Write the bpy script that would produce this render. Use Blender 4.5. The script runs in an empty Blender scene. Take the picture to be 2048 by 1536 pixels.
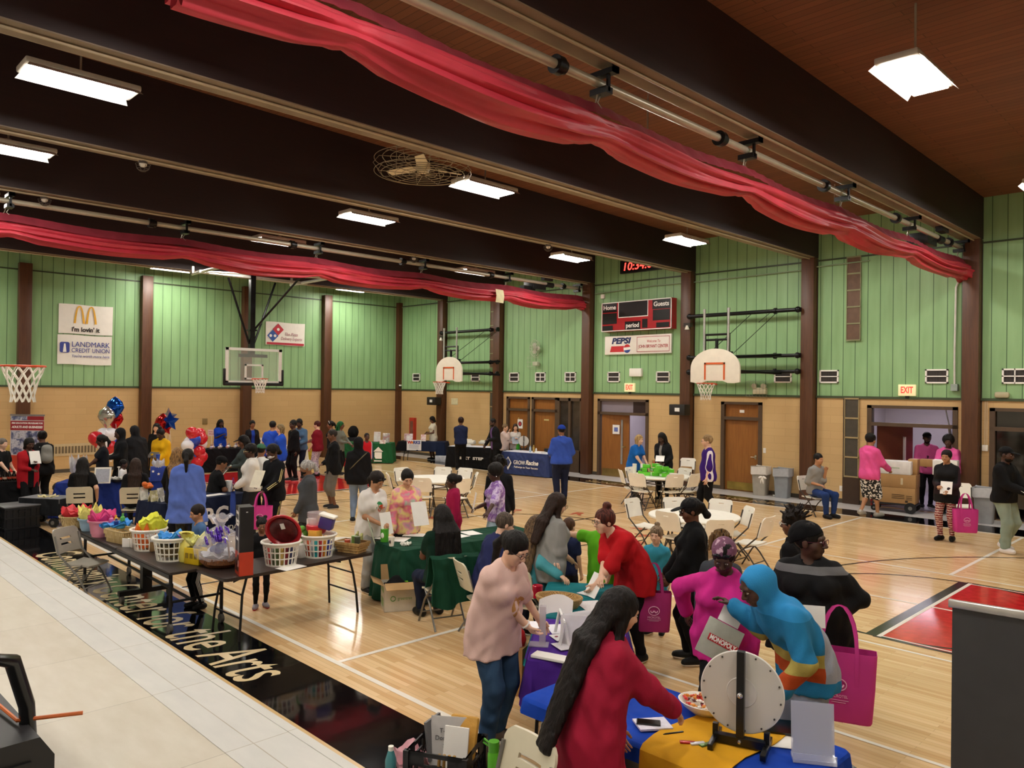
import bpy, bmesh, math, random
import numpy as np
from mathutils import Vector as V, Matrix as MX
random.seed(7); RNG=np.random.default_rng(7)
SC=bpy.context.scene; COL=SC.collection
R=math.radians; PI=math.pi
# ---------------------------------------------------------------- camera (an upright phone on the stage)
F=1542.1; CP=V((27.42,-20.142,2.854))
def _rot(yaw,pitch,roll):
    fw=V((-math.sin(yaw)*math.cos(pitch),math.cos(yaw)*math.cos(pitch),math.sin(pitch)))
    r=fw.cross(V((0,0,1))).normalized(); u=r.cross(fw); c,s=math.cos(roll),math.sin(roll)
    return c*r+s*u,-s*r+c*u,fw
CR,CU,CF=_rot(R(45.3648),R(.32362),R(.72736))
cam=bpy.data.cameras.new('camera'); cam.sensor_width=36; cam.lens=F/2048*36; cam.clip_end=200; cam.clip_start=.05
co=bpy.data.objects.new('camera',cam); COL.objects.link(co)
co.matrix_world=MX(((CR.x,CU.x,-CF.x,CP.x),(CR.y,CU.y,-CF.y,CP.y),(CR.z,CU.z,-CF.z,CP.z),(0,0,0,1)))
SC.camera=co
def ray(px,py): return CF+CR*((px-1024)/F)-CU*((py-768)/F)
def at(px,py,z=0.):
    d=ray(px,py); return CP+d*((z-CP.z)/d.z)
def aty(px,py,y=0.):
    d=ray(px,py); return CP+d*((y-CP.y)/d.y)
def atx(px,py,x=0.):
    d=ray(px,py); return CP+d*((x-CP.x)/d.x)
def depth(p): return (V(p)-CP).dot(CF)
# ---------------------------------------------------------------- materials
def lin(h,k=1.):
    if not isinstance(h,str): return tuple(h)
    h=h.lstrip('#'); o=[]
    for i in (0,2,4):
        c=int(h[i:i+2],16)/255; o.append(k*(c/12.92 if c<=.04045 else ((c+.055)/1.055)**2.4))
    return tuple(o)
MC={}
class NT:
    def __init__(s,name):
        s.m=bpy.data.materials.new(name); s.m.use_nodes=True; s.t=s.m.node_tree; s.n=s.t.nodes; s.b=s.n['Principled BSDF']; s.o=s.n['Material Output']
    def add(s,t,**k):
        n=s.n.new('ShaderNode'+t)
        for a,v in k.items():
            if a.startswith('i_'):
                a=a[2:]; n.inputs[int(a) if a.isdigit() else a.replace('_',' ')].default_value=v
            else: setattr(n,a,v)
        return n
    def ln(s,a,b): s.t.links.new(a,b)
    def coord(s,k='Object',sc=None,rot=None,loc=None):
        c=s.add('TexCoord'); o=c.outputs[k]
        if sc or rot or loc:
            m=s.add('Mapping'); s.ln(o,m.inputs[0])
            if sc: m.inputs['Scale'].default_value=sc
            if rot: m.inputs['Rotation'].default_value=rot
            if loc: m.inputs['Location'].default_value=loc
            o=m.outputs[0]
        return o
    def noise(s,vec,scale,detail=3,rough=.5):
        n=s.add('TexNoise'); n.inputs['Scale'].default_value=scale; n.inputs['Detail'].default_value=detail; n.inputs['Roughness'].default_value=rough
        if vec: s.ln(vec,n.inputs['Vector'])
        return n.outputs['Fac']
    def ramp(s,f,pts,interp='LINEAR'):
        r=s.add('ValToRGB'); s.ln(f,r.inputs[0]); e=r.color_ramp.elements; r.color_ramp.interpolation=interp
        while len(e)<len(pts): e.new(.5)
        for x,(p,c) in zip(e,pts): x.position=p; x.color=(*lin(c),1) if isinstance(c,str) else (*c,1)
        return r.outputs[0]
    def mix(s,f,a,b,blend='MIX'):
        m=s.add('Mix',data_type='RGBA',blend_type=blend)
        for i,x in ((0,f),(6,a),(7,b)):
            if hasattr(x,'is_linked'): s.ln(x,m.inputs[i])
            elif i==0: m.inputs[0].default_value=x
            else: m.inputs[i].default_value=(*lin(x),1)
        return m.outputs[2]
    def math(s,op,a,b=None):
        m=s.add('Math',operation=op)
        for i,x in ((0,a),(1,b)):
            if x is None: continue
            if hasattr(x,'is_linked'): s.ln(x,m.inputs[i])
            else: m.inputs[i].default_value=x
        return m.outputs[0]
    def bump(s,h,strength=.3,dist=.01):
        b=s.add('Bump'); b.inputs['Strength'].default_value=strength; b.inputs['Distance'].default_value=dist
        s.ln(h,b.inputs['Height']); s.ln(b.outputs[0],s.b.inputs['Normal'])
    def set(s,**k):
        for a,v in k.items(): s.b.inputs[a.replace('_',' ')].default_value=v
def M(h,rough=.55,metal=0.,var=.10,scale=7.,bump=.0,bs=60.,spec=.5,em=0.,alpha=1.,trans=0.,coat=0.,emc=None):
    key=(h,rough,metal,var,scale,bump,bs,spec,em,alpha,trans,coat,emc)
    if key in MC: return MC[key]
    t=NT('mat_'+str(h)); c=lin(h); co=t.coord()
    if var>0:
        f=t.noise(co,scale,4); k0=1-var; k1=1+var*.6
        t.ln(t.ramp(f,[(.3,tuple(x*k0 for x in c)),(.7,tuple(min(1,x*k1) for x in c))]),t.b.inputs['Base Color'])
    else: t.set(Base_Color=(*c,1))
    t.set(Roughness=rough,Metallic=metal,Alpha=alpha); t.b.inputs['Specular IOR Level'].default_value=spec
    t.b.inputs['Transmission Weight'].default_value=trans; t.b.inputs['Coat Weight'].default_value=coat
    if em: t.b.inputs['Emission Color'].default_value=(*lin(emc or h),1); t.b.inputs['Emission Strength'].default_value=em
    if bump: t.bump(t.noise(co,bs,4),bump,.01)
    MC[key]=t.m; return t.m
def cloth(h,var=.14,bump=.5):
    key=('cloth',h,var,bump)
    if key in MC: return MC[key]
    t=NT('mat_cloth_'+str(h)); co=t.coord(sc=(1,1,.75)); c=lin(h)
    t.ln(t.ramp(t.noise(co,4.,3),[(.3,tuple(x*(1-var) for x in c)),(.7,tuple(min(1,x*(1+var*.6)) for x in c))]),t.b.inputs['Base Color']); t.set(Roughness=.88); t.b.inputs['Specular IOR Level'].default_value=.2
    w=t.add('TexWave',wave_type='BANDS',bands_direction='DIAGONAL'); t.ln(co,w.inputs[0]); w.inputs['Scale'].default_value=2.2; w.inputs['Distortion'].default_value=9.; w.inputs['Detail'].default_value=2; w.inputs['Detail Scale'].default_value=1.3
    t.bump(t.math('ADD',t.math('MULTIPLY',w.outputs['Fac'],.8),t.math('MULTIPLY',t.noise(co,130.,2),.08)),bump,.03); MC[key]=t.m; return t.m
def plastic(h,r=.4): return M(h,r,0,.05,9.)
def metal(h,r=.35): return M(h,r,.85,.08,12.)
def paperm(h='f2f0ea'): return M(h,.7,0,.03,10.)
def pattern(name,kind,cols,sc=8.,rough=.8,seed=0.):
    """printed fabrics and other small all-over prints"""
    key=(name,kind,tuple(cols),sc,rough,seed)
    if key in MC: return MC[key]
    t=NT('mat_'+name); co=t.coord(loc=(seed,seed*.7,seed*.3))
    if kind=='blotch':
        f=t.noise(co,sc,3,.6); n=len(cols)
        c=t.ramp(f,[(.32+.38*i/max(1,n-1),x) for i,x in enumerate(cols)],'LINEAR')
    elif kind=='print':
        f=t.noise(co,sc,2,.4); c=t.ramp(f,[(0.,cols[0]),(.52,cols[1])]+[(.6+.07*i,x) for i,x in enumerate(cols[2:])],'CONSTANT')
    elif kind=='bands':
        w=t.add('TexWave',wave_type='BANDS',bands_direction='Z'); t.ln(co,w.inputs[0]); w.inputs['Scale'].default_value=sc; w.inputs['Distortion'].default_value=1.5; w.inputs['Detail'].default_value=1; w.inputs['Detail Scale'].default_value=4
        ck=t.add('TexChecker'); t.ln(co,ck.inputs[0]); ck.inputs['Scale'].default_value=sc*3.3
        c=t.mix(t.math('MULTIPLY',ck.outputs['Fac'],.55),t.ramp(w.outputs['Fac'],[(0,cols[0]),(.55,cols[0]),(.6,cols[1]),(1,cols[1])],'CONSTANT'),cols[2])
    elif kind=='plaid':
        ck=t.add('TexChecker'); t.ln(co,ck.inputs[0]); ck.inputs['Scale'].default_value=sc; ck.inputs[1].default_value=(*lin(cols[0]),1); ck.inputs[2].default_value=(*lin(cols[1]),1); c=ck.outputs[0]
    elif kind=='weave':
        b=t.add('TexBrick'); t.ln(co,b.inputs[0]); b.inputs['Scale'].default_value=sc
        for i,x in zip((1,2,3),cols): b.inputs[i].default_value=(*lin(x),1)
        b.inputs['Mortar Size'].default_value=.03; b.inputs['Brick Width'].default_value=.5; c=b.outputs[0]; t.bump(b.outputs[1],.6,.004)
    t.ln(c,t.b.inputs['Base Color']); t.set(Roughness=rough); MC[key]=t.m; return t.m
def zones(name,base,zs,rough=.8,soft=.02,bump=.25):
    """a garment colour with printed patches: zs = [(axis or centre, ...)] in the wearer's own coordinates
    ('z',lo,hi,col) horizontal band, ('s',(x,y,z),r,col) round print, ('x',lo,hi,col), ('y',lo,hi,col)"""
    t=NT('mat_'+name); co=t.coord(); sx=t.add('SeparateXYZ'); t.ln(co,sx.inputs[0])
    n=t.noise(co,5.,4); c=t.mix(n,tuple(x*.85 for x in lin(base)),tuple(min(1,x*1.08) for x in lin(base)))
    for z in zs:
        if z[0] in 'xyz':
            v=sx.outputs['xyz'.index(z[0])]; f=t.math('MULTIPLY',t.math('GREATER_THAN',v,z[1]),t.math('LESS_THAN',v,z[2]))
        elif z[0]=='ax':
            v=t.math('ABSOLUTE',sx.outputs[0]); f=t.math('MULTIPLY',t.math('GREATER_THAN',v,z[1]),t.math('LESS_THAN',v,z[2]))
        else:
            d=t.add('VectorMath',operation='DISTANCE'); t.ln(co,d.inputs[0]); d.inputs[1].default_value=z[1]; f=t.math('LESS_THAN',d.outputs['Value'],z[2])
            if len(z)>4: f=t.math('MULTIPLY',f,t.math('GREATER_THAN',t.noise(co,z[4],2),.5))
        c=t.mix(f,c,z[3])
    t.ln(c,t.b.inputs['Base Color']); t.set(Roughness=rough); t.b.inputs['Specular IOR Level'].default_value=.2
    if bump: t.bump(t.noise(co,150.,3),bump,.01)
    return t.m
# ---------------------------------------------------------------- mesh builder
_BX={}
def _bevbox(s,b,seg=2):
    k=(tuple(round(x,4) for x in s),round(b,4),seg)
    if k not in _BX:
        bm=bmesh.new(); bmesh.ops.create_cube(bm,size=1.); bmesh.ops.scale(bm,vec=s,verts=bm.verts)
        if b>0: bmesh.ops.bevel(bm,geom=bm.edges[:],offset=min(b,min(s)*.48),segments=seg,profile=.5,affect='EDGES')
        bm.verts.index_update(); _BX[k]=([v.co.copy() for v in bm.verts],[[v.index for v in f.verts] for f in bm.faces]); bm.free()
    return _BX[k]
class MB:
    def __init__(s): s.v=[];s.f=[];s.m=[];s.mi=0
    def raw(s,vs,fs):
        o=len(s.v); s.v.extend(tuple(v) for v in vs); s.f.extend([i+o for i in f] for f in fs); s.m.extend([s.mi]*len(fs)); return s
    def box(s,c,z,rot=None,bev=0.,seg=2):
        vs,fs=_bevbox(z,bev,seg); c=V(c)
        if rot is not None:
            if not isinstance(rot,MX): rot=MX.Rotation(rot,3,'Z')
            rot=rot.to_3x3(); vs=[rot@v+c for v in vs]
        else: vs=[v+c for v in vs]
        return s.raw(vs,fs)
    def bb(s,a,b,bev=0.):
        a,b=V(a),V(b); return s.box((a+b)/2,tuple(abs(x) for x in (b-a)),None,bev)
    def tube(s,pts,r,n=8,closed=False,cap=True):
        pts=[V(p) for p in pts]; m=len(pts); rr=r if isinstance(r,(list,tuple)) else [r]*m
        vs=[];fs=[];prev=None
        for i,p in enumerate(pts):
            a=pts[(i-1)%m] if (i or closed) else p; b=pts[(i+1)%m] if (i<m-1 or closed) else p
            d=(b-a).normalized() if (b-a).length>1e-9 else V((0,0,1))
            if prev is None:
                q=V((0,0,1)) if abs(d.z)<.9 else V((1,0,0)); x=d.cross(q).normalized()
            else:
                x=prev-d*prev.dot(d); x=x.normalized() if x.length>1e-6 else d.orthogonal().normalized()
            prev=x; y=d.cross(x)
            for j in range(n):
                t=2*PI*j/n; vs.append(p+(x*math.cos(t)+y*math.sin(t))*rr[i])
        k=m if closed else m-1
        for i in range(k):
            for j in range(n):
                a=i*n+j;b=i*n+(j+1)%n;c=((i+1)%m)*n+(j+1)%n;d=((i+1)%m)*n+j; fs.append([a,b,c,d])
        if cap and not closed: fs.append(list(range(n))[::-1]); fs.append([(m-1)*n+j for j in range(n)])
        return s.raw(vs,fs)
    def cyl(s,a,b,r,r2=None,n=16): return s.tube([a,b],[r,r if r2 is None else r2],n)
    def lathe(s,prof,c=(0,0,0),n=24,mat=None,sx=1.,sy=1.,cap=True):
        c=V(c);vs=[];fs=[];k=len(prof)
        for r,z in prof:
            for j in range(n):
                t=2*PI*j/n; p=V((r*math.cos(t)*sx,r*math.sin(t)*sy,z)); vs.append((mat@p if mat else p)+c)
        for i in range(k-1):
            for j in range(n): fs.append([i*n+j,i*n+(j+1)%n,(i+1)*n+(j+1)%n,(i+1)*n+j])
        if cap: fs.append(list(range(n))[::-1]); fs.append([(k-1)*n+j for j in range(n)])
        return s.raw(vs,fs)
    def sph(s,c,r,n=14,mat=None):
        r=(r,r,r) if not isinstance(r,(tuple,list)) else r; h=n//2
        vs=[];fs=[];c=V(c)
        for i in range(h+1):
            a=PI*i/h-PI/2
            for j in range(n):
                t=2*PI*j/n; p=V((r[0]*math.cos(a)*math.cos(t),r[1]*math.cos(a)*math.sin(t),r[2]*math.sin(a))); vs.append((mat@p if mat else p)+c)
        for i in range(h):
            for j in range(n): fs.append([i*n+j,i*n+(j+1)%n,(i+1)*n+(j+1)%n,(i+1)*n+j])
        return s.raw(vs,fs)
    def prism(s,poly,h,mat=None,z0=0.):
        n=len(poly); vs=[V((x,y,z0)) for x,y in poly]+[V((x,y,z0+h)) for x,y in poly]
        if mat: vs=[mat@v for v in vs]
        a=sum(poly[i][0]*poly[(i+1)%n][1]-poly[(i+1)%n][0]*poly[i][1] for i in range(n)); 
        fs=[list(range(n))[::-1],list(range(n,2*n))]+[[i,(i+1)%n,n+(i+1)%n,n+i] for i in range(n)]
        if a<0: fs=[f[::-1] for f in fs]
        return s.raw(vs,fs)
    def sheet(s,G,th=0.,loop=False):
        """G[i][j] points; th>0 gives it thickness along the normal"""
        nu,nv=len(G),len(G[0]); vs=[V(p) for r in G for p in r]; fs=[]
        for i in range(nu-1+(1 if loop else 0)):
            for j in range(nv-1): fs.append([i*nv+j,((i+1)%nu)*nv+j,((i+1)%nu)*nv+j+1,i*nv+j+1])
        if th:
            nn=[V((0,0,0)) for _ in vs]
            for f in fs:
                q=(vs[f[2]]-vs[f[0]]).cross(vs[f[3]]-vs[f[1]])
                for i in f: nn[i]+=q
            o=len(vs); vs=vs+[v-n.normalized()*th if n.length>0 else v.copy() for v,n in zip(vs,nn)]
            g=[[i+o for i in f][::-1] for f in fs]; e={}
            for f in fs:
                for k in range(4):
                    a,b=f[k],f[(k+1)%4]
                    if (b,a) in e: del e[(b,a)]
                    else: e[(a,b)]=1
            fs=fs+g+[[b,a,a+o,b+o] for a,b in e]
        return s.raw(vs,fs)
    def xf(s,m): s.v=[tuple(m@V(v)) for v in s.v]; return s
    def obj(s,name,mat,parent=None,smooth=40,loc=None,rz=0.):
        me=bpy.data.meshes.new(name); me.from_pydata(s.v,[],s.f)
        for x in (mat if isinstance(mat,(list,tuple)) else [mat]): me.materials.append(x)
        if any(s.m): me.polygons.foreach_set('material_index',s.m)
        if smooth: me.polygons.foreach_set('use_smooth',[True]*len(s.f)); me.set_sharp_from_angle(angle=R(smooth))
        o=bpy.data.objects.new(name,me); COL.objects.link(o)
        if parent: o.parent=parent
        if loc is not None: o.location=loc
        if rz: o.rotation_euler=(0,0,rz)
        return o
def tag(o,label,cat,group=None):
    o['label']=label; o['category']=cat
    if group: o['group']=group
    return o
def T(name,label,cat,loc=(0,0,0),rz=0.,group=None):
    o=bpy.data.objects.new(name,None); o.empty_display_size=.1; COL.objects.link(o); o.location=loc; o.rotation_euler=(0,0,rz); return tag(o,label,cat,group)
def thing(mb,name,mat,label,cat,group=None,loc=None,rz=0.,smooth=40): return tag(mb.obj(name,mat,None,smooth,loc,rz),label,cat,group)
def struct(mb,name,mat,parent=None,smooth=40):
    o=mb.obj(name,mat,parent,smooth)
    if not parent: o['kind']='structure'
    return o
def kids(o): return list(o.children)
def dup(root,loc,rz=0.,label=None,group=None,sc=None):
    r=root.copy(); COL.objects.link(r); r.location=loc; r.rotation_euler=(0,0,rz)
    if sc: r.scale=sc
    if label: r['label']=label
    if group: r['group']=group
    for ch in kids(root):
        c=ch.copy(); COL.objects.link(c); c.parent=r
        for g in kids(ch):
            d=g.copy(); COL.objects.link(d); d.parent=c
    return r
WN=MX.Rotation(PI/2,4,'X')                                   # writing on a wall that faces south
WE=MX.Rotation(PI/2,4,'Z')@WN                                # writing on a wall that faces east
def text(s,size,mat,parent,mtx,name='lettering',shear=0.,bold=0.,ext=.0015,align='CENTER',width=None,sp=1.,line=1.):
    c=bpy.data.curves.new(name,'FONT'); c.body=s; c.size=size; c.extrude=ext; c.shear=shear; c.offset=bold; c.align_x=align; c.align_y='CENTER'; c.space_character=sp; c.space_line=line; c.resolution_u=3
    o=bpy.data.objects.new(name,c); me=bpy.data.meshes.new_from_object(o); bpy.data.objects.remove(o); bpy.data.curves.remove(c)
    if width:
        xs=[v.co.x for v in me.vertices]; k=width/max(1e-6,max(xs)-min(xs)); me.transform(MX.Diagonal((k,1,1,1)))
    me.transform(mtx); me.materials.clear(); me.materials.append(mat)
    o=bpy.data.objects.new(name,me); COL.objects.link(o)
    if parent: o.parent=parent
    return o
def TR(x,y,z): return MX.Translation((x,y,z))
def arc(c,r,a0,a1,n,ax='XY'):
    o=[]
    for i in range(n+1):
        t=a0+(a1-a0)*i/n; x,y=r*math.cos(t),r*math.sin(t)
        o.append(V(c)+(V((x,y,0)) if ax=='XY' else V((x,0,y)) if ax=='XZ' else V((0,x,y))))
    return o
def rrect(w,h,r,n=5):
    o=[]
    for cx,cy,a in ((w/2-r,h/2-r,0),(-w/2+r,h/2-r,PI/2),(-w/2+r,-h/2+r,PI),(w/2-r,-h/2+r,1.5*PI)):
        for i in range(n+1):
            t=a+PI/2*i/n; o.append((cx+r*math.cos(t),cy+r*math.sin(t)))
    return o
def frame(d,up=(0,0,1)):
    """3x3 whose y column points along d"""
    y=V(d).normalized(); x=y.cross(V(up)); x=x.normalized() if x.length>1e-5 else V((1,0,0)); z=x.cross(y)
    return MX((x,y,z)).transposed()
# ---------------------------------------------------------------- people: one blended surface per body, clothes and hair grown round the same skeleton
BIG=9.
def _nets(D,xs,ys,zs):
    S=D<0; nx,ny,nz=D.shape
    c=np.zeros((nx-1,ny-1,nz-1),np.uint8)
    for i in (0,1):
        for j in (0,1):
            for k in (0,1): c+=S[i:nx-1+i,j:ny-1+j,k:nz-1+k]
    mix=(c>0)&(c<8); idx=np.argwhere(mix)
    if len(idx)==0: return np.zeros((0,3)),np.zeros((0,4),int)
    I,J,K=idx.T; num=np.full(mix.shape,-1,np.int64); num[mix]=np.arange(len(idx))
    P=np.zeros((len(idx),3)); W=np.zeros(len(idx))
    co=[(0,0,0),(1,0,0),(0,1,0),(1,1,0),(0,0,1),(1,0,1),(0,1,1),(1,1,1)]
    ax=(xs,ys,zs)
    for a in range(8):
        for b in range(a+1,8):
            A,B=co[a],co[b]
            if sum(abs(p-q) for p,q in zip(A,B))!=1: continue
            da=D[I+A[0],J+A[1],K+A[2]]; db=D[I+B[0],J+B[1],K+B[2]]; m=(da<0)!=(db<0)
            t=np.where(m,da/np.where(m,da-db,1),0.)
            pa=np.stack((xs[I+A[0]],ys[J+A[1]],zs[K+A[2]]),1); pb=np.stack((xs[I+B[0]],ys[J+B[1]],zs[K+B[2]]),1)
            P+=np.where(m[:,None],pa+(pb-pa)*t[:,None],0.); W+=m
    P/=W[:,None]; Q=[]
    for d in range(3):
        s0=[slice(None)]*3; s1=[slice(None)]*3; s0[d]=slice(0,-1); s1[d]=slice(1,None)
        a=S[tuple(s0)]; b=S[tuple(s1)]; ed=np.argwhere(a!=b)
        u,v=[k for k in range(3) if k!=d]
        ok=(ed[:,u]>0)&(ed[:,v]>0)&(ed[:,u]<D.shape[u]-1)&(ed[:,v]<D.shape[v]-1); ed=ed[ok]
        if len(ed)==0: continue
        def at4(du,dv):
            e=ed.copy(); e[:,u]-=du; e[:,v]-=dv; return num[e[:,0],e[:,1],e[:,2]]
        q=np.stack((at4(1,1),at4(0,1),at4(0,0),at4(1,0)),1); ins=a[ed[:,0],ed[:,1],ed[:,2]]
        fl=ins if d!=1 else ~ins
        q[~fl]=q[~fl][:,::-1]; Q.append(q)
    return P,np.concatenate(Q)
def _lines(lo,hi,g,gf,iv):
    o=[lo];x=lo
    while x<hi:
        x+=gf if any(a-gf<=x<=b for a,b in iv) else g
        o.append(x)
    return np.array(o)
def _wob(X,Y,Z,s,sd):
    """cheap drape noise"""
    a=np.sin(X*s*1.1+Z*s*.5+sd)+np.sin(Y*s*1.3-Z*s*.35+sd*2.1)
    return .35*a+.3*np.sin(Z*s*1.6+1.4*a+sd*1.7)+.25*np.sin((X-Y)*s*1.9+1.2*np.sin(Z*s*.9)+sd)
class Sdf:
    """prims: ('c',a,b,ra,rb,side,ratio,k)  ('e',centre,radii,rot,k); negative ops come with op='-'"""
    def __init__(s): s.p=[]
    def cap(s,a,b,ra,rb=None,k=.02,side=None,ratio=1.,op='+'): s.p.append(('c',V(a),V(b),ra,ra if rb is None else rb,side,ratio,k,op)); return s
    def ell(s,c,r,rot=None,k=.02,op='+'): s.p.append(('e',V(c),r,rot,k,op)); return s
    def plane(s,p,n,op='cut'): s.p.append(('p',V(p),V(n).normalized(),op)); return s
    def bounds(s):
        lo=np.full(3,9.);hi=-lo
        for q in s.p:
            if q[0]=='p' or q[-1]=='-': continue
            if q[0]=='c': r=max(q[3],q[4])*max(1,q[6]); P=(q[1],q[2])
            else: r=max(q[2]); P=(q[1],)
            for v in P:
                lo=np.minimum(lo,np.array(v)-r);hi=np.maximum(hi,np.array(v)+r)
        return lo,hi
    def mesh(s,g,gf=None,iv=((),(),()),wob=0.,ws=20.,sd=0.,fin=0.,fs=90.):
        lo,hi=s.bounds(); pad=.035+g; gf=gf or g
        xs,ys,zs=(_lines(lo[i]-pad,hi[i]+pad,g,gf,iv[i]) for i in range(3))
        D=np.full((len(xs),len(ys),len(zs)),BIG,np.float32)
        for q in s.p:
            if q[0]=='p':
                n=q[2]; c=q[1]; d=(xs[:,None,None]-c.x)*n.x+(ys[None,:,None]-c.y)*n.y+(zs[None,None,:]-c.z)*n.z
                np.maximum(D,d,out=D); continue
            k=q[7] if q[0]=='c' else q[4]; op=q[-1]
            if q[0]=='c': r=max(q[3],q[4])*max(1,q[6]); lo2=np.minimum(np.array(q[1]),np.array(q[2]))-r; hi2=np.maximum(np.array(q[1]),np.array(q[2]))+r
            else: r=max(q[2]); lo2=np.array(q[1])-r; hi2=np.array(q[1])+r
            m=k+.03+g; a=[np.searchsorted(v,lo2[i]-m) for i,v in enumerate((xs,ys,zs))]; b=[np.searchsorted(v,hi2[i]+m) for i,v in enumerate((xs,ys,zs))]
            if any(b[i]<=a[i] for i in range(3)): continue
            X=xs[a[0]:b[0],None,None];Y=ys[None,a[1]:b[1],None];Z=zs[None,None,a[2]:b[2]]
            if q[0]=='c':
                A,B=q[1],q[2]; w=B-A; L=max(w.length_squared,1e-9)
                x=X-A.x;y=Y-A.y;z=Z-A.z; t=np.clip((x*w.x+y*w.y+z*w.z)/L,0,1)
                x=x-t*w.x;y=y-t*w.y;z=z-t*w.z; d2=x*x+y*y+z*z
                if q[6]!=1.:
                    u=q[5]; ds=x*u.x+y*u.y+z*u.z; d2=d2-ds*ds*(1-1/q[6]**2)
                d=np.sqrt(np.maximum(d2,0))-(q[3]+(q[4]-q[3])*t)
            else:
                c=q[1]; x=X-c.x;y=Y-c.y;z=Z-c.z
                if q[3] is not None:
                    m3=q[3]; x,y,z=(m3[0][0]*x+m3[1][0]*y+m3[2][0]*z),(m3[0][1]*x+m3[1][1]*y+m3[2][1]*z),(m3[0][2]*x+m3[1][2]*y+m3[2][2]*z)
                rr=q[2]; k0=np.sqrt((x/rr[0])**2+(y/rr[1])**2+(z/rr[2])**2); k1=np.sqrt((x/rr[0]**2)**2+(y/rr[1]**2)**2+(z/rr[2]**2)**2)
                d=k0*(k0-1)/np.maximum(k1,1e-6)
            sl=D[a[0]:b[0],a[1]:b[1],a[2]:b[2]]
            if op=='+':
                h=np.maximum(k-np.abs(sl-d),0)/k if k>0 else 0.
                sl[...]=np.minimum(sl,d)-h*h*k*.25
            elif op=='-':
                h=np.maximum(k-np.abs(sl+d),0)/k if k>0 else 0.
                sl[...]=np.maximum(sl,-d)+h*h*k*.25
        if wob or fin:
            near=np.abs(D)<.06
            if near.any():
                i,j,k=np.nonzero(near); X,Y,Z=xs[i],ys[j],zs[k]; w=0.
                if wob: w=w+wob*_wob(X,Y,Z,ws,sd)
                if fin: w=w+fin*np.sin(X*fs+2*np.sin(Z*fs*.21+sd))*np.sin(Y*fs*1.07+2*np.sin(Z*fs*.17+sd*2))
                D[i,j,k]+=w
        return _nets(D,xs,ys,zs)
def np_obj(P,Q,name,mats,parent=None,scale=1.):
    me=bpy.data.meshes.new(name); n=len(P); me.vertices.add(n); me.vertices.foreach_set('co',np.asarray(P*scale,np.float32).ravel())
    f=len(Q); me.loops.add(f*4); me.loops.foreach_set('vertex_index',Q.astype(np.int32).ravel()); me.polygons.add(f)
    me.polygons.foreach_set('loop_start',np.arange(0,4*f,4,dtype=np.int32)); me.polygons.foreach_set('use_smooth',np.ones(f,bool))
    for m in (mats if isinstance(mats,(list,tuple)) else [mats]): me.materials.append(m)
    me.update(calc_edges=True); me.validate()
    o=bpy.data.objects.new(name,me); COL.objects.link(o)
    if parent: o.parent=parent
    return o
_SK={}
def skin(h):
    if h not in _SK:
        t=NT('mat_skin'); co=t.coord(); c=lin(h)
        t.ln(t.ramp(t.noise(co,9,4),[(.3,tuple(x*.86 for x in c)),(.7,tuple(min(1,x*1.08) for x in c))]),t.b.inputs['Base Color'])
        t.set(Roughness=.5); t.b.inputs['Subsurface Weight'].default_value=.0; t.bump(t.noise(co,220,2),.12,.004); _SK[h]=t.m
    return _SK[h]
_HM={}
def hairm(h,h2=None):
    if (h,h2) not in _HM:
        t=NT('mat_hair'); co=t.coord(sc=(70,70,7)); c=lin(h); d=lin(h2) if h2 else tuple(x*1.35+.001 for x in c)
        n=t.noise(co,1.,3); t.ln(t.ramp(n,[(.35,tuple(x*.6 for x in c)),(.68,d)]),t.b.inputs['Base Color']); t.set(Roughness=.55); t.b.inputs['Specular IOR Level'].default_value=.22; t.bump(n,.9,.012); _HM[(h,h2)]=t.m
    return _HM[(h,h2)]
def ik(a,b,l1,l2,pole):
    d=b-a; L=d.length; 
    if L>(l1+l2)*.995: b=a+d*((l1+l2)*.995/L); d=b-a; L=d.length
    u=d/L; x=(l1*l1-l2*l2+L*L)/(2*L); h=math.sqrt(max(l1*l1-x*x,0)); p=V(pole); p=p-u*p.dot(u); p=p.normalized() if p.length>1e-6 else u.orthogonal().normalized()
    return a+u*x+p*h,b
def hand(S,w,d,n,sd,curl,spread=.0,mf=.0085,thumb=.6):
    """palm + four jointed fingers + thumb; w wrist, d pointing, n the way the palm faces, sd +1 right hand"""
    d=d.normalized(); n=(n-d*n.dot(d)).normalized(); s=d.cross(n).normalized()*sd   # s points to the thumb side
    S.cap(w+d*.012,w+d*.075,.015,.0155,.012,s,1.95)
    for i,(off,L) in enumerate(((.030,.070),(.010,.078),(-.011,.073),(-.030,.057))):
        p=w+d*.083+s*off; a=curl*(1.0+.12*i); f=d*math.cos(a*.7)+n*math.sin(a*.7)+s*spread*(1.5-i)*.6; f.normalize(); q=p+f*L*.52
        f2=d*math.cos(a*1.7)+n*math.sin(a*1.7)+s*spread*(1.5-i)*.5; f2.normalize(); S.cap(w+d*.06+s*off*.9,p,mf*1.05,mf,.006); S.cap(p,q,mf,mf*.95,.004); S.cap(q,q+f2*L*.5,mf*.95,mf*.8,.003)
    b=w+d*.03+s*.026; f=(d*.75+s*thumb+n*.35).normalized(); q=b+f*.045; f2=(d*.95+s*thumb*.25+n*(.3+curl*.4)).normalized()
    S.cap(b-f*.015,q,.013,.0105,.012); S.cap(q,q+f2*.032,.0105,.0085,.004)
class P: pass
PEOPLE=[]
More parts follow.
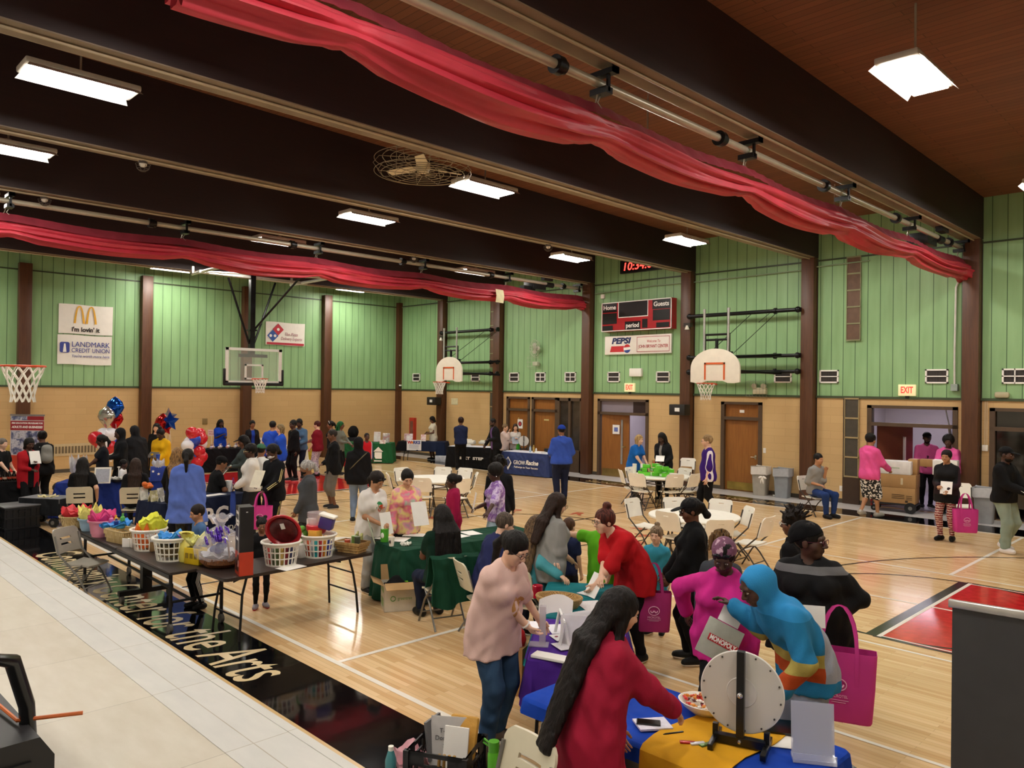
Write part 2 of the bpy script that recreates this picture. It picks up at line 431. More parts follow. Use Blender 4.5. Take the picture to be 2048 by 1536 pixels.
def person(label,head,H,face,sk='8a5a3c',hair=('short','15100e'),top=('3a3a3a',),bot=('23242a',),shoe=('1a1a1a','e8e8e8'),lean=0.,hp=5.,hy=0.,hr=0.,tw=0.,sit=0,walk=0.,arms=((.24,.05,.80),(.24,.05,.80)),curl=(.5,.5),wd=1.,fem=0,belly=0.,ext=(),foot=None,hd=(None,None),palm=(None,None),brow='1a100c',face_on=True,wide=0.,side=0.,bone=1.,cx=.0):
    """head: pixel of the crown in the photograph; H standing height; face: bearing of the chest, 0 = to the camera, + = to the photo's right"""
    s=H/1.70; q=P(); q.s=s; X=V((1,0,0)); wd=1+(wd-1)*.62; belly*=.75; cx+=.07
    hz=.90 if not sit else (sit/s)
    Lr=R(lean)
    def up(a): return V((math.sin(R(side)),math.sin(a),math.cos(a))).normalized()
    def fwv(a): return V((0,math.cos(a),-math.sin(a)))
    pel=V((0,0,hz+.03)); u1=up(Lr*.45); u2=up(Lr); u3=up(Lr*1.05); f2=fwv(Lr)
    wst=pel+u1*.16; chs=wst+u2*.19; nb=chs+u3*.185
    rt=V((math.cos(R(tw)),-math.sin(R(tw)),0)); fr=V((math.sin(R(tw)),math.cos(R(tw)),0)); fr=(fr-u2*fr.dot(u2)).normalized(); rt=fr.cross(u2).normalized()
    sw=.150*(1+(wd-1)*.6)+(.0 if fem else .016); sh=[nb-u3*.068+rt*sw*k for k in (1,-1)]
    # head frame
    hm=MX.Rotation(R(-hy-tw),3,'Z')@MX.Rotation(-R(hp),3,'X')@MX.Rotation(R(hr),3,'Y')
    nd=(up(Lr*.75)+fwv(Lr)*.10+fr*math.sin(R(hp))*.35).normalized(); ks=1.+cx
    hc=nb+nd*(.125+.04*ks)+fr*.01
    def hp_(x,y,z): return hc+hm@V((x,y,z))*ks
    top_=hc+hm@V((0,-.01,.122))*ks
    th=max(hc.z+.122*ks,top_.z)
    wp=at(head[0],head[1],th*s)
    u=(CP-wp); u.z=0; u.normalize(); vr=V((-u.y,u.x,0)); a=R(face); fwd=u*math.cos(a)+vr*math.sin(a); rz=math.atan2(fwd.y,fwd.x)-PI/2
    Rz=MX.Rotation(rz,3,'Z'); root=wp-Rz@(V((top_.x,top_.y,0))*s); root.z=0
    if foot is not None: root=V((foot[0],foot[1],foot[2] if len(foot)>2 else 0))
    dp=max(3.,depth(root+V((0,0,1.2)))); g=min(.032,max(.0115,dp*.0019))/s; gf=max(.0055/s,g*.42)
    q.root=root;q.rz=rz;q.M=TR(*root)@MX.Rotation(rz,4,'Z')@MX.Scale(s,4)
    mf=max(.0085,gf*.72)
    # legs
    hips=[V((.088*wd,0,hz)),V((-.088*wd,0,hz))]; kn=[];an=[];toe=[]
    for i,k in enumerate((1,-1)):
        if sit:
            A=V((k*.11*wd,.40,.085)) if not isinstance(sit,tuple) else V((k*.1,.3,.085)); 
            if (i,) in ext: pass
            K,A=ik(hips[i],A,.42,.42,(k*.15,.4,1.)); d=V((k*.15,1,0)).normalized()
        elif walk:
            w=walk*k; A=V((k*.085,w*.5,.085+(.05 if w<0 else 0))); K,A=ik(hips[i],A,.41,.42,(0,1,.1)); d=V((k*.1,1,-.25 if w<0 else .05)).normalized()
        else:
            A=V((k*(.095+wide)*1.0,.0+.03*k*(1 if face_on else -1),.085)); K,A=ik(hips[i],A,.42,.42,(k*.1,1,0)); d=V((k*.25,1,0)).normalized()
        kn.append(K);an.append(A);toe.append(d)
    # arms
    hw=[];el=[];hdv=[];pn=[]
    for i,k in enumerate((1,-1)):
        t=arms[i]
        if t[0]=='w': tg=q.M.inverted()@V(t[1]); pole=V((k*.55,-1.,-.55)) if len(t)<3 else V((t[2][0]*k,t[2][1],t[2][2]))
        else: tg=V((t[0]*k,t[1],t[2])); pole=V((k*.55,-1.,-.55)) if len(t)<4 else V((t[3]*k,t[4],t[5]))
        E,W=ik(sh[i],tg,.285,.25,pole); el.append(E);hw.append(W)
        d=(W-E).normalized(); d=V((hd[i][0]*k,hd[i][1],hd[i][2])).normalized() if hd[i] else d; hdv.append(d)
        n=V((palm[i][0]*k,palm[i][1],palm[i][2])) if palm[i] else (V((-k,0.3,0)) if d.z<-.6 else V((-k*.3,0,-1))); pn.append(n)
    q.hands=[q.M@(hw[i]+hdv[i]*.085) for i in (0,1)]; q.wr=[q.M@hw[i] for i in (0,1)]
    B=bone; be=belly
    ut=rt
    def torso(S,t,ks_=.06):
        S.cap(pel-u1*.05,pel+u1*.05,.104*B+t+.02*be,.10*B+t+.02*be,ks_,X,1.48*wd)
        S.cap(pel+u1*.03,wst+u1*.02,.098*B+t+.03*be,.092*B+t+.03*be,ks_,X,1.42*wd)
        S.cap(wst,chs+u2*.05,.093*B+t+.02*be,.112*B+t,ks_,ut,1.42*wd)
        
        for k in (0,1): S.cap(nb-u3*.055,sh[k]-rt*(.02 if k==0 else -.02)-u3*.006,.064+t*.8,.05+t*.8,.045)
        S.cap(nb-u3*.10,nb-u3*.0,.085+t,.052+t*.5,.05,ut,1.5)
        for k in (1,-1): S.ell(pel+V((k*.072*wd,-.055,-.03)),(.088*B+t,.088*B+t,.095+t),None,.05)
        if be>0: S.ell(wst+f2*(.035+.045*be)-u2*.02,(.13*wd+t+.02*be,.085+.05*be+t,.125+t),None,.06)
        if fem:
            for k in (1,-1): S.ell(chs+fr*(.085+.01*fem)+rt*k*.075*wd+u2*.005,(.06+t+.01*fem,.052+t+.012*fem,.062+t),None,.045)
    def legs(S,i,t,t2,end=1.,kk=.03):
        h,K,A=hips[i],kn[i],an[i]
        S.cap(h,K,.083*B*min(1.25,wd)+t,.056*B+t2,kk)
        if end>0:
            E=K+(A-K)*end; S.cap(K,E,.054*B+t2,.054*B+t2+(.034-.054)*end*(1 if t2<.02 else .5),kk)
            if t<.03: S.cap(K+(A-K)*.18+V((0,-.012,0)),K+(A-K)*.42+V((0,-.014,0)),.052*B+t2*.8,.046*B+t2*.8,.03)
    def arm(S,i,t,t2,end=2.):
        a,E,W=sh[i],el[i],hw[i]
        S.cap(a,a+(E-a)*min(1,end),.047*B*(.8+.2*wd)+t*.85,(.05+(.041-.05)*min(1,end))*B+t2,.035)
        if end>1: e=E+(W-E)*(end-1); S.cap(E,e,.041*B+t2,.041+(.028-.041)*(end-1)+t2,.025)
    # ------------------------------------------------ the body itself
    S=Sdf(); torso(S,0.)
    for i,k in enumerate((1,-1)):
        legs(S,i,0.,0.); arm(S,i,0.,0.)
        A=an[i]; S.cap(A,A+toe[i]*.0,.036,.036); S.cap(A+V((0,0,-.05))-toe[i]*.04,A+V((0,0,-.055))+toe[i]*.13,.03,.024,.03)
        hand(S,hw[i],hdv[i],pn[i],k,curl[i],.12 if curl[i]<.4 else .02,mf)
    S.cap(nb-nd*.04,hc+hm@V((0,-.025,-.06)),.053,.05,.035)
    hr3=[list(r) for r in hm]
    def he(x,y,z,rx,ry,rz_,k=.02,op='+',SS=None): (SS or S).ell(hp_(x,y,z),(rx*ks,ry*ks,rz_*ks),hr3,k,op)
    he(0,-.012,.03,.074,.094,.088); he(0,.022,-.04,.056,.064,.068,.035); he(0,.052,-.088,.026,.024,.022,.03)
    for k in (1,-1):
        he(k*.036,.05,-.028,.028,.028,.028,.03); he(k*.076,-.008,-.008,.010,.020,.032,.008)
        he(k*.031,.094,.006,.017,.016,.011,.012,'-'); he(k*.013,.096,-.030,.010,.011,.009,.008)
    S.cap(hp_(-.036,.076,.026),hp_(.036,.076,.026),.013*ks,.013*ks,.02); S.cap(hp_(0,.086,.014),hp_(0,.108,-.024),.008*ks,.0125*ks,.012)
    S.cap(hp_(-.017,.082,-.052),hp_(.017,.082,-.052),.0085*ks,.0085*ks,.007); S.cap(hp_(-.014,.080,-.064),hp_(.014,.080,-.064),.0095*ks,.0095*ks,.007)
    iv=[[],[],[]]
    for c,r in [(hc,.125)]+[(hw[i]+hdv[i]*.09,.105) for i in (0,1)]:
        for j in range(3): iv[j].append((c[j]-r,c[j]+r))
    Pn,Qn=S.mesh(g,gf,iv); o=np_obj(Pn,Qn,'person',skin(sk),None,s); o.location=root; o.rotation_euler=(0,0,rz); tag(o,label,'person'); q.o=o
    sd=len(PEOPLE)*1.37
    def grow(S,name,mat,gg=None,**k):
        Pm,Qm=S.mesh(gg or g,None,((),(),()),sd=sd,**k)
        if len(Qm): return np_obj(Pm,Qm,name,mat,o,s)
    # ------------------------------------------------ face details
    if dp<14.5:
        e=MB()
        for k in (1,-1): e.mi=0; e.sph(hp_(k*.031,.083,.006)*s,(.0115*s*ks,.0095*s*ks,.0052*s*ks),10,hm); e.mi=1; e.sph(hp_(k*.031,.0895,.006)*s,(.0052*s*ks,.005*s*ks,.0052*s*ks),8,hm)
        e.obj('eyes',[M('b8aea6',.3,0,0),M('20140f',.25,0,0)],o)
        e=MB()
        for k in (1,-1): e.tube([hp_(k*(.014+.014*t),.0935-.008*t*t,.0245+.004*t-.003*t*t)*s for t in (0,.7,1.4,2.1)],[.003*s,.0042*s,.0038*s,.002*s],6)
        e.obj('eyebrows',M(brow,.8,0,0),o)
        e=MB(); e.tube([hp_(.0115*t,.0915-.0035*t*t,-.0575-.0006*abs(t))*s for t in (-2,-1,0,1,2)],[.002*s,.0048*s,.006*s,.0048*s,.002*s],6); c=lin(sk); e.obj('lips',M(tuple((c[0]*.80,c[1]*.50,c[2]*.52)),.45,0,0),o)
    # ------------------------------------------------ clothes
    ty=top[0]; tm=cloth(ty) if isinstance(ty,str) else ty
    slv=top[1] if len(top)>1 else 'long'; hem=top[2] if len(top)>2 else -.06; t=top[3] if len(top)>3 else .016; fl=top[4] if len(top)>4 else 0.
    S=Sdf(); torso(S,t)
    if be==0 and not fem: S.cap(wst-u2*.06,chs,.098*B+t+.006,.105*B+t,.05,ut,1.4*wd)
    if fem: S.cap(wst-u2*.03,chs-u2*.03,.092*B+t+.01,.095*B+t+.01,.05,ut,1.35*wd)
    if hem<-.02: S.cap(pel,V((0,.08 if sit else 0,hz+hem-.11)),.116*B+t+.02*be,.126*B+t+fl+.02*be,.05,X,1.4*wd)
    if sit and hem<-.1:
        for i in (0,1): S.cap(hips[i],hips[i]+(kn[i]-hips[i])*min(.9,-hem*2.2),.09+t,.085+t+fl,.05)
    en={'long':1.97,'short':.62,'elbow':1.1,'none':.12,'three':1.6,'cap':.4}[slv]
    for i in (0,1): arm(S,i,t*.9+.004,t+(.006 if slv in('short','elbow') else 0.),en)
    S.plane(V((0,0,hz+hem)),V((0,-math.sin(Lr*.2),-math.cos(Lr*.2))))
    neck=nb+u3*.015; S.cap(neck-u3*.02+fr*.02,neck+u3*.2+fr*.03,.058,.075,.008,op='-')
    hood='hood' in ext or 'hoodup' in ext
    if 'hood' in ext: 
        for a0 in range(-4,5):
            an_=R(a0*27); p=nb+u3*.005-fr*.075*math.cos(an_)+rt*.095*math.sin(an_)-u3*(.02*math.cos(an_)); S.cap(p,p-u3*.05*max(0.2,math.cos(an_))-fr*.02,.034+.012*max(0,math.cos(an_)),.03,.03)
    if 'collar' in ext: 
        for a0 in range(12):
            an_=2*PI*a0/12; p=nb+u3*.01+fr*(.015+.058*math.cos(an_))+rt*.062*math.sin(an_); S.cap(p,p+u3*.018,.012,.012,.015)
    if 'hoodup' in ext:
        he(0,-.028,.018,.098,.118,.118,.03,'+',S); S.cap(nb-u3*.03,hc+hm@V((0,-.03,-.07)),.095,.088,.05)
        he(0,.092,-.012,.062,.085,.088,.02,'-',S)
    grow(S,'jacket' if 'jacket' in ext else 'dress' if 'dress' in ext else 'hoodie' if hood else 'shirt',tm,None,wob=.0085 if dp<12 else .005,ws=21.,fin=.0042 if dp<12 else 0.,fs=44.)
    bt=bot[0]; bm_=cloth(bt) if isinstance(bt,str) else bt; kd=bot[1] if len(bot)>1 else 'long'; t=bot[2] if len(bot)>2 else .014
    if kd!='none':
        S=Sdf(); S.cap(pel-u1*.04,pel+u1*.03,.108*B+t*.6+.01*be,.10*B+t*.6+.01*be,.06,X,1.46*wd)
        for k in (1,-1): S.ell(pel+V((k*.072*wd,-.055,-.03)),(.09*B+t*.7,.09*B+t*.7,.095),None,.05)
        e={'long':.93,'short':.12,'capri':.55,'legging':.95}[kd]
        for i in (0,1): legs(S,i,t,t*1.1,e,.04)
        if kd=='short':
            for i in (0,1): S.cap(hips[i],kn[i]+(an[i]-kn[i])*.1,.095+t,.075+t,.03)
        if sit: S.plane(V((0,0,hz-.30)),V((0,0,-1))) if kd=='short' else None
        S.plane(pel+u1*.08,u1)
        grow(S,'shorts' if kd=='short' else 'trousers',bm_,None,wob=.007 if t>.012 else .003,ws=23.,fin=.003 if dp<12 else 0.,fs=40.)
    if shoe:
        sm=zones('shoe',shoe[0],[('z',-1,.028*s if not (walk or sit) else -.5,shoe[1] if len(shoe)>1 else 'e6e4de')],.5,.01,0.)
        for i in (0,1):
            A=an[i]; d=toe[i]; S=Sdf(); b=A-V((0,0,.085)); S.cap(b+V((0,0,.045))-d*.045,b+V((0,0,.04))+d*.135,.047,.042,.02,d.cross(V((0,0,1))),1.05); S.cap(A-V((0,0,.03))-d*.02,A-V((0,0,.035)),.046,.05,.03); S.cap(b+V((0,0,.06)),b+V((0,0,.045))+d*.09,.045,.04,.03); S.plane(b,V((0,0,-1)))
            grow(S,'shoe',sm,min(g,.016))
    # ------------------------------------------------ hair and hats
    hs=hair[0]; hmat=hairm(hair[1],hair[3] if len(hair)>3 else None); hl=hair[2] if len(hair)>2 else .3
    if hs not in ('bald','none') and 'hoodup' not in ext:
        S=Sdf(); gh=max(.0085,g*.62)
        th_={'short':.010,'crop':.004,'pixie':.016}.get(hs,.013)
        if hs=='afro': he(0,-.03,.045,.118,.128,.122,.02,'+',S)
        elif hs=='spiky' or hs=='curly': he(0,-.022,.045,.094,.112,.105,.02,'+',S)
        else: he(0,-.018,.034,.077+th_,.094+th_,.090+th_,.02,'+',S)
        back=-fr*.0
        if hs in ('crop','short','pixie','bun','pony','topbun','afro','curly','spiky'):
            S.plane(hp_(0,0,-.062 if hs!='afro' else -.09),hm@V((0,.55,-1)))
        if hs in ('long','braids','half'):
            bk=hc+hm@V((0,-.075,-.03))*ks; tt=top[3] if len(top)>3 else .016; base=nb-fr*(.105+tt*1.1)-u3*.04; end=base-u2*max(.02,hl-.16)-fr*(.035+tt*1.2+(.02 if hl>.5 else 0))
            wdt=2.0 if hs!='half' else 1.7
            S.cap(hp_(0,-.06,.02),bk,.07,.066,.04,rt,1.2); S.cap(bk,base,.055,.052,.04,rt,wdt); S.cap(base,end,.052,.036,.03,rt,wdt*1.25)
            for k in (1,-1):
                a=hp_(k*.078,-.005,.0); b=nb+rt*k*.095-u3*.0+fr*.0; S.cap(a,b,.026,.032,.03); 
                if hl>.34: S.cap(b,b+fr*.085-u2*min(.22,hl-.25)-rt*k*.01,.034,.02,.03)
        if hs=='bob':
            for k in (1,-1): S.cap(hp_(k*.076,-.01,.01),hp_(k*.082,-.005,-.10),.03,.026,.03)
            S.cap(hp_(0,-.07,.0),hp_(0,-.07,-.11),.06,.045,.04,rt,1.35)
        if hs=='pony':
            b=hp_(0,-.118,.03); S.ell(b,(.03,.03,.03),None,.02); S.cap(b,b-fr*.06-u3*.10,.034,.036,.03); S.cap(b-fr*.06-u3*.10,b-fr*.03-u3*hl,.036,.014,.03)
        if hs=='bun': S.ell(hp_(0,-.105,.075),(.05,.05,.046),None,.012)
        if hs=='topbun': S.ell(hp_(0,-.045,.148),(.048,.048,.042),None,.012)
        if hs=='twobuns': 
            for k in (1,-1): S.ell(hp_(k*.055,-.05,.125),(.042,.042,.04),None,.012)
        if hs=='puff': S.ell(hp_(0,-.13,.03),(.07,.06,.075),None,.02)
        if hs in ('spiky','locs'):
            rg=random.Random(len(PEOPLE))
            for j in range(46):
                az=rg.uniform(0,2*PI); el_=rg.uniform(.25,1.5); dv=V((math.cos(az)*math.cos(el_),math.sin(az)*math.cos(el_)*1.-.15,math.sin(el_)))
                a=hp_(dv.x*.08,dv.y*.10-.02,dv.z*.09+.035); 
                if hs=='spiky': S.cap(a,a+hm@(dv*rg.uniform(.04,.085)+V((rg.uniform(-.03,.03),rg.uniform(-.03,.03),.01))),.015,.006,.012)
                else: 
                    b=a+hm@(dv*.03); S.cap(a,b,.013,.013,.01); S.cap(b,b+V((dv.x*.03,dv.y*.03,-hl*rg.uniform(.7,1))),.013,.009,.008)
        if hs=='braids':
            rg=random.Random(3+len(PEOPLE))
            for j in range(26):
                x=-1+2*j/25; a=hc+hm@V((x*.085,-.05-.045*(1-x*x),.0))*ks; b=nb+rt*x*.15-fr*(.155+.02*rg.random())+u3*.0; S.cap(a,b,.014,.013,.006); S.cap(b,b-u2*(hl-.1)*rg.uniform(.75,1.)-fr*.045+rt*rg.uniform(-.02,.02),.013,.009,.006)
        # keep the face clear
        he(0,.118,-.03,.066 if hs not in('bob',) else .062,.088,.082,.012,'-',S); 
        if hs in ('crop','short','pixie'): 
            for k in (1,-1): he(k*.085,.05,-.05,.05,.06,.05,.01,'-',S)
        iv=None
        grow(S,'hair',hmat,gh,wob=.004 if hs in('long','bob','half') else .003,ws=34.,fin=.006 if hs in('afro','curly') else .0022,fs=70. if hs in('afro','curly') else 110.)
    if 'beard' in ext:
        S=Sdf(); he(0,.028,-.058,.060,.068,.062,.02,'+',S); he(0,.095,-.02,.05,.05,.038,.01,'-',S); S.plane(hp_(0,0,-.022),hm@V((0,0.3,1))); S.plane(hp_(0,-.03,0),hm@V((0,-1,0))); grow(S,'beard',hairm(hair[1]),max(.008,g*.6))
    for e in ext:
        if isinstance(e,tuple):
            k0=e[0]
            if k0=='cap':      # ('cap',colour[,direction])
                S=Sdf(); he(0,-.015,.042,.090,.108,.092,.01,'+',S); S.plane(hp_(0,0,.038),hm@V((0,.12,-1))); bd=e[2] if len(e)>2 else 1
                S.ell(hp_(0,.125*bd,.042),(.072*ks,.075*ks,.010),[list(r) for r in (hm@MX.Rotation(R(-8*bd),3,'X'))],.012)
                grow(S,'cap',cloth(e[1]),max(.008,g*.5))
            elif k0=='wrap':   # ('wrap',material)
                S=Sdf(); he(0,-.03,.045,.092,.115,.092,.02,'+',S); he(0,-.085,.005,.07,.06,.07,.03,'+',S); S.plane(hp_(0,.0,.028),hm@V((0,.45,-1))); grow(S,'head_wrap',e[1] if not isinstance(e[1],str) else cloth(e[1]),max(.008,g*.5),wob=.003,ws=40.)
            elif k0=='glasses':
                w=MB()
                for k in (1,-1):
                    w.tube([hp_(k*.031+.022*math.cos(a_),.104,.004+.017*math.sin(a_))*s for a_ in [2*PI*j/12 for j in range(12)]],.0022*s,5,True); w.tube([hp_(k*.053,.102,.008)*s,hp_(k*.078,.05,.008)*s,hp_(k*.080,-.01,.004)*s],.002*s,5)
                w.tube([hp_(-.010,.106,.006)*s,hp_(.010,.106,.006)*s],.0022*s,5); w.obj('glasses',M(e[1],.3,.2,0),o)
            elif k0=='shades':
                w=MB()
                for k in (1,-1): w.sph(hp_(k*.034,.082,.078)*s,(.03*s,.014*s,.019*s),12,hm)
                w.tube([hp_(-.08,.0,.05)*s,hp_(-.05,.082,.08)*s,hp_(0,.096,.082)*s,hp_(.05,.082,.08)*s,hp_(.08,.0,.05)*s],.004*s,6); w.obj('sunglasses',M(e[1],.12,.1,0),o)
            elif k0=='mask':
                S=Sdf(); he(0,.038,-.05,.06,.068,.05,.02,'+',S); S.plane(hp_(0,0,-.018),hm@V((0,.1,1))); S.plane(hp_(0,.005,0),hm@V((0,-1,0))); grow(S,'face_mask',cloth(e[1]),max(.008,g*.5))
            elif k0=='headband': 
                w=MB(); w.tube([hp_(.086*math.cos(a_),.03+.02*math.sin(a_),.055+.078*math.sin(a_))*s for a_ in [PI*j/12 for j in range(13)]],.006*s,6); w.obj('headband',M(e[1],.5,0,0),o)
            elif k0=='scarf':
                S=Sdf(); he(0,-.02,.03,.086,.104,.10,.02,'+',S); S.cap(hc+hm@V((0,-.04,-.05)),nb-fr*.04,.075,.085,.04); he(0,.10,-.02,.062,.085,.085,.012,'-',S); grow(S,'headscarf',cloth(e[1]),max(.008,g*.6))
            elif k0=='strap':  # crossbody strap down the back and chest
                w=MB(); pts=[]
                for j in range(25):
                    a_=2*PI*j/24; c=chs-u2*.03; pts.append((c+rt*(.20*wd*math.sin(a_)*.9)+fr*(.150*math.cos(a_))*(1.+.1*be)+u2*(.20*math.sin(a_)))*s)
                w.tube(pts,.012*s,6,True); w.obj('bag_strap',cloth(e[1]),o)
            elif k0=='stripe': # light piping along both sleeves
                w=MB()
                for i,k in enumerate((1,-1)):
                    out=lambda a,b:((a+b)/2)
                    for dd in e[2]:
                        pts=[]
                        for A_,B_,n_ in ((sh[i],el[i],5),(el[i],hw[i],5)):
                            ax_=(B_-A_).normalized(); o_=(V((k,0,.35))-ax_*ax_.dot(V((k,0,.35)))).normalized(); c_=ax_.cross(o_)
                            for j in range(n_): pts.append((A_+(B_-A_)*(.06+.88*j/(n_-1))+o_*(.068 if A_ is sh[i] else .060)+c_*dd)*s)
                        w.tube(pts,.0065*s,5)
                w.obj('sleeve_stripe',cloth(e[1]),o)
            elif k0=='legstripe':
                w=MB()
                for i,k in enumerate((1,-1)):
                    for dd in e[2]: w.tube([(hips[i]+V((k*.10,dd,-.05)))*s,(kn[i]+V((k*.082,dd,0)))*s,(an[i]+V((k*.062,dd,.06)))*s],.006*s,5)
                w.obj('leg_stripe',cloth(e[1]),o)
            elif k0=='watch':
                i=e[2]; w=MB(); d_=(hw[i]-el[i]).normalized(); c_=hw[i]-d_*.02; x_=d_.orthogonal().normalized(); y_=d_.cross(x_); w.tube([(c_+(x_*math.cos(a_)+y_*math.sin(a_))*.034)*s for a_ in [2*PI*j/14 for j in range(14)]],.008*s,6,True); w.obj('watch',M(e[1],.5),o)
            elif k0=='buns':
                w=MB()
            elif k0=='earring':
                w=MB()
                for k in (1,-1): w.sph(hp_(k*.083,-.008,-.05)*s,.011*s,8)
                w.obj('earrings',M(e[1],.2,.6,0),o)
            elif k0=='scrunchie': 
                w=MB(); c_=hp_(0,-.045,.118) if hs=='topbun' else hp_(0,-.118,.03); w.tube([(c_+hm@V((.036*math.cos(a_),.036*math.sin(a_),0)))*s for a_ in [2*PI*j/12 for j in range(12)]],.012*s,6,True); w.obj('hair_tie',cloth(e[1]),o)
            elif k0=='backpack':
                S=Sdf(); c_=chs-fr*.20-u2*.02; S.cap(c_+u2*.13,c_-u2*.12,.085,.095,.04,rt,1.35); S.cap(c_-u2*.07-fr*.06,c_-u2*.12-fr*.06,.055,.05,.03,rt,1.5)
                PB,QB=S.mesh(max(.012,g)); b=np_obj(PB,QB,'backpack',cloth(e[1]),None,s); b.location=root; b.rotation_euler=(0,0,rz); tag(b,e[2],'backpack')
                w=MB()
                for k in (1,-1): w.tube([(sh[0 if k>0 else 1]*.6+nb*.4+v)*s for v in (-fr*.10-u3*.02,u3*.085,fr*.09+u3*.0)]+[(chs+rt*k*.13+fr*.11-u2*.08)*s,(chs+rt*k*.15-fr*.06-u2*.14)*s],.014*s,6)
                w.obj('shoulder_strap',cloth(e[1]),b)
    q.hc=q.M@hc; q.chs=q.M@chs; q.fw=Rz@V((0,1,0)); q.rt=Rz@V((1,0,0)); PEOPLE.append(q); return q
# ---------------------------------------------------------------- the building
ZB=2.735; ZC=6.35; X1=33.; YS=-18.19; ZS=1.13
def ceil_z(y): return 7.38+.026*(-y)
def m_wood():
    t=NT('mat_maple_floor'); co=t.coord(); b=t.add('TexBrick'); t.ln(co,b.inputs[0]); b.offset=.37; b.inputs['Scale'].default_value=1.; b.inputs['Brick Width'].default_value=.95; b.inputs['Row Height'].default_value=.058; b.inputs['Mortar Size'].default_value=.0012; b.inputs['Bias'].default_value=0.
    b.inputs[1].default_value=(*lin('e6c494'),1); b.inputs[2].default_value=(*lin('c89a60'),1); b.inputs[3].default_value=(*lin('8a6238'),1)
    n=t.noise(t.coord(sc=(1.2,26,1)),1.,4); c=t.mix(t.math('MULTIPLY',n,.5),b.outputs[0],'f0d6aa'); n2=t.noise(t.coord(sc=(.35,5,1)),1.,2); c=t.mix(t.ramp(n2,[(.45,'000000'),(.75,'484848')]),c,'b07c44')
    t.ln(c,t.b.inputs['Base Color']); t.ln(t.math('ADD',t.math('MULTIPLY',t.noise(co,3.,3),.09),.10),t.b.inputs['Roughness']); t.b.inputs['Specular IOR Level'].default_value=.42; t.bump(t.noise(t.coord(sc=(1,14,1)),2.,2),.06,.01); return t.m
def m_gloss(h,r=.07):
    t=NT('mat_lacquer'); co=t.coord(); n=t.noise(co,9.,5); c=lin(h); t.ln(t.ramp(n,[(.35,c),(.72,tuple(x*1.5+.002 for x in c))]),t.b.inputs['Base Color']); t.set(Roughness=r); t.b.inputs['Specular IOR Level'].default_value=.5; t.bump(t.noise(t.coord(sc=(1.5,1.5,1)),1.6,2),.06,.02); return t.m
def m_tile(h,h2):
    t=NT('mat_vinyl_tile'); co=t.coord(); b=t.add('TexBrick'); t.ln(co,b.inputs[0]); b.offset=0.; b.inputs['Scale'].default_value=1.; b.inputs['Brick Width'].default_value=.92; b.inputs['Row Height'].default_value=.92; b.inputs['Mortar Size'].default_value=.003
    b.inputs[1].default_value=(*lin(h),1); b.inputs[2].default_value=(*lin(h2),1); b.inputs[3].default_value=(*lin('8f8674'),1); n=t.noise(t.coord(sc=(1,3,1)),4.,5); c=t.mix(t.math('MULTIPLY',n,.5),b.outputs[0],'e2ded4')
    t.ln(c,t.b.inputs['Base Color']); t.set(Roughness=.42); t.b.inputs['Specular IOR Level'].default_value=.35; return t.m
def m_block(vertical=False):
    t=NT('mat_painted_block'); co=t.coord(); s=t.add('SeparateXYZ'); t.ln(co,s.inputs[0]); c=t.add('CombineXYZ'); t.ln(t.math('ADD',s.outputs[0],s.outputs[1]),c.inputs[0]); t.ln(s.outputs[2],c.inputs[1])
    b=t.add('TexBrick'); t.ln(c.outputs[0],b.inputs[0]); b.inputs['Scale'].default_value=1.; b.inputs['Brick Width'].default_value=.62; b.inputs['Row Height'].default_value=.205; b.inputs['Mortar Size'].default_value=.006; b.inputs['Mortar Smooth'].default_value=.5
    b.inputs[1].default_value=(*lin('d2b17c'),1); b.inputs[2].default_value=(*lin('ccaa76'),1); b.inputs[3].default_value=(*lin('bf9d6a'),1); n=t.noise(co,1.3,4); k=t.mix(t.math('MULTIPLY',n,.35),b.outputs[0],'c39f69')
    t.ln(k,t.b.inputs['Base Color']); t.set(Roughness=.55); t.bump(b.outputs[1],-.35,.01); return t.m
def m_board():
    t=NT('mat_green_boards'); co=t.coord(); s=t.add('SeparateXYZ'); t.ln(co,s.inputs[0]); u=t.math('ADD',s.outputs[0],s.outputs[1])
    f=t.math('FRACT',t.math('MULTIPLY',u,1/.305)); g=t.math('LESS_THAN',f,.055); n=t.noise(t.coord(sc=(3,3,.5)),1.5,4); c=t.ramp(n,[(.3,'84ac78'),(.7,'94bc86')])
    c=t.mix(g,c,'3f5f3c'); t.ln(c,t.b.inputs['Base Color']); t.set(Roughness=.5); t.bump(g,-.6,.015); return t.m
def m_ceil():
    t=NT('mat_roof_planks'); co=t.coord(); b=t.add('TexBrick'); t.ln(co,b.inputs[0]); b.inputs['Scale'].default_value=1.; b.inputs['Brick Width'].default_value=2.4; b.inputs['Row Height'].default_value=.135; b.inputs['Mortar Size'].default_value=.006
    b.inputs[1].default_value=(*lin('744630'),1); b.inputs[2].default_value=(*lin('845236'),1); b.inputs[3].default_value=(*lin('4a2a18'),1); n=t.noise(t.coord(sc=(1,9,1)),1.5,4); c=t.mix(t.math('MULTIPLY',n,.5),b.outputs[0],'70422a'); t.ln(c,t.b.inputs['Base Color']); t.set(Roughness=.7); return t.m
def m_grain(h,h2,z=True,r=.45):
    t=NT('mat_timber'); co=t.coord(sc=(14,14,1) if z else (1,1,14)); n=t.noise(co,2.,5,.6); t.ln(t.ramp(n,[(.3,h),(.7,h2)]),t.b.inputs['Base Color']); t.set(Roughness=r); return t.m
MW=m_wood(); MBLK=m_gloss('060608'); MRED=m_gloss('b51f22',.12); MCOL=m_grain('4a2c1a','5e3a22'); MBEAM=m_grain('24161a','2c1a1c',False,.6); MBLOCK=m_block(); MBRD=m_board()
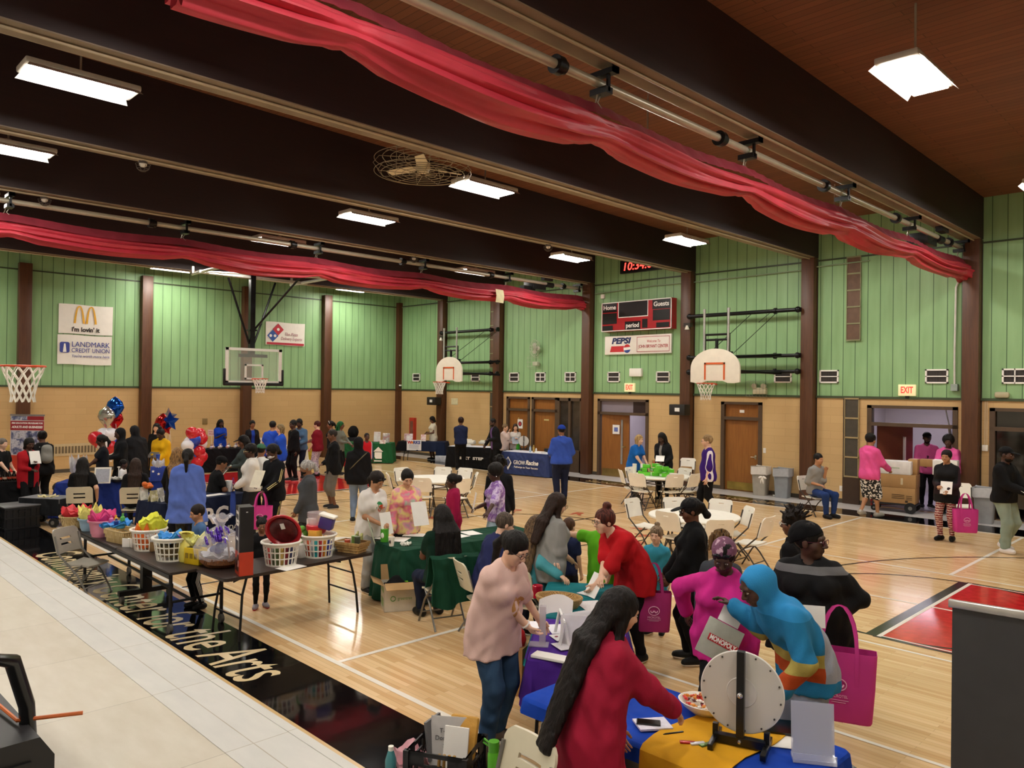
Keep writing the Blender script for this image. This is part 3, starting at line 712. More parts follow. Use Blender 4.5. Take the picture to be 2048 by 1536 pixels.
MTRIM=M('3a3026',.5); MDOOR=m_grain('84501c','9c6428'); MFRAME=M('53402e',.5); MBLACKM=M('0c0c0e',.35,.3); MCREAM=M('e6d9a8',.5,0,.04)
# floor and its painted court
b=MB(); b.bb((-.5,YS-.2,-.12),(X1,.2,0)); fl=struct(b,'floor',MW)
def strip(n,m,x0,y0,x1,y1,z=.0015):
    b=MB(); b.bb((x0,y0,z-.0012),(x1,y1,z)); o=b.obj(n,m,fl,0); return o
GV=m_tile('b5b3b4','adacae')
strip('grey_border',GV,0,-1.015,X1,0); strip('grey_border',GV,0,YS,X1,-16.98)
strip('black_border',MBLK,0,-1.9,X1,-1.015,.0016); strip('black_border',MBLK,0,-16.98,X1,-16.06,.0016)
MWL=M('efe9dc',.25,0,.03); MBL=M('1c1512',.25,0,.03); MGOLD=M('c9a873',.3,0,.05)
strip('gold_line',MGOLD,0,-16.88,X1,-16.835,.003)
for y in (-15.8,-1.98): strip('court_line',MWL,3.2,y-.03,29.8,y+.03,.003)
for x in (20.5,13.3): strip('court_line',MWL,x-.03,-15.8,x+.03,-1.98,.0034)
for y,x0,x1 in ((-6.66,18.0,30),(-8.86,17,30),(-11.0,18,30),(-13.6,22.2,30),(-4.8,3,13.3),(-8.6,9.2,15)): strip('court_line',MWL,x0,y-.022,x1,y+.022,.003)
strip('court_line',MWL,23.61,-6.66,23.67,-2.,.003); strip('court_line',M('7a7a76',.3),22.,-14.32,30.,-14.28,.003); strip('court_line',MBL,16.46,-15.8,16.51,-1.98,.004)
for x0,x1 in ((3.2,9.0),(24.0,29.8)):
    strip('key_paint',MRED,x0,-10.70,x1,-7.04,.002)
    for y in (-10.72,-7.02): strip('court_line',MBL,x0-.03,y-.025,x1+.03,y+.025,.004)
    for y in (-10.66,-7.08): strip('court_line',MWL,x0,y-.015,x1,y+.015,.0045)
    xe=x1 if x0<10 else x0; strip('court_line',M('1e241c',.2),xe-.13 if x0>10 else xe,-10.7,xe if x0>10 else xe+.13,-7.04,.0042); strip('court_line',MWL,xe-.0 if x0>10 else xe-.05,-10.7,xe+.05 if x0>10 else xe,-7.04,.0046)
for x in (24.95,25.9,26.8):
    for y in (-11.0,-6.9): strip('court_line',MBL,x,y,x+.06 if x>25 else x+.2,y+.2,.004)
def ring(n,m,c,r,w,a0,a1,z=.0036):
    b=MB(); k=64; vs=[];fs=[]
    for i in range(k+1):
        a=a0+(a1-a0)*i/k
        for rr in (r-w/2,r+w/2): vs.append((c[0]+rr*math.cos(a),c[1]+rr*math.sin(a),z))
    for i in range(k): fs.append([2*i,2*i+1,2*i+3,2*i+2])
    b.raw(vs,fs); return b.obj(n,m,fl,0)
for c,s in ((28.0,1),(5.0,-1)): ring('court_line',MBL,(c,-8.87),6.02,.045,PI/2 if s>0 else -PI/2,1.5*PI if s>0 else PI/2)
for c in (24.0,9.0): ring('court_line',MBL,(c,-8.87),1.83,.045,0,2*PI,.0038)
ring('court_line',MBL,(16.5,-8.9),1.86,.05,0,2*PI)
MOR=M('b8482a',.3,0,.04)
for i,ch in enumerate('PARK PARK PARK PARK '):
    if ch==' ': continue
    a=R(140-i*18); text(ch,.52,MOR,fl,TR(16.5+2.33*math.cos(a),-8.9+2.33*math.sin(a),.004)@MX.Rotation(a-PI/2,4,'Z'),'lettering',bold=.012,ext=.0005)
MTX=M('d2bd92',.35,0,.04)
text('Community Center for the Arts',.92,MTX,fl,TR(16.55,-16.5,.0035)@MX.Diagonal((1,1,1,1)),'lettering',shear=.28,bold=.004,ext=.0005,width=7.6)
text('JOHN BRYANT COMMUNITY CENTER',.44,M('a4885c',.35,0,.04),fl,TR(15.2,-1.5,.0035)@MX.Rotation(PI,4,'Z'),'lettering',bold=.006,ext=.0005,width=6.6)
# stage
b=MB(); b.bb((-.5,-27,0),(X1,YS,ZS)); struct(b,'floor_stage',[m_tile('bdb5a2','b5ac98')],None,0)
b=MB(); b.bb((-.5,-18.54,ZS-.002),(X1,YS+.004,ZS+.003)); b.bb((-.5,YS-.03,ZS-.06),(X1,YS+.02,ZS+.006)); struct(b,'trim_1',[m_tile('bdbdb9','b8b8b4')],None,0)
# north wall with its openings
b=MB(); op=[(6.76,7.98,2.55),(8.06,10.45,2.55),(11.12,13.17,2.55),(15.72,17.0,2.55),(19.85,21.91,2.55),(22.56,24.9,2.55)]
b.mi=0; x=0.
for x0,x1,h in op:
    b.bb((x,0,0),(x0,.22,ZB)); b.bb((x0,0,h),(x1,.22,ZB)); x=x1
b.bb((x,0,0),(X1,.22,ZB)); b.mi=1; b.bb((-.22,0,ZB),(X1,.22,8.0)); struct(b,'wall_north',[MBLOCK,MBRD],None,0)
b=MB(); b.bb((10.44,-.0,0),(10.46,.001,.01)); b.mi=0; b.bb((-.22,-27,0),(0,.22,ZB)); b.mi=1; b.bb((-.22,-27,ZB),(0,.22,8.2)); struct(b,'wall_west',[MBLOCK,MBRD],None,0)
b=MB(); b.bb((X1,-27,0),(X1+.2,.22,8.2)); struct(b,'wall_east',M('c8b890',.6),None,0)
b=MB(); b.bb((-.22,-27.2,0),(X1,-27,8.2)); struct(b,'wall_south',M('d8d0c0',.6),None,0)
b=MB(); y0,y1=.3,-27.2
b.raw([(-.3,y0,ceil_z(0)),(X1+.2,y0,ceil_z(0)),(X1+.2,y1,ceil_z(-18.5)),(-.3,y1,ceil_z(-18.5)),(-.3,y0,8.4),(X1+.2,y0,8.4),(X1+.2,y1,8.4),(-.3,y1,8.4)],[[0,1,2,3],[7,6,5,4],[0,4,5,1],[2,6,7,3]]); struct(b,'ceiling',m_ceil(),None,0)
# dark trim between boards and block, upper rail, baseboards
cx=[3.05,6.38,10.74,14.62,18.36,22.21,26.2,30.1]; cy=[-3.68,-7.06,-10.63,-14.2,-17.7]
b=MB(); b.bb((0,-.035,ZB-.03),(X1,0,ZB+.03)); b.bb((0,-.03,ZC-.03),(X1,0,ZC+.01)); struct(b,'trim_2',M('3d4a30',.5),None,0)
b=MB(); b.bb((0,-27,ZB-.03),(.035,0,ZB+.03)); b.bb((0,-18,ZC-.06),(.03,0,ZC-.02)); struct(b,'trim_3',M('3d4a30',.5),None,0)
b=MB(); x=0
for x0,x1,h in op: b.bb((x,-.02,0),(x0,0,.11)); x=x1
b.bb((x,-.02,0),(X1,0,.11)); struct(b,'baseboard_north',M('4a4438',.6),None,0)
b=MB(); b.bb((0,-18,0),(.02,0,.11)); struct(b,'baseboard_west',M('4a4438',.6),None,0)
for i,x in enumerate(cx):
    b=MB(); b.bb((x-.17,-.24,0),(x+.17,0,6.5),.006); c=struct(b,'column',MCOL)
    b=MB(); b.bb((x-.19,.0-.012,0),(x-.175,0.,6.4)); b.bb((x+.175,-.012,0),(x+.19,0,6.4)); b.obj('edge_trim',M('2a1c12'),c)
b=MB(); b.bb((0,-.2,0),(.2,0,6.5)); struct(b,'column',MCOL)
for i,y in enumerate(cy):
    b=MB(); b.bb((0,y-.17,0),(.24,y+.17,6.5),.006); struct(b,'column',MCOL)
for i,x in enumerate(cx):
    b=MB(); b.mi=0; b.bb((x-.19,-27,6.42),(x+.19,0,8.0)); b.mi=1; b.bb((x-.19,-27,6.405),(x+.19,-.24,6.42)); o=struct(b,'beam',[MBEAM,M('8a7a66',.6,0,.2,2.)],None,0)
    b=MB(); b.tube([(x-.22,-27,6.44),(x-.22,-.05,6.44)],.028,8); b.tube([(x+.05,-27,6.385),(x+.05,-.05,6.385)],.02,8); o2=b.obj('conduit',M('b4a68c',.5,.2),o)
# doors
DIM=M('15110d',.5)
def doorset(n,x0,x1,kind):
    h=2.55; b=MB(); w=.11
    b.bb((x0,-.03,0),(x0+w,.16,h)); b.bb((x1-w,-.03,0),(x1,.16,h)); b.bb((x0,-.03,h-w*.7),(x1,.16,h)); b.bb((x0,-.03,2.03),(x1,.12,2.12)); d=struct(b,'door_%d'%n,MFRAME,None,0); return d
d1=doorset(1,6.76,7.98,0); b=MB(); b.bb((6.87,.06,.01),(7.87,.11,2.03)); b.obj('door_leaf',MDOOR,d1); b=MB(); b.bb((6.87,.06,2.12),(7.87,.10,2.48)); b.obj('transom_panel',MDOOR,d1)
d2=doorset(2,8.06,9.32,0); b=MB(); b.bb((8.17,.06,.01),(9.21,.11,2.03)); b.obj('door_leaf',MDOOR,d2); b=MB(); b.bb((8.17,.06,2.12),(9.21,.10,2.48)); b.obj('transom_panel',MDOOR,d2)
d4=doorset(3,15.72,17.0,0); b=MB(); b.bb((15.83,.06,.01),(16.89,.11,2.03)); lf=b.obj('door_leaf',MDOOR,d4); b=MB(); b.bb((15.83,.06,2.12),(16.89,.10,2.48)); b.obj('transom_panel',MDOOR,d4); b=MB(); b.bb((15.9,.05,.03),(16.82,.06,.25)); b.obj('kick_plate',M('b09a50',.3,.8,.3,3.),d4)
for d,x in ((d1,7.76),(d2,9.1),(d4,16.78)):
    b=MB(); b.cyl((x,.06,1.0),(x,-.0,1.0),.022); b.tube([(x,0,1.0),(x-.11,-.01,1.0)],.013,8); b.bb((x-.03,.05,.94),(x+.03,.06,1.06)); b.obj('handle',metal('d8d0b8',.25),d)
b=MB(); b.bb((8.62,.05,1.72),(8.85,.06,1.77)); b.obj('name_plate',M('d8c88a',.4,.3),d2)
b=MB(); b.bb((16.28,.045,2.24),(16.42,.06,2.32)); b.obj('room_plate',paperm(),d4)
b=MB(); b.cyl((7.35,.06,1.75),(7.35,.04,1.75),.03); b.obj('peephole',metal('d8c88a'),d1)
# two dark glass panes beside the second door
b=MB()
for a,c in ((9.32,9.42),(9.83,9.93),(10.35,10.45)): b.bb((a,-.03,.0),(c,.14,2.55))
b.bb((9.32,-.03,2.44),(10.45,.14,2.55)); b.bb((9.32,-.03,0),(10.45,.14,.75)); w1=struct(b,'window_1',MFRAME,None,0)
GD=M('3c3832',.08,0,.35,3.,0,60,.8)
for a,c in ((9.42,9.83),(9.93,10.35)): b=MB(); b.bb((a,.05,.75),(c,.07,2.44)); b.obj('pane',GD,w1)
# corridor behind the open doors
MCO=M('a8a0a4',.6,0,.05,2.); MCF=M('8f8794',.35,0,.08,3.)
b=MB(); b.bb((10.6,.22,-.02),(25.2,4.4,.001)); struct(b,'floor_corridor',MCF,None,0)
b=MB(); b.bb((10.6,4.2,0),(22.2,4.4,2.9)); b.bb((10.4,.22,0),(10.6,4.4,2.9)); b.bb((13.6,.22,0),(13.8,4.2,2.9)); b.bb((18.6,.22,0),(18.8,4.2,2.9)); b.bb((22.2,.22,0),(22.4,4.4,2.9)); struct(b,'wall_corridor',MCO,None,0)
b=MB(); b.bb((22.4,2.2,0),(25.4,2.3,2.9)); b.bb((25.2,.22,0),(25.4,2.3,2.9)); struct(b,'wall_lobby',M('2c2620',.5),None,0)
b=MB(); b.bb((10.4,.22,2.9),(25.4,4.4,3.0)); struct(b,'ceiling_corridor',M('c8c4c8',.6),None,0)
d3=doorset(4,11.12,13.17,0); b=MB(); b.box((11.78,.12,1.02),(1.02,.05,2.02),R(8)); lf=b.obj('door_leaf',MDOOR,d3); b=MB(); b.box((12.93,.42,1.02),(.62,.05,2.02),R(-62)); b.obj('door_leaf',M('5c3a22',.4),d3)
b=MB(); b.box((12.04,.11,1.15),(.07,.012,1.45),R(8)); b.obj('glass_slot',M('9a9a98',.15,.2),d3); b=MB(); b.box((11.8,.085,.13),(.98,.012,.24),R(8)); b.obj('kick_plate',M('a08850',.3,.8),d3)
b=MB(); b.cyl((12.2,.1,1.0),(12.2,.02,1.0),.02); b.tube([(12.2,.02,1.0),(12.12,.0,1.0)],.012,8); b.obj('handle',metal('a89868'),d3)
b=MB(); b.bb((11.23,.06,2.12),(12.52,.07,2.47)); b.obj('transom_glass',M('8c8490',.1,0,.1,2.),d3); b=MB(); b.bb((12.52,.06,2.12),(13.06,.07,2.47)); b.obj('transom_glass',M('3a3032',.1),d3)
d5=doorset(5,19.85,21.91,0); b=MB(); b.box((20.3,.62,1.02),(.95,.05,2.02),R(52)); b.obj('door_leaf',M('6e3a22',.4),d5); b=MB(); b.box((20.5,.72,1.3),(.03,.08,.9),R(52)); b.obj('glass_slot',M('e8e4e6',.2),d5)
b=MB(); b.bb((19.96,.06,2.12),(21.8,.066,2.47)); b.obj('transom_glass',M('f0eef2',.02,0,0,7,0,60,.3,0,1,.97),d5)
b=MB(); b.tube([(21.62,.35,2.02),(21.72,.35,1.0)],.02,8); b.tube([(21.55,.32,2.5),(21.72,.4,1.6)],.016,8); b.obj('door_closer',metal('c8c8cc'),d5)
b=MB(); b.bb((20.62,4.16,0),(21.55,4.2,2.35)); b.bb((20.72,4.13,0),(21.45,4.16,2.25)); struct(b,'door_6',[M('6a7898',.4)],None,0)
d7=doorset(7,22.56,24.9,0); b=MB(); b.bb((22.67,.06,.3),(24.8,.075,2.48)); b.obj('pane',M('16120e',.06,0,.5,2.,0,60,.9),d7)
# narrow brown panelled strips that run up the wall beside two columns
def wstrip(n,x0,x1,z0,z1,k,c):
    b=MB(); b.mi=0; b.bb((x0,-.04,z0),(x1,-.002,z1)); b.mi=1
    for i in range(k+1): z=z0+(z1-z0)*i/k; b.bb((x0-.02,-.06,z-.018),(x1+.02,-.03,z+.018))
    for x in (x0-.02,x1): b.bb((x,-.06,z0),(x+.02,-.03,z1))
    struct(b,'window_%d'%n,[M(c,.35,0,.15),M('8c9068' if z0>3 else 'a89468',.5)],None,0)
wstrip(2,19.33,19.66,4.2,6.34,5,'6b5240'); wstrip(3,19.31,19.64,.7,2.7,4,'4a453c'); wstrip(4,5.86,6.16,3.64,6.3,5,'6b5240'); wstrip(5,5.9,6.18,.5,2.7,4,'55524a')
b=MB(); b.bb((19.27,-.05,0),(19.68,-.002,.68)); b.bb((19.25,-.03,0),(19.29,0,2.7)); struct(b,'trim_4',M('3e2a1a',.5),None,0)
# ---------------------------------------------------------------- fixed equipment: lamps, dividers, baskets, signs
LAMP=40.; EXPO=0.8
# lamps
HW=M('d8d4cc',.4); HL=M('ffffff',.4,0,0,7,0,60,.5,LAMP,1,0,0,'fff8ee')
def lampm():
    t=T('ceiling_light','x y z w','light'); b=MB(); b.bb((-.24,-.66,.02),(.24,.66,.10),.02)
    for s in (1,-1): b.raw([(s*.24,-.62,.03),(s*.30,-.66,-.03),(s*.30,.66,-.03),(s*.24,.62,.03)],[[0,1,2,3] if s<0 else [3,2,1,0]])
    b.obj('housing',HW,t); b=MB(); b.bb((-.2,-.58,-.012),(.2,.58,.02)); b.obj('diffuser',HL,t)
    b=MB(); b.cyl((0,0,.1),(0,0,1.0),.014,None,8); b.cyl((0,0,.1),(0,0,.16),.05,None,10); b.obj('stem',M('b8b0a0',.4),t); return t
L0=lampm(); bays=[1.3,4.7,8.5,12.66,16.55,20.3,24.2,28.2]; LZ=6.66; rowsY=[-3.2,-10.2,-17.2]
RW={-3.2:'by the scoreboard wall',-10.2:'over the middle of the court',-17.2:'along the stage side'}
BN=['first','second','third','fourth','fifth','sixth','seventh','eighth']
k=0
for i,x in enumerate(bays):
    for y in rowsY+[-23.5]:
        if y<-20 and i<4: continue
        lb='lit rectangular lamp, %s from the banner wall, row %s'%(BN[i],RW.get(y,'above the stage'))
        if k==0: L0.location=(x,y,LZ); L0['label']=lb; L0['group']='rectangular ceiling lamps'
        else: dup(L0,(x,y,LZ),0,lb,'rectangular ceiling lamps')
        k+=1
# small caged lamps under the beams
t=T('cage_lamp','x y z w','light',(0,0,0),0,'caged round lamps'); b=MB()
for i in range(8):
    a=2*PI*i/8; b.tube([V((.11*math.cos(a)*math.sin(p),.11*math.sin(a)*math.sin(p),-.11-.11*math.cos(p)+.03)) for p in (1.4,1.0,.6,.2,0)][::-1],.004,4)
for r,z in ((.11,-.08),(.085,-.15),(.04,-.185)): b.tube(arc((0,0,z),r,0,2*PI,16)[:-1],.004,4,True)
b.obj('wire_cage',M('5a5048',.5,.4),t); b=MB(); b.sph((0,0,-.08),(.06,.06,.045),12); b.obj('bulb',M('e8e0d0',.2),t); b=MB(); b.cyl((0,0,0),(0,0,-.06),.06,.07); b.obj('socket',M('4a4038',.5),t)
k=0
for px,py,x in ((289,128,14.62),(91,282,10.74),(829,435,10.74),(1098,372,14.62),(1485,480,14.62),(1222,515,10.74)):
    p=atx(px,py,x); lb=['round caged lamp under the beam nearest the top left lit lamp','round caged lamp under the third beam at the far left edge','round caged lamp on the beam between two lit lamps left of the fan','round caged lamp on the beam just right of the fan','round caged lamp at the wall end of the beam, far right','round caged lamp above the red digital clock'][k]
    if k==0: t.location=(x,p.y,6.40); t['label']=lb
    else: dup(t,(x,p.y,6.40),0,lb,'caged round lamps')
    k+=1
# roll-up divider curtains with their drive tubes
MCUR=M('bc3444',.5,0,.2,2.2); MCUR2=M('8e2f3e',.45,0,.25,3.)
def divider(x,label,ytop,ph):
    c=T('divider_curtain',label,'curtain',(x,0,0)); n=220; y0,y1=.02,-18.1
    G=[];rg=random.Random(ph)
    for i in range(n+1):
        y=y0+(y1-y0)*i/n; u=(y+.5)/-3.25; sag=abs(math.sin(PI*u))**1.6; pin=max(0,1-abs(((u+.5)%1)-.5)*7)
        row=[]; K=64; bulk=1.+.14*math.sin(y*.8+ph)+.07*math.sin(y*2.1+ph*2)
        for j in range(K):
            a=2*PI*j/K; w=.4*math.sin(y*.5+ph)+.2*math.sin(y*1.3)
            f=.026*math.cos(9*a+w*2.2)+.016*math.cos(15*a-w*3+ph); fold=f*(1.-.55*pin)*(1.15 if math.sin(a)<.55 else .35)
            fold+=.016*pin*math.sin(y*26)*(.5+.5*math.cos(a*3))
            r=(.215*bulk+fold)*(1-.2*pin)
            row.append((r*math.cos(a)*1.05-.05*math.sin(a),y,5.69-.06*sag+r*.88*math.sin(a)+.02*pin))
        G.append(row+[row[0]])
    b=MB(); b.sheet(G); b.obj('folded_fabric',MCUR,c,60)
    G=[]
    for i in range(n+1):
        y=y0+(y1-y0)*i/n; u=(y+.5)/-3.25; sag=abs(math.sin(PI*u))**1.4; G.append([(.0+.012*math.sin(y*23),y,6.0-.06*sag),(.05+.02*math.sin(y*15),y,5.93-.06*sag),(.12+.015*math.sin(y*31),y,5.84-.075*sag)])
    b=MB(); b.sheet(G,.004); b.obj('vinyl_header',MCUR2,c,60)
    b=MB()
    for q in range(6):
        y=-.5-3.25*q
        for d in (.05,-.03): b.tube([(-.0,y+d,6.18),(0,y+d*.4-.06,6.02),(0.01,y+d*2-.06,5.94)],.008,5)
    b.obj('chain',M('b0a898',.35,.6),c)
    tb=T('drive_tube','white drive tube above the %s'%ytop,'pipe',(x,0,0)); b=MB(); b.cyl((0,-.3,6.23),(0,-18.1,6.23),.05,None,14); b.obj('tube',M('c2bba8',.35,.3),tb)
    for q in range(6):
        y=-.5-3.25*q; b=MB(); b.bb((.205,y-.05,6.30),(.225,y+.05,6.95)); b.bb((-.12,y-.05,6.30),(.225,y+.05,6.36)); b.bb((.10,y-.02,6.12),(.13,y+.02,6.32)); b.bb((-.10,y-.06,6.10),(.13,y+.06,6.17))
        b.obj('bracket',MBLACKM,tb)
        b=MB(); b.cyl((0,y-.75,6.23),(0,y-.66,6.23),.10,None,16); b.cyl((0,y-.70,6.23),(0,y-.60,6.23),.075,None,16); b.obj('coupling',MBLACKM,tb)
    b=MB(); b.bb((-.42,-2.6,6.02),(.0,-2.0,6.26),.01); b.bb((-.3,-2.9,5.98),(-.1,-2.4,6.1)); b.cyl((0,-2.0,6.2),(0,-1.7,6.2),.085); b.bb((.05,-2.3,6.3),(.2,-1.9,6.5)); b.obj('motor',M('1c1c1e',.45,.3),tb)
    return c
divider(22.02,'long red rolled-up divider curtain swagged across the upper right ceiling','near red divider curtain',1.)
divider(10.55,'red rolled-up divider curtain hanging in front of the green banner wall','far red divider curtain',4.)
p=atx(995,594,10.78); thing(MB().sheet([[(0,-.16,.2),(.0,.16,.19)],[(.05,-.16,0),(.05,.16,0)],[(.0,-.15,-.19),(.01,.16,-.2)]],.006),'paper_sheet',M('d8d0a8',.7),'cream paper sheet hung over the far red curtain','sheet',None,(10.86,p.y,p.z+.02))
# caged ceiling fan
fp=at(846,333,6.78); t=T('ceiling_fan','caged three-blade ceiling fan hanging between two dark beams','fan',fp)
b=MB(); r=.86
for z,k in ((-.14,7),(.14,6)):
    for j in range(1,k+1): b.tube(arc((0,0,z*(1 if j<k else .8)),r*j/k,0,2*PI,36)[:-1],.006,4,True)
for i in range(12):
    a=2*PI*i/12; c,s=math.cos(a),math.sin(a); b.tube([(.05*c,.05*s,-.15),(r*.9*c,r*.9*s,-.13),(r*1.02*c,r*1.02*s,0),(r*.9*c,r*.9*s,.13),(.1*c,.1*s,.15)],.006,4)
b.obj('wire_guard',M('a09680',.4,.4),t)
b=MB(); b.lathe([(.02,-.13),(.1,-.11),(.13,-.03),(.12,.06),(.05,.1)]); b.obj('motor',M('e0d4b4',.4),t)
for i in range(3):
    a=2*PI*i/3+1.35; m=MX.Rotation(a,4,'Z')@MX.Rotation(R(14),4,'X'); b=MB(); b.prism([(.1,-.04),(.3,-.10),(.74,-.09),(.76,.07),(.3,.10),(.1,.05)],.012,m,-.03); b.obj('blade',M('eadfbe',.45),t)
b=MB(); b.cyl((0,0,.1),(0,0,.9),.018)
for s in (1,-1): b.cyl((s*.8,0,.1),(s*.8,0,.9),.008)
b.obj('stem',M('8a8070',.5),t)
# ---- basketball goals
MNET=M('efece2',.7,0,.03); MRIM=M('d0491f',.4); MBRD_W=M('eee8d8',.45,0,.04); MORG=M('d9622c',.5,0,.03)
def hoop(par,c,out):
    """rim + net, c rim centre, out = unit vector away from the board"""
    o=V(out); s=V((-o.y,o.x,0)); c=V(c); b=MB(); b.tube([c+(o*math.cos(a)+s*math.sin(a))*.235 for a in [2*PI*i/28 for i in range(28)]],.012,8,True)
    b.tube([c-o*.40+s*.06,c-o*.22+s*.06],.012,6); b.tube([c-o*.40-s*.06,c-o*.22-s*.06],.012,6); b.box(c-o*.36-V((0,0,.02)),(.16,.16,.03),math.atan2(o.y,o.x)); b.obj('rim',MRIM,par)
    b=MB(); N=12; lv=[(.235,0),(.20,-.09),(.165,-.18),(.14,-.27),(.125,-.36),(.135,-.44)]
    for k in range(N):
        for sg in (1,-1): b.tube([c+(o*math.cos(a)+s*math.sin(a))*r+V((0,0,z)) for a,(r,z) in ((2*PI*(k+sg*.5*j)/N,lv[j]) for j in range(6))],.0075,4,False,False)
    b.obj('net',MNET,par)
def fanboard(label,x,y,out,wall=True,cols=None):
    t=T('basketball_hoop',label,'basketball hoop',(0,0,0)); s=out
    pts=[(-.735,0)]+[(-.735,.32)]+[(.735*math.cos(a),.36+.53*math.sin(a)) for a in [PI-PI*i/20 for i in range(1,20)]]+[(.735,.32),(.735,0),(.56,-.03),(.38,-.02),(.24,.03),(-.24,.03),(-.38,-.02),(-.56,-.03)]
    m=TR(x,y,3.09)@MX.Rotation(PI/2,4,'X'); b=MB(); b.prism(pts,.05,m,-.025); bo=b.obj('backboard',MBRD_W,t)
    yy=y+s*.03; b=MB()
    for a,c in (((-.31,.06),(-.26,.52)),((.26,.06),(.31,.52)),((-.31,.47),(.31,.52))): b.bb((x+a[0],yy-.004,3.09+a[1]),(x+c[0],yy+.004,3.09+c[1]))
    b.obj('target_square',MORG,bo); hoop(t,(x,y+s*.45,3.05),(0,s,0))
    if wall:
        w=-.42*1.; b=MB()
        for dx in (-.36,.36): b.tube([(x+dx,y+.08,3.5),(x+dx,y+.08,4.35)],.035,8)
        for z in (4.22,4.36): b.tube([(x-.38,y+.08,z),(x+.38,y+.08,z)],.03,8)
        b.tube([(x,y+.08,3.9),(x,y+.08,4.25)],.045,8)
        for dx in (-.36,.36): b.bb((x+dx-.05,y+.1,3.5),(x+dx+.05,y+.2,3.9)); b.tube([(x+dx,y+.08,3.75),(x+dx*3.,-.35,3.85)],.04,8); b.tube([(x+dx,y+.08,3.4),(x+dx*3.,-.35,3.35)],.035,8)
        b.obj('carriage',MBLACKM,t)
        b=MB()
        for dx in (-.36,.36): b.cyl((x+dx,y+.04,3.9),(x+dx,y+.04,4.98),.032); b.cyl((x+dx,y+.04,4.98),(x+dx,y+.04,5.05),.04)
        b.obj('rail',metal('c4c4c0',.3),t)
        b=MB(); 
        for z in (5.05,3.83,3.40):
            b.cyl((cols[0],-.33,z),(cols[1],-.33,z),.055 if z>5 else .05,None,12)
            for xx in (cols[0]+.03,cols[1]-.03): b.sph((xx,-.33,z),.085,10); b.bb((xx-.06,-.33,z-.06),(xx+.06,-.2,z+.06))
            for xx in (x+.9,): b.cyl((xx-.03,-.33,z),(xx+.03,-.33,z),.085)
        b.obj('wall_pipes',MBLACKM,t)
        b=MB(); b.tube([(x+.95,-.36,5.0),(x+.42,y+.1,3.8)],.010,5); b.tube([(x+.2,-.36,5.0),(x-.2,y+.1,3.9)],.010,5); b.tube([(x+.75,-.36,5.0),(x+.5,-.5,4.75)],.010,5); b.obj('tie_rod',M('3a4238',.4,.5),t)
    return t
fanboard('fan-shaped white basketball backboard on wall pipes left of the single wooden door',16.62,-1.9,-1,True,(14.79,18.18))
fanboard('fan-shaped white basketball backboard in the corner beside the banner wall',5.65,-1.9,-1,True,(3.22,6.2))
fanboard('basketball rim with white net at the far left edge',16.5,-18.22,1,False)
t=T('basketball_hoop','glass basketball backboard hung from a black ceiling mast','basketball hoop'); X=4.6; yc=-8.95; b=MB()
b.bb((X-.01,yc-.9,2.92),(X+.006,yc+.9,3.98)); bo=b.obj('glass_panel',M('e4efe6',.03,0,0,7,0,60,.5,0,.16),t)
b=MB()
for a,c in (((-.93,2.9),(-.83,4.0)),((.83,2.9),(.93,4.0)),((-.93,2.9),(.93,2.98)),((-.93,3.92),(.93,4.0)),((-.30,3.03),(-.25,3.50)),((.25,3.03),(.30,3.50)),((-.3,3.03),(.3,3.08)),((-.3,3.45),(.3,3.50))): b.bb((X-.02,yc+a[0],a[1]),(X+.02,yc+c[0],c[1]))
b.obj('white_frame',M('eef0ea',.45,0,.02),t)
b=MB(); b.bb((X-.04,yc-.98,2.83),(X+.05,yc+.98,2.93),.02)
for s in (1,-1): b.bb((X-.04,yc+s*.955-.035,2.85),(X+.05,yc+s*.955+.035,3.35),.02)
b.obj('edge_padding',M('101012',.5),t)
b=MB(); b.bb((X-.28,yc-.08,3.75),(X-.12,yc+.08,6.42)); 
for s in (1,-1): b.tube([(X-.2,yc+s*.08,4.15),(X-.2,yc+s*.78,6.15)],.035,8); b.tube([(X-.12,yc+s*.30,3.8),(X-.03,yc+s*.3,3.8)],.03,6)
b.tube([(X-.2,yc+.08,4.6),(X+1.6,yc+.7,6.2)],.032,8); b.bb((X-.12,yc-.45,3.72),(X-.02,yc+.45,3.82)); b.bb((X-.32,yc-.12,4.55),(X-.08,yc+.12,4.6)); b.obj('mast',M('0e0e10',.25,.3),t)
b=MB(); b.bb((X-.26,yc-1.7,6.2),(X-.14,yc+1.9,6.28)); b.bb((X+1.5,yc-1.2,6.2),(X+1.62,yc+1.9,6.28)); b.tube([(X-.9,yc-1.6,6.24),(X+2.4,yc-1.6,6.24)],.05,8); b.tube([(X-.9,yc+1.7,6.24),(X+2.4,yc+1.7,6.24)],.05,8); b.tube([(X-.2,yc-1.6,6.24),(X+1.5,yc+1.6,6.24)],.03,8)
for x_ in (X-.75,X+1.8):
    for s in (1,-1): b.bb((x_-.03,yc+s*1.65-.03,6.24),(x_+.03,yc+s*1.65+.03,6.45))
b.obj('ceiling_frame',M('d0cec6',.3,.3),t); hoop(t,(X+.42,yc,3.05),(1,0,0))
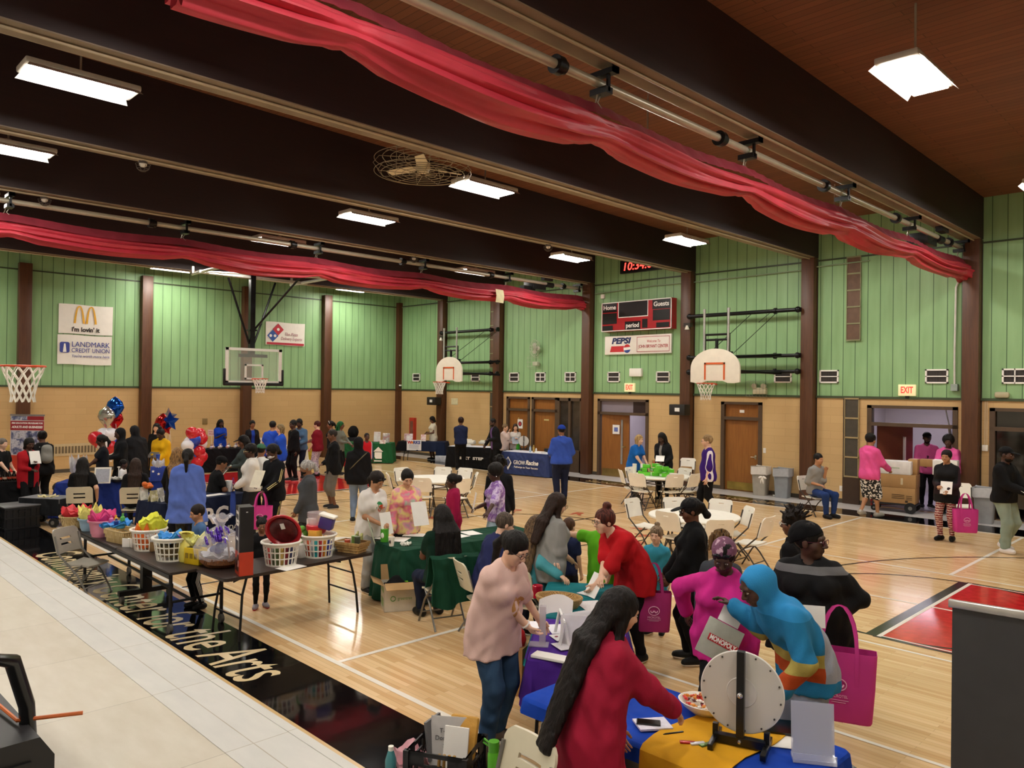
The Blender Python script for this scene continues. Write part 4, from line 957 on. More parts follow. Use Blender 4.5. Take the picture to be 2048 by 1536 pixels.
# ---- scoreboard, clock, wall signs
MRS=M('a81f26',.4,0,.06); MKK=M('17181a',.35); MWH=M('f0ece2',.55,0,.03); MTW=M('f6f4ee',.5,0,0)
t=T('scoreboard','red electric scoreboard reading Home, Guests and period','scoreboard'); x0,x1,z0,z1=11.46,14.16,4.74,5.68; b=MB(); b.bb((x0,-.28,z0),(x1,-.01,z1)); b.obj('case',MRS,t); yf=-.285
b=MB()
for a,c in (((x0,z0),(x1,z0+.025)),((x0,z1-.025),(x1,z1)),((x0,z0),(x0+.025,z1)),((x1-.025,z0),(x1,z1))): b.bb((a[0],yf-.01,a[1]),(c[0],yf+.01,c[1]))
b.bb((x0+.68,yf-.006,z0+.42),(x0+1.84,yf+.005,z0+.445)); 
for xx in (x0+.68,x0+1.82): b.bb((xx,yf-.006,z0+.42),(xx+.02,yf+.005,z1-.03))
b.obj('white_edging',MTW,t)
b=MB(); 
for a,c in (((.70,.445),(1.82,.91)),((.04,.62),(.62,.91)),((2.0,.62),(2.66,.91)),((.04,.24),(.62,.59)),((2.02,.27),(2.64,.60)),((.04,.03),(.46,.19)),((2.15,.05),(2.62,.2)),((.95,.03),(1.55,.29)),((1.62,.06),(1.82,.34))): b.bb((x0+a[0],yf-.004,z0+a[1]),(x0+c[0],yf+.003,z0+c[1]))
b.obj('display',MKK,t)
for s,x,z,w in (('Home',x0+.33,z0+.77,.5),('Guests',x0+2.33,z0+.77,.56),('period',x0+1.25,z0+.16,.5)): text(s,.2,MTW,t,TR(x,yf-.008,z)@WN,bold=.004,width=w)
t=T('digital_clock','black digital wall clock with red numbers, half hidden by a beam','clock'); p=aty(1240,548,-.12); b=MB(); b.bb((p.x,-.12,p.z),(p.x+1.55,-.01,p.z+.42)); b.obj('case',MKK,t); text('10:34:03',.36,M('ff3a30',.5,0,0,7,0,60,.5,2.5),t,TR(p.x+.76,-.124,p.z+.2)@WN,'digits',shear=.15,bold=.003,width=1.28)
t=T('wall_sign','long white wall sign with a red bar logo and red welcome lettering','sign'); x0,x1,z0,z1=11.44,14.02,4.0,4.6; y=-.085; b=MB(); b.bb((x0,-.08,z0),(x1,-.01,z1),.01); b.obj('panel',MWH,t)
text('PEPSI',.26,M('1c2a5c',.5,0,0),t,TR(x0+.66,y,z0+.43)@WN,shear=.2,bold=.012,width=.78)
b=MB(); b.prism([(x0+.22,z0+.08),(x0+.86,z0+.08),(x0+.92,z0+.27),(x0+.28,z0+.27)],.006,TR(0,-.08,0)@WN); b.obj('red_bar',M('c62a30',.5,0,0),t)
cx_,cz_=x0+.92,z0+.18
def disc(cx,cz,r,a0,a1,nm,m,par,yy=-.09,mt=WN): b=MB(); b.prism([(cx+r*math.cos(a0+(a1-a0)*i/20),cz+r*math.sin(a0+(a1-a0)*i/20)) for i in range(21)],.004,TR(0,yy,0)@mt); return b.obj(nm,m,par)
disc(cx_,cz_,.145,0,2*PI,'roundel_white',MTW,t,-.084); disc(cx_,cz_+.01,.13,R(20),R(170),'roundel_red',M('c62a30',.5,0,0),t,-.087); disc(cx_,cz_-.01,.13,R(200),R(350),'roundel_blue',M('24408c',.5,0,0),t,-.087)
b=MB(); 
for a,c in (((1.30,.06),(2.53,.075)),((1.30,.525),(2.53,.54)),((1.30,.06),(1.315,.54)),((2.515,.06),(2.53,.54))): b.bb((x0+a[0],y-.003,z0+a[1]),(x0+c[0],y,z0+c[1]))
b.obj('red_border',M('a8323a',.5,0,0),t); text('Welcome To',.12,M('c03a40',.5,0,0),t,TR(x0+1.93,y,z0+.39)@WN,shear=.2,width=.5); text('JOHN BRYANT CENTER',.14,M('b02a34',.5,0,0),t,TR(x0+1.92,y,z0+.23)@WN,bold=.002,width=1.12)
# banners on the west wall
def bannerW(label,y0,y1,z0,z1):
    t=T('wall_banner',label,'banner'); G=[[(.03+.012*math.sin(5*u)*math.sin(3*v+1),y0+(y1-y0)*u,z0+(z1-z0)*v+.01*math.sin(u*7)) for v in [j/6 for j in range(7)]] for u in [i/8 for i in range(9)]]
    b=MB(); b.sheet(G,.01); b.obj('vinyl',MWH,t); return t
WY=lambda y,z: TR(.048,y,z)@WE
t=bannerW('white wall banner with yellow double arches, upper of two',-13.25,-11.66,4.42,5.36)
for c in (-12.66,-12.31): 
    pts=[];N=24
    for i in range(N+1): u=-1+2*i/N; pts.append((c+u*.165,4.76+.56*(1-abs(u)**2.6)))
    inn=[(c+(x-c)*.62,4.76+(z-4.76)*.93-.0) for x,z in pts]; b=MB(); b.prism(pts+inn[::-1],.006,TR(.045,0,0)@WE); b.obj('yellow_arch',M('e5ad2e',.5,0,0),t)
text("i'm lovin' it",.2,M('15120f',.5,0,0),t,WY(-12.47,4.56),bold=.006,width=.82)
t=bannerW('white credit union banner with blue lighthouse logo, lower of two',-13.27,-11.68,3.44,4.38)
MNB=M('3b4796',.5,0,0); b=MB(); b.prism([(x-13.07,z+3.98) for x,z in rrect(.28,.34,.06)],.006,TR(.045,0,0)@WE); b.obj('blue_badge',MNB,t); b=MB(); b.prism([(-13.12,3.83),(-13.02,3.83),(-13.05,4.1),(-13.09,4.1)],.004,TR(.052,0,0)@WE); b.obj('lighthouse',MTW,t)
text('LANDMARK',.24,MNB,t,WY(-12.31,4.08),width=1.12); text('CREDIT UNION',.2,MNB,t,WY(-12.31,3.89),width=1.12); text("You're worth more here.",.13,MNB,t,WY(-12.31,3.71),shear=.3,width=1.12)
t=bannerW('white pizza banner with red and blue tilted squares',-6.26,-4.62,4.40,5.28)
for dy,dz,m_,dots in ((.22,.13,'c0283a',[(0,0)]),(0,-.12,'2a55a0',[(-.09,0),(.09,0)])):
    q=[(-5.98+dy+a,4.87+dz+c) for a,c in ((0,.23),(.23,0),(0,-.23),(-.23,0))]; b=MB(); b.prism(q,.006,TR(.045,0,0)@WE); b.obj('logo_square',M(m_,.5,0,0),t)
    for a,c in dots: disc(-5.98+dy+a,4.87+dz+c,.055,0,2*PI,'logo_dot',MTW,t,0,TR(.052,0,0)@WE)
b=MB(); b.bb((.044,-6.22,4.42),(.05,-4.66,4.50)); b.obj('red_base_line',M('b8283c',.5,0,0),t); text('The Pizza',.17,M('a86a78',.5,0,0),t,WY(-5.22,4.83),shear=.25,width=.55); text('Delivery Experts',.17,M('a86a78',.5,0,0),t,WY(-5.2,4.66),shear=.25,width=.9)
# ---- vents, exit signs, emergency lights, speakers
def vent(x,n=2,k=0,label='x'):
    t=T('air_vent',label,'vent',(x,0,3.27),0,'louvred vents under the green wall boards'); b=MB()
    for a,c in (((-.25,-.17),(.25,-.135)),((-.25,.135),(.25,.17)),((-.25,-.17),(-.215,.17)),((.215,-.17),(.25,.17)),((-.25,-.012),(.25,.012))): b.bb((a[0],-.04,a[1]),(c[0],-.0,c[1]))
    if k: b.bb((-.012,-.04,-.17),(.012,0,.17))
    b.obj('frame',MTW,t); b=MB(); b.bb((-.22,-.012,-.14),(.22,-.004,.14)); b.obj('louvre',pattern('louvre','weave',('181614','2a2422','5a504a'),18,.5),t)
for x,l in ((7.15,'square wall vent above the plain wooden door left of the wired lamp'),(8.48,'wall vent over the second wooden door'),(9.9,'wall vent over the two dark glass panes'),(11.78,'wall vent left of the small white wall box'),(13.7,'wall vent right of the small white wall box'),(17.6,'wall vent behind the black hoop pipes'),(18.87,'wall vent beside the tall brown strip'),(21.45,'wall vent right of the exit sign over the wide doorway'),(23.05,'wall vent at the far right edge'),(5.0,'wall vent behind the corner hoop pipes'),(1.25,'wall vent in the green corner bay')): vent(x,2,x in(8.48,9.9,23.05),l)
def exitsign(x,z,l):
    t=T('exit_sign',l,'sign',(x,0,z)); b=MB(); b.bb((-.2,-.07,-.14),(.2,-.0,.14),.01); b.obj('case',M('e8dca8',.5,0,.03,7,0,60,.5,.25),t); text('EXIT',.22,M('e0483c',.5,0,0,7,0,60,.5,.4),t,TR(0,-.073,0)@WN,bold=.006,width=.28)
    b=MB(); b.bb((-.04,-.05,-.2),(.04,0,-.14)); b.obj('mount',MBLACKM,t)
exitsign(12.45,2.93,'lit exit sign above the open door beside the scoreboard'); exitsign(20.8,2.93,'lit exit sign above the wide corridor doorway')
b=MB(); b.bb((12.47,-.12,3.28),(12.93,-.0,3.54),.02); thing(b,'wall_box',MWH,'small blank white wall box below the welcome sign','box')
def emerg(x,z,l):
    t=T('emergency_light',l,'light',(x,0,z)); b=MB(); b.bb((-.2,-.12,-.14),(.2,0,.04),.02); b.obj('battery_case',M('cfc8a8',.5),t)
    for s in (1,-1): b=MB(); b.cyl((s*.14,-.05,.1),(s*.14,-.15,.08),.05,.075); b.obj('lamp_head',M('b8b098',.3,.2),t)
    b=MB(); 
    for i in range(7): b.tube([(-.3+.1*i,-.02,.25),(-.3+.1*i,-.26,.2),(-.3+.1*i,-.28,-.2),(-.3+.1*i,-.02,-.25)],.004,4)
    for z_ in (.2,.0,-.2): b.tube([(-.32,-.27,z_),(.32,-.27,z_)],.004,4)
    b.obj('wire_cage',M('8a9080',.4,.4),t)
emerg(16.95,2.92,'caged emergency lamp under the wall hoop'); 
t=T('wall_fan','round caged wall fan on the green boards','fan',(8.36,-.05,4.30)); b=MB()
for r_ in (.08,.16,.24): b.tube([(r_*math.cos(a),-.16,r_*1.25*math.sin(a)) for a in [2*PI*i/24 for i in range(24)]],.008,4,True)
for i in range(16): a=2*PI*i/16; b.tube([(0,-.18,0),(.24*math.cos(a),-.16,.3*math.sin(a)),(.2*math.cos(a),-.02,.25*math.sin(a))],.006,4)
b.obj('wire_cage',M('c8ccb8',.4,.3),t); b=MB(); b.sph((0,-.1,0),(.09,.06,.09)); 
for i in range(3): a=2*PI*i/3; b.sph((.12*math.cos(a),-.1,.14*math.sin(a)),(.09,.012,.07),10)
b.obj('blade',M('d8d8c8',.4),t); b=MB(); b.bb((-.12,-.14,-.62),(.12,0,-.48),.01)
for s in (-.25,-.1,.1,.25): b.tube([(s,-.02,-.25),(s,-.25,-.3),(s,-.25,-.7),(s,-.02,-.75)],.005,4)
for z_ in (-.35,-.5,-.65): b.tube([(-.3,-.25,z_),(.3,-.25,z_)],.005,4)
b.obj('bracket',M('b8bca4',.5),t)
def speaker(x,y,z,l):
    t=T('speaker',l,'speaker',(x,y,z)); b=MB(); b.bb((-.27,-.2,-.16),(.27,.12,.16),.02); b.obj('cabinet',M('17140f',.6),t); b=MB(); b.bb((-.06,-.215,-.05),(.1,-.2,.06)); b.obj('label_plate',paperm(),t); b=MB(); b.bb((-.05,.1,-.06),(.05,.2,.06)); b.obj('mount',MBLACKM,t)
speaker(14.6,-.42,2.28,'black box speaker on the brown column beside the open door'); speaker(3.0,-.42,2.30,'black box speaker on the corner column under the hoop')
# conduits along the north wall
b=MB(); b.tube([(0,-.04,6.30),(6,-.04,6.30)],.012,5); pts=[aty(*q,-.06) for q in ((1190,588),(1310,571),(1375,566),(1600,541),(1610,537),(1640,533),(1740,521))]; b.tube(pts,.018,6); thing(b,'electrical_conduit',M('8aa080',.5),'thin painted conduit running across the green wall under the roof line','pipe')
t=T('electrical_conduit','white vertical conduit ending in a switch box beside the right column','pipe'); b=MB(); q=[aty(*p,-.05) for p in ((1918,560),(1912,575),(1909,710),(1909,775))]; b.tube(q,.022,8); b.obj('tube',M('d8d8d0',.4),t); b=MB(); b.box(q[-1],(.14,.09,.16)); b.obj('switch_box',M('9aa8a0',.4),t)
t=T('thermostat','small white thermostat with a cord by the far right doorway','thermostat'); p=aty(1970,896,-.03); b=MB(); b.box(p,(.12,.05,.14),None,.01); b.obj('case',MWH,t); b=MB(); b.tube([(p.x-.01,-.01,p.z+.07),(p.x-.01,-.01,2.7)],.006,5); b.tube([(p.x+.03,-.01,p.z+.07),(p.x+.03,-.01,2.7)],.006,5); b.obj('cord',M('e0d8c0'),t)
p=aty(2004,790,-.04); b=MB(); b.box(p,(.3,.1,.14),None,.05); thing(b,'smoke_detector',M('b4ac8c',.5),'beige detector under the green boards at the far right','detector')
for (px,py),l in (((1529,901),'white light switch plate beside the single wooden door'),((1682,977),'white wall outlet near the floor beside the brown strip'),((1167,851),'small white wall switch beside the dark glass panes')):
    p=aty(px,py,-.012); b=MB(); b.bb((p.x-.04,-.016,p.z-.07),(p.x+.04,-.001,p.z+.07),.004); b.bb((p.x-.012,-.026,p.z-.02),(p.x+.012,-.014,p.z+.02)); thing(b,'wall_plate',MWH,l,'switch')
b=MB(); p=atx(410,843,.02); b.bb((.001,p.y-.09,p.z-.11),(.02,p.y+.09,p.z+.11),.004); b.bb((.02,p.y-.04,p.z-.05),(.03,p.y+.04,p.z+.05)); thing(b,'wall_plate',M('8a7448',.5),'brown wall plate on the beige wall near the balloon column','switch')
t=T('wall_grille','long beige floor-level grille on the left wall','grille',(0,-12.7,.73)); b=MB(); b.bb((0,-.62,-.2),(.03,.62,.18)); b.obj('panel',M('c8b690',.5),t); b=MB()
for i in range(13): y=-.56+.093*i; b.bb((.03,y-.03,-.12),(.035,y+.03,.1))
b.obj('slot',M('6e6048',.6),t)
t=T('fire_cabinet','red fire extinguisher cabinet on the beige wall','cabinet',(1.1,0,1.05)); b=MB(); b.bb((-.17,-.12,-.5),(.17,0,.5)); b.obj('case',M('c23a28',.45),t); b=MB(); b.bb((-.1,-.13,-.38),(.1,-.118,.36)); b.obj('glass_door',M('8a5a4a',.1,0,.3,5),t)
p=aty(909,803,-.01); b=MB(); b.bb((p.x-.2,-.012,p.z-.13),(p.x+.2,-.001,p.z+.13)); thing(b,'wall_notice',M('d8d0a8',.6,0,.12,9),'yellowed notice on the beige wall under the corner hoop','notice')
t=T('wall_notice','square notice with a red and black circle taped to the first wooden door','notice',(7.42,.055,1.55)); b=MB(); b.bb((-.13,-.006,-.17),(.13,0,.17)); b.obj('paper',paperm(),t); disc(0,0,.09,0,2*PI,'emblem_ring',M('2a1c20',.5,0,0),t,-.008); disc(0,0,.065,0,2*PI,'emblem',M('c03a44',.5,0,0),t,-.011)
t=T('wall_notice','white notice with a blue print on the open wooden door','notice',(11.83,.075,1.55)); b=MB(); b.box((0,0,0),(.26,.006,.3),R(8)); b.obj('paper',paperm(),t); b=MB(); b.box((0,-.006,.0),(.14,.004,.14),R(8)); b.obj('print',M('6a7ac0',.6,0,.3,30),t)
for px,py,x,l in ((1374,655,14.4,'small flood lamp clamped to the column beside the scoreboard'),(882,678,2.75,'small flood lamp clamped to the corner column')):
    p=aty(px,py,-.35); t=T('flood_lamp',l,'light',p); b=MB(); b.bb((-.12,0,.02),(.1,.15,.14)); b.obj('bracket',M('2a2018',.5),t); b=MB(); b.lathe([(.03,.06),(.05,.0),(.07,-.06),(.0,-.07)],(0,0,0),14); b.obj('lamp_head',M('e8e4d4',.3),t)
p=aty(1206,593,-.05); thing(MB().box(p,(.14,.08,.14),None,.01),'wall_camera',MWH,'small white box camera at the top left of the scoreboard','camera')
p=aty(800,772,-.08); t=T('security_camera','white dome camera on the beige corner wall edge','camera',p); b=MB(); b.sph((0,0,-.03),.06); b.obj('dome',M('20201e',.1),t); b=MB(); b.cyl((0,0,0),(0,0,.06),.07); b.bb((-.02,0,.0),(.02,.1,.04)); b.obj('mount',MWH,t)
# ---------------------------------------------------------------- furniture and things on the floor and tables
MFR=M('4a4540',.4,.5); MFRG=M('77756f',.4,.5); MWP=M('efece0',.45,0,.04); MCP=M('d6cfb6',.45,0,.05)
def make_chair(mp,mf,slots=True):
    t=T('folding_chair','x y z w','chair'); b=MB(); n=8; G=[]
    for i in range(n+1):
        u=-1+2*i/n; G.append([(u*.205*(1-.06*(v/5)),-.20+.40*v/5,.445-.012*math.cos(u*1.5)-.012*math.sin(PI*v/5)-(.02 if v==5 else 0)) for v in range(6)])
    b.sheet(G,.022); b.obj('seat',mp,t,60)
    b=MB(); hh=[(-.045,.075,.09,.135),] if slots else []
    def bp(u,z): return (u,-.235-.10*(z-.55)/.35-.035*(1-(u/.23)**2),z)
    zs=[.56,.60,.655,.685,.73,.76,.82,.855,.88] if slots else [.56,.60,.65,.70,.75,.80,.812,.855,.88]; us=[-.225,-.20,-.10,-.05,.05,.10,.20,.225]
    vs=[];ix={}
    def vi(i,j):
        z=zs[j]; u=us[i]*(1-.10*max(0,(z-.82)/.06)); 
        if (i,j) not in ix: ix[(i,j)]=len(vs); vs.append(bp(u,z if not(j==8 and i in(0,7)) else z-.018))
        return ix[(i,j)]
    G=[]
    fs=[[vi(i,j),vi(i+1,j),vi(i+1,j+1),vi(i,j+1)] for i in range(7) for j in range(8) if not((i in(2,3,4) and j in(2,4)) if slots else (i==3 and j==5))]
    nv=len(vs); vv=vs+[(x,y-.02,z) for x,y,z in vs]; e={}
    for f in fs:
        for k in range(4):
            a,c=f[k],f[(k+1)%4]
            if (c,a) in e: del e[(c,a)]
            else: e[(a,c)]=1
    b.raw(vv,[f[::-1] for f in fs]+[[i+nv for i in f] for f in fs]+[[a,c,c+nv,a+nv] for a,c in e]); b.obj('backrest',mp,t,50)
    for s in (1,-1):
        b=MB(); b.tube([(s*.215,-.30,.80),(s*.215,-.235,.56),(s*.215,.05,.30),(s*.215,.235,.0)],.0125,8); b.obj('leg',mf,t)
        b=MB(); b.tube([(s*.195,.10,.43),(s*.195,-.08,.26),(s*.195,-.27,0)],.0125,8); b.obj('leg',mf,t)
    b=MB(); b.tube([(-.215,.16,.13),(.215,.16,.13)],.009,6); b.tube([(-.195,-.17,.13),(.195,-.17,.13)],.009,6); b.tube([(-.21,-.02,.36),(.21,-.02,.36)],.009,6); b.obj('crossbar',mf,t); return t
_C={}
def chair(kind,loc,rz,label,group=None):
    if kind not in _C:
        _C[kind]=make_chair(*{'w':(MWP,MFR,False),'c':(MCP,MFRG),'g':(M('a09c90',.4,.1),MFRG)}[kind]); t=_C[kind]; t.location=(*loc[:2],loc[2] if len(loc)>2 else 0); t.rotation_euler=(0,0,rz); t['label']=label
        if group: t['group']=group
        return t
    return dup(_C[kind],(*loc[:2],loc[2] if len(loc)>2 else 0),rz,label,group)
def face_to(a,b): return math.atan2(b[1]-a[1],b[0]-a[0])-PI/2
def chair_px(kind,px,py,target,label,group=None,z=.87):
    p=at(px,py,z); rz=face_to(p,target); d=V((-math.sin(rz),math.cos(rz),0)); p=p+d*.31; p.z=0; return chair(kind,p,rz,label,group)
# round white tables with their chairs
def make_round():
    t=T('round_table','x y z w','table'); b=MB(); b.lathe([(.0,.70),(.745,.70),(.765,.715),(.765,.735),(.755,.745),(0,.745)],(0,0,0),48,None,1,1,False); b.obj('tabletop',MWP,t)
    for k in range(4):
        a=PI/4+PI/2*k; c,s=math.cos(a),math.sin(a); b=MB(); b.tube([(.28*c,.28*s,.70),(.36*c,.36*s,.5),(.42*c,.42*s,0)],.016,8); b.obj('leg',MFR,t)
    b=MB()
    for s in (1,-1): b.tube([(s*.28,-.28,.55),(s*.28,.28,.55)],.012,6); b.tube([(-.28,s*.28,.55),(.28,s*.28,.55)],.012,6)
    b.obj('brace',MFR,t); return t
RT=None
for c,lb,chs in ((at(864,957,.74),'round white plastic table behind the two women with papers',[(804,936,'white chair at the back left of the round table behind the two women'),(886,935,'white chair at the back of the round table behind the two women'),(930,937,'rounded white chair at the right back of the round table behind the two women'),(951,946,'white chair at the right side of the round table behind the two women'),(843,956,'white chair back nearest us between the tie-dye hoodie and the girl in magenta'),(924,958,'white chair just right of the girl in the magenta jacket'),(778,947,'white chair left of the tie-dye hoodie woman')]),
    (at(1318,951,.74),'round white table stacked with green packages by the doors',[(1243,940,'white chair at the left end of the table with green packages'),(1274,947,'white chair in front left of the table with green packages'),(1350,949,'white chair in front centre of the table with green packages'),(1389,948,'white chair in front right of the table with green packages'),(1376,917,'white chair behind the table with green packages carrying a box'),(1369,937,'white chair right beside the green packages'),(1262,935,'white chair in front of the woman in the blue polo')]),
    (at(1388,1030,.74),'empty round white table in front of the person in the black cap',[(1266,998,'white chair at the left of the empty round table'),(1350,996,'white chair behind the empty round table, left of two'),(1441,1000,'white chair behind the empty round table, right of two'),(1496,1015,'white chair at the right end of the empty round table'),(1536,1034,'white chair pulled away at the right front of the empty round table'),(1335,1024,'white chair in front of the empty round table partly behind the black cap'),(1440,1040,'white chair in front of the empty round table right of the black jacket')])):
    if RT is None: RT=make_round(); RT.location=(c.x,c.y,0); RT['label']=lb
    else: dup(RT,(c.x,c.y,0),0,lb)
    for px,py,l in chs: 
        CHL=chair_px('w',px,py,c,l,'white chairs around the round tables')
        if px==1376: CBX=CHL.location.copy()
# rectangular tables and cloths
MTB=M('2e2420',.35,0,.15,4.); MBK=M('141416',.4,.3)
def rect_table(label,cx,cy,L,W,rz,top=MTB,h=.735,legs=True):
    t=T('folding_table',label,'table',(cx,cy,0),rz); b=MB(); b.prism(rrect(L,W,.05),.035,None,h-.035); b.obj('tabletop',top,t)
    if legs:
        for s in (1,-1):
            for k in (1,-1): b=MB(); x=s*(L/2-.25); b.tube([(x-s*.06,k*(W/2-.10),h-.03),(x,k*(W/2-.09),.5),(x+s*.03,k*(W/2-.06),.25),(x+s*.05,k*(W/2-.05),0)],.0145,8); b.obj('leg',MBK,t)
            b=MB(); b.tube([(x+s*.03,-(W/2-.06),.25),(x+s*.03,W/2-.06,.25)],.011,6); b.tube([(x-s*.02,-.03,.6),(x-s*.35,0,h-.05)],.010,6); b.tube([(x-s*.02,.03,.6),(x-s*.3,0.02,h-.05)],.010,6); b.tube([(x,-(W/2-.09),.5),(x,W/2-.09,.5)],.010,6); b.obj('leg_brace',MBK,t)
    return t
def draped(label,cx,cy,L,W,rz,m,drop=.72,h=.745,wv=.03,name='tablecloth',n=180,sides=None,seed=0,cat='tablecloth',group=None,fl=1.):
    b=MB(); P=rrect(L+.02,W+.02,.05,5); per=[]; k=len(P); tot=sum((V(P[i]).xy-V(P[(i+1)%k]).xy).length if False else math.dist(P[i],P[(i+1)%k]) for i in range(k)); acc=0; segs=[]
    for i in range(k): d=math.dist(P[i],P[(i+1)%k]); segs.append((acc,d,P[i],P[(i+1)%k])); acc+=d
    G=[]; rg=random.Random(seed); ph=[rg.uniform(0,6) for _ in range(4)]
    for q in range(n):
        s=tot*q/n
        for a,d,p0,p1 in segs:
            if a<=s<=a+d+1e-9 and d>1e-9: u=(s-a)/d; x=p0[0]+(p1[0]-p0[0])*u; y=p0[1]+(p1[1]-p0[1])*u; break
        r=V((x/(L/2+.01),y/(W/2+.01),0)); nx,ny=(x-max(-L/2+.05,min(L/2-.05,x))),(y-max(-W/2+.05,min(W/2-.05,y))); nl=math.hypot(nx,ny) or 1; nx/=nl;ny/=nl
        cor=1 if abs(nx*ny)>.05 else 0; row=[(x*.97,y*.97,h+.004),(x,y,h)]; dr=drop(x,y) if callable(drop) else drop
        for v in (.15,.4,.7,1.):
            w=wv*v*(math.sin(s*9+ph[0])+.6*math.sin(s*17+ph[1])+.5*math.sin(s*4.3+ph[2])); o=.012+w+(.05*v+cor*.05*v)*fl; row.append((x+nx*o,y+ny*o,max(.012,h-dr*v)))
        G.append(row)
    b.sheet(G,0,True); o=len(b.v); top=[(r[0][0],r[0][1],h+.004) for r in G]; b.raw(top,[list(range(n))])
    ob=b.obj(name,m,None,35); ob.location=(cx,cy,0); ob.rotation_euler=(0,0,rz); return tag(ob,label,cat,group)
def wr(loc,rz): return TR(*loc)@MX.Rotation(rz,4,'Z')
def ctext(s,size,m,par,L,W,side,x,z,**k):
    """writing on the front drop of a cloth (its -y side, or +y when side=1)"""
    y=-(W/2+.075+(.74-z)*.10) ; mt=TR(x,y,z)@MX.Rotation(R(90),4,'X')
    return text(s,size,m,par,(MX.Rotation(PI,4,'Z')@mt) if side else mt,ext=.003,**k)
ang=lambda dx,dy: math.atan2(dy,dx)
NAVY=cloth('182038'); 
# navy table with big white letters
rz=ang(-.25,.97); rect_table('folding table under the navy cloth with two big white letters',12.89,-14.16,1.83,.76,rz); tc=draped('navy tablecloth with big white letters behind the boy',12.89,-14.16,1.83,.76,rz,NAVY,seed=1)
text('RC',.42,MTW,tc,TR(.12,-.47,.40)@MX.Rotation(PI/2,4,'X'),ext=.004,bold=.012); text('FOUNDATION',.14,MTW,tc,TR(.45,-.5,.14)@MX.Rotation(PI/2,4,'X'),shear=.2,ext=.004)
BLUE=cloth('1c2f78'); rz=ang(.51,.86); p=at(232,965,.74)+V((-.86,.51,0))*.38; rect_table('folding table under the royal blue cloth at the left',p.x,p.y,2.3,.76,rz); draped('royal blue tablecloth behind the two seated women',p.x,p.y,2.3,.76,rz,BLUE,seed=2); BT=(p.x,p.y,rz)
rect_table('folding table under the black cloth at the far left edge',7.95,-16.75,1.83,.76,PI/2-.08); draped('black tablecloth under the dark bottles at the far left',7.95,-16.75,1.83,.76,PI/2-.08,cloth('0f0f11'),seed=3)
rect_table('folding table behind the red sign at the left edge',5.6,-16.2,1.8,.7,PI/2-.3); draped('red tablecloth in front of the man in black at the left edge',5.6,-16.2,1.8,.7,PI/2-.3,cloth('c02a20'),seed=4)
rect_table('folding table under the black cloth by the balloon column',2.45,-9.05,1.75,.7,PI/2-.15); draped('black tablecloth full of silver wrapped things near the balloon column',2.45,-9.05,1.75,.7,PI/2-.15,cloth('101014'),seed=5)
rz=ang(.75,.66); rect_table('folding table under the green cloth by the far corner',2.9,-3.5,1.83,.76,rz); tc=draped('dark green tablecloth with a white house emblem beside the boy in red',2.9,-3.5,1.83,.76,rz,cloth('1f5a34'),seed=6)
b=MB(); b.prism([(.35,.42),(.62,.42),(.62,.18),(.35,.18)],.004,TR(0,-.47,0)@MX.Rotation(PI/2,4,'X')); b.prism([(.3,.44),(.67,.44),(.485,.62)],.004,TR(0,-.46,0)@MX.Rotation(PI/2,4,'X')); b.bb((.34,-.50,.08),(.63,-.49,.12)); b.obj('white_emblem',MTW,tc)
rz=ang(.78,.63); rect_table('folding table under the black and navy cloths by the corner',3.56,-1.40,1.83,.76,rz); tc=draped('navy table cover with a black half and a white paper sign',3.56,-1.40,1.83,.76,rz,zones('two_tone_cloth','16203a',[('x',-1.2,-.55,'0c0c0e')],.85),drop=lambda x,y:.36+(.34 if x>.6 else 0),seed=7)
t=T('paper_sign','white paper sign with red and blue lettering hung on the navy table','sign'); t.matrix_world=wr((3.56,-1.40,0),rz); b=MB(); b.bb((-.55,-.475,.42),(.02,-.46,.80)); b.bb((-.55,-.47,.79),(.02,-.2,.80)); b.obj('paper',paperm('e4e4e8'),t)
text('W',.16,M('c03038'),t,TR(-.44,-.48,.72)@MX.Rotation(PI/2,4,'X'),bold=.008); text('RKS',.16,M('3a4a90'),t,TR(-.16,-.48,.72)@MX.Rotation(PI/2,4,'X'),bold=.008); disc(-.335,.72,.045,0,2*PI,'dot',M('e0862c'),t,-.477); b=MB()
for i in range(4): b.bb((-.46,-.479,.62-.04*i),(-.08,-.476,.632-.04*i))
b.obj('small_print',M('8890a8'),t)
rz=ang(.907,.42); rect_table('folding table under the black cloth with white letters',6.8,-1.6,1.83,.76,rz); tc=draped('black tablecloth with white letters behind the person in the navy jacket',6.8,-1.6,1.83,.76,rz,cloth('101012'),seed=8); text('NEXT  STEP',.13,MTW,tc,TR(.02,-.50,.36)@MX.Rotation(PI/2,4,'X'),ext=.004,width=1.0,bold=.004)
rz=ang(.99,.15); rect_table('folding table under the slate blue cloth with a diamond logo',9.69,-1.72,1.83,.76,rz); tc=draped('slate blue tablecloth with a white diamond logo and lettering',9.69,-1.72,1.83,.76,rz,cloth('33406e'),seed=9,wv=.015)
text('GROW',.19,MTW,tc,TR(-.12,-.485,.42)@MX.Rotation(PI/2,4,'X'),ext=.004,width=.46); text('Racine',.2,MTW,tc,TR(.38,-.485,.44)@MX.Rotation(PI/2,4,'X'),ext=.004,shear=.3,bold=.006,width=.5); text('Pathways to Your Success',.09,MTW,tc,TR(.16,-.50,.28)@MX.Rotation(PI/2,4,'X'),ext=.004,width=.95)
b=MB(); o=[(-.58,.6),(-.44,.40),(-.58,.16),(-.72,.40)]; b.prism(o,.004,TR(0,-.475,0)@MX.Rotation(PI/2,4,'X')); dm=b.obj('diamond_logo',MTW,tc); b=MB(); b.prism([(-.58+(x+.58)*.72,.42+(z-.40)*.7) for x,z in o],.004,TR(0,-.482,0)@MX.Rotation(PI/2,4,'X')); b.obj('diamond_centre',M('33406e'),dm)
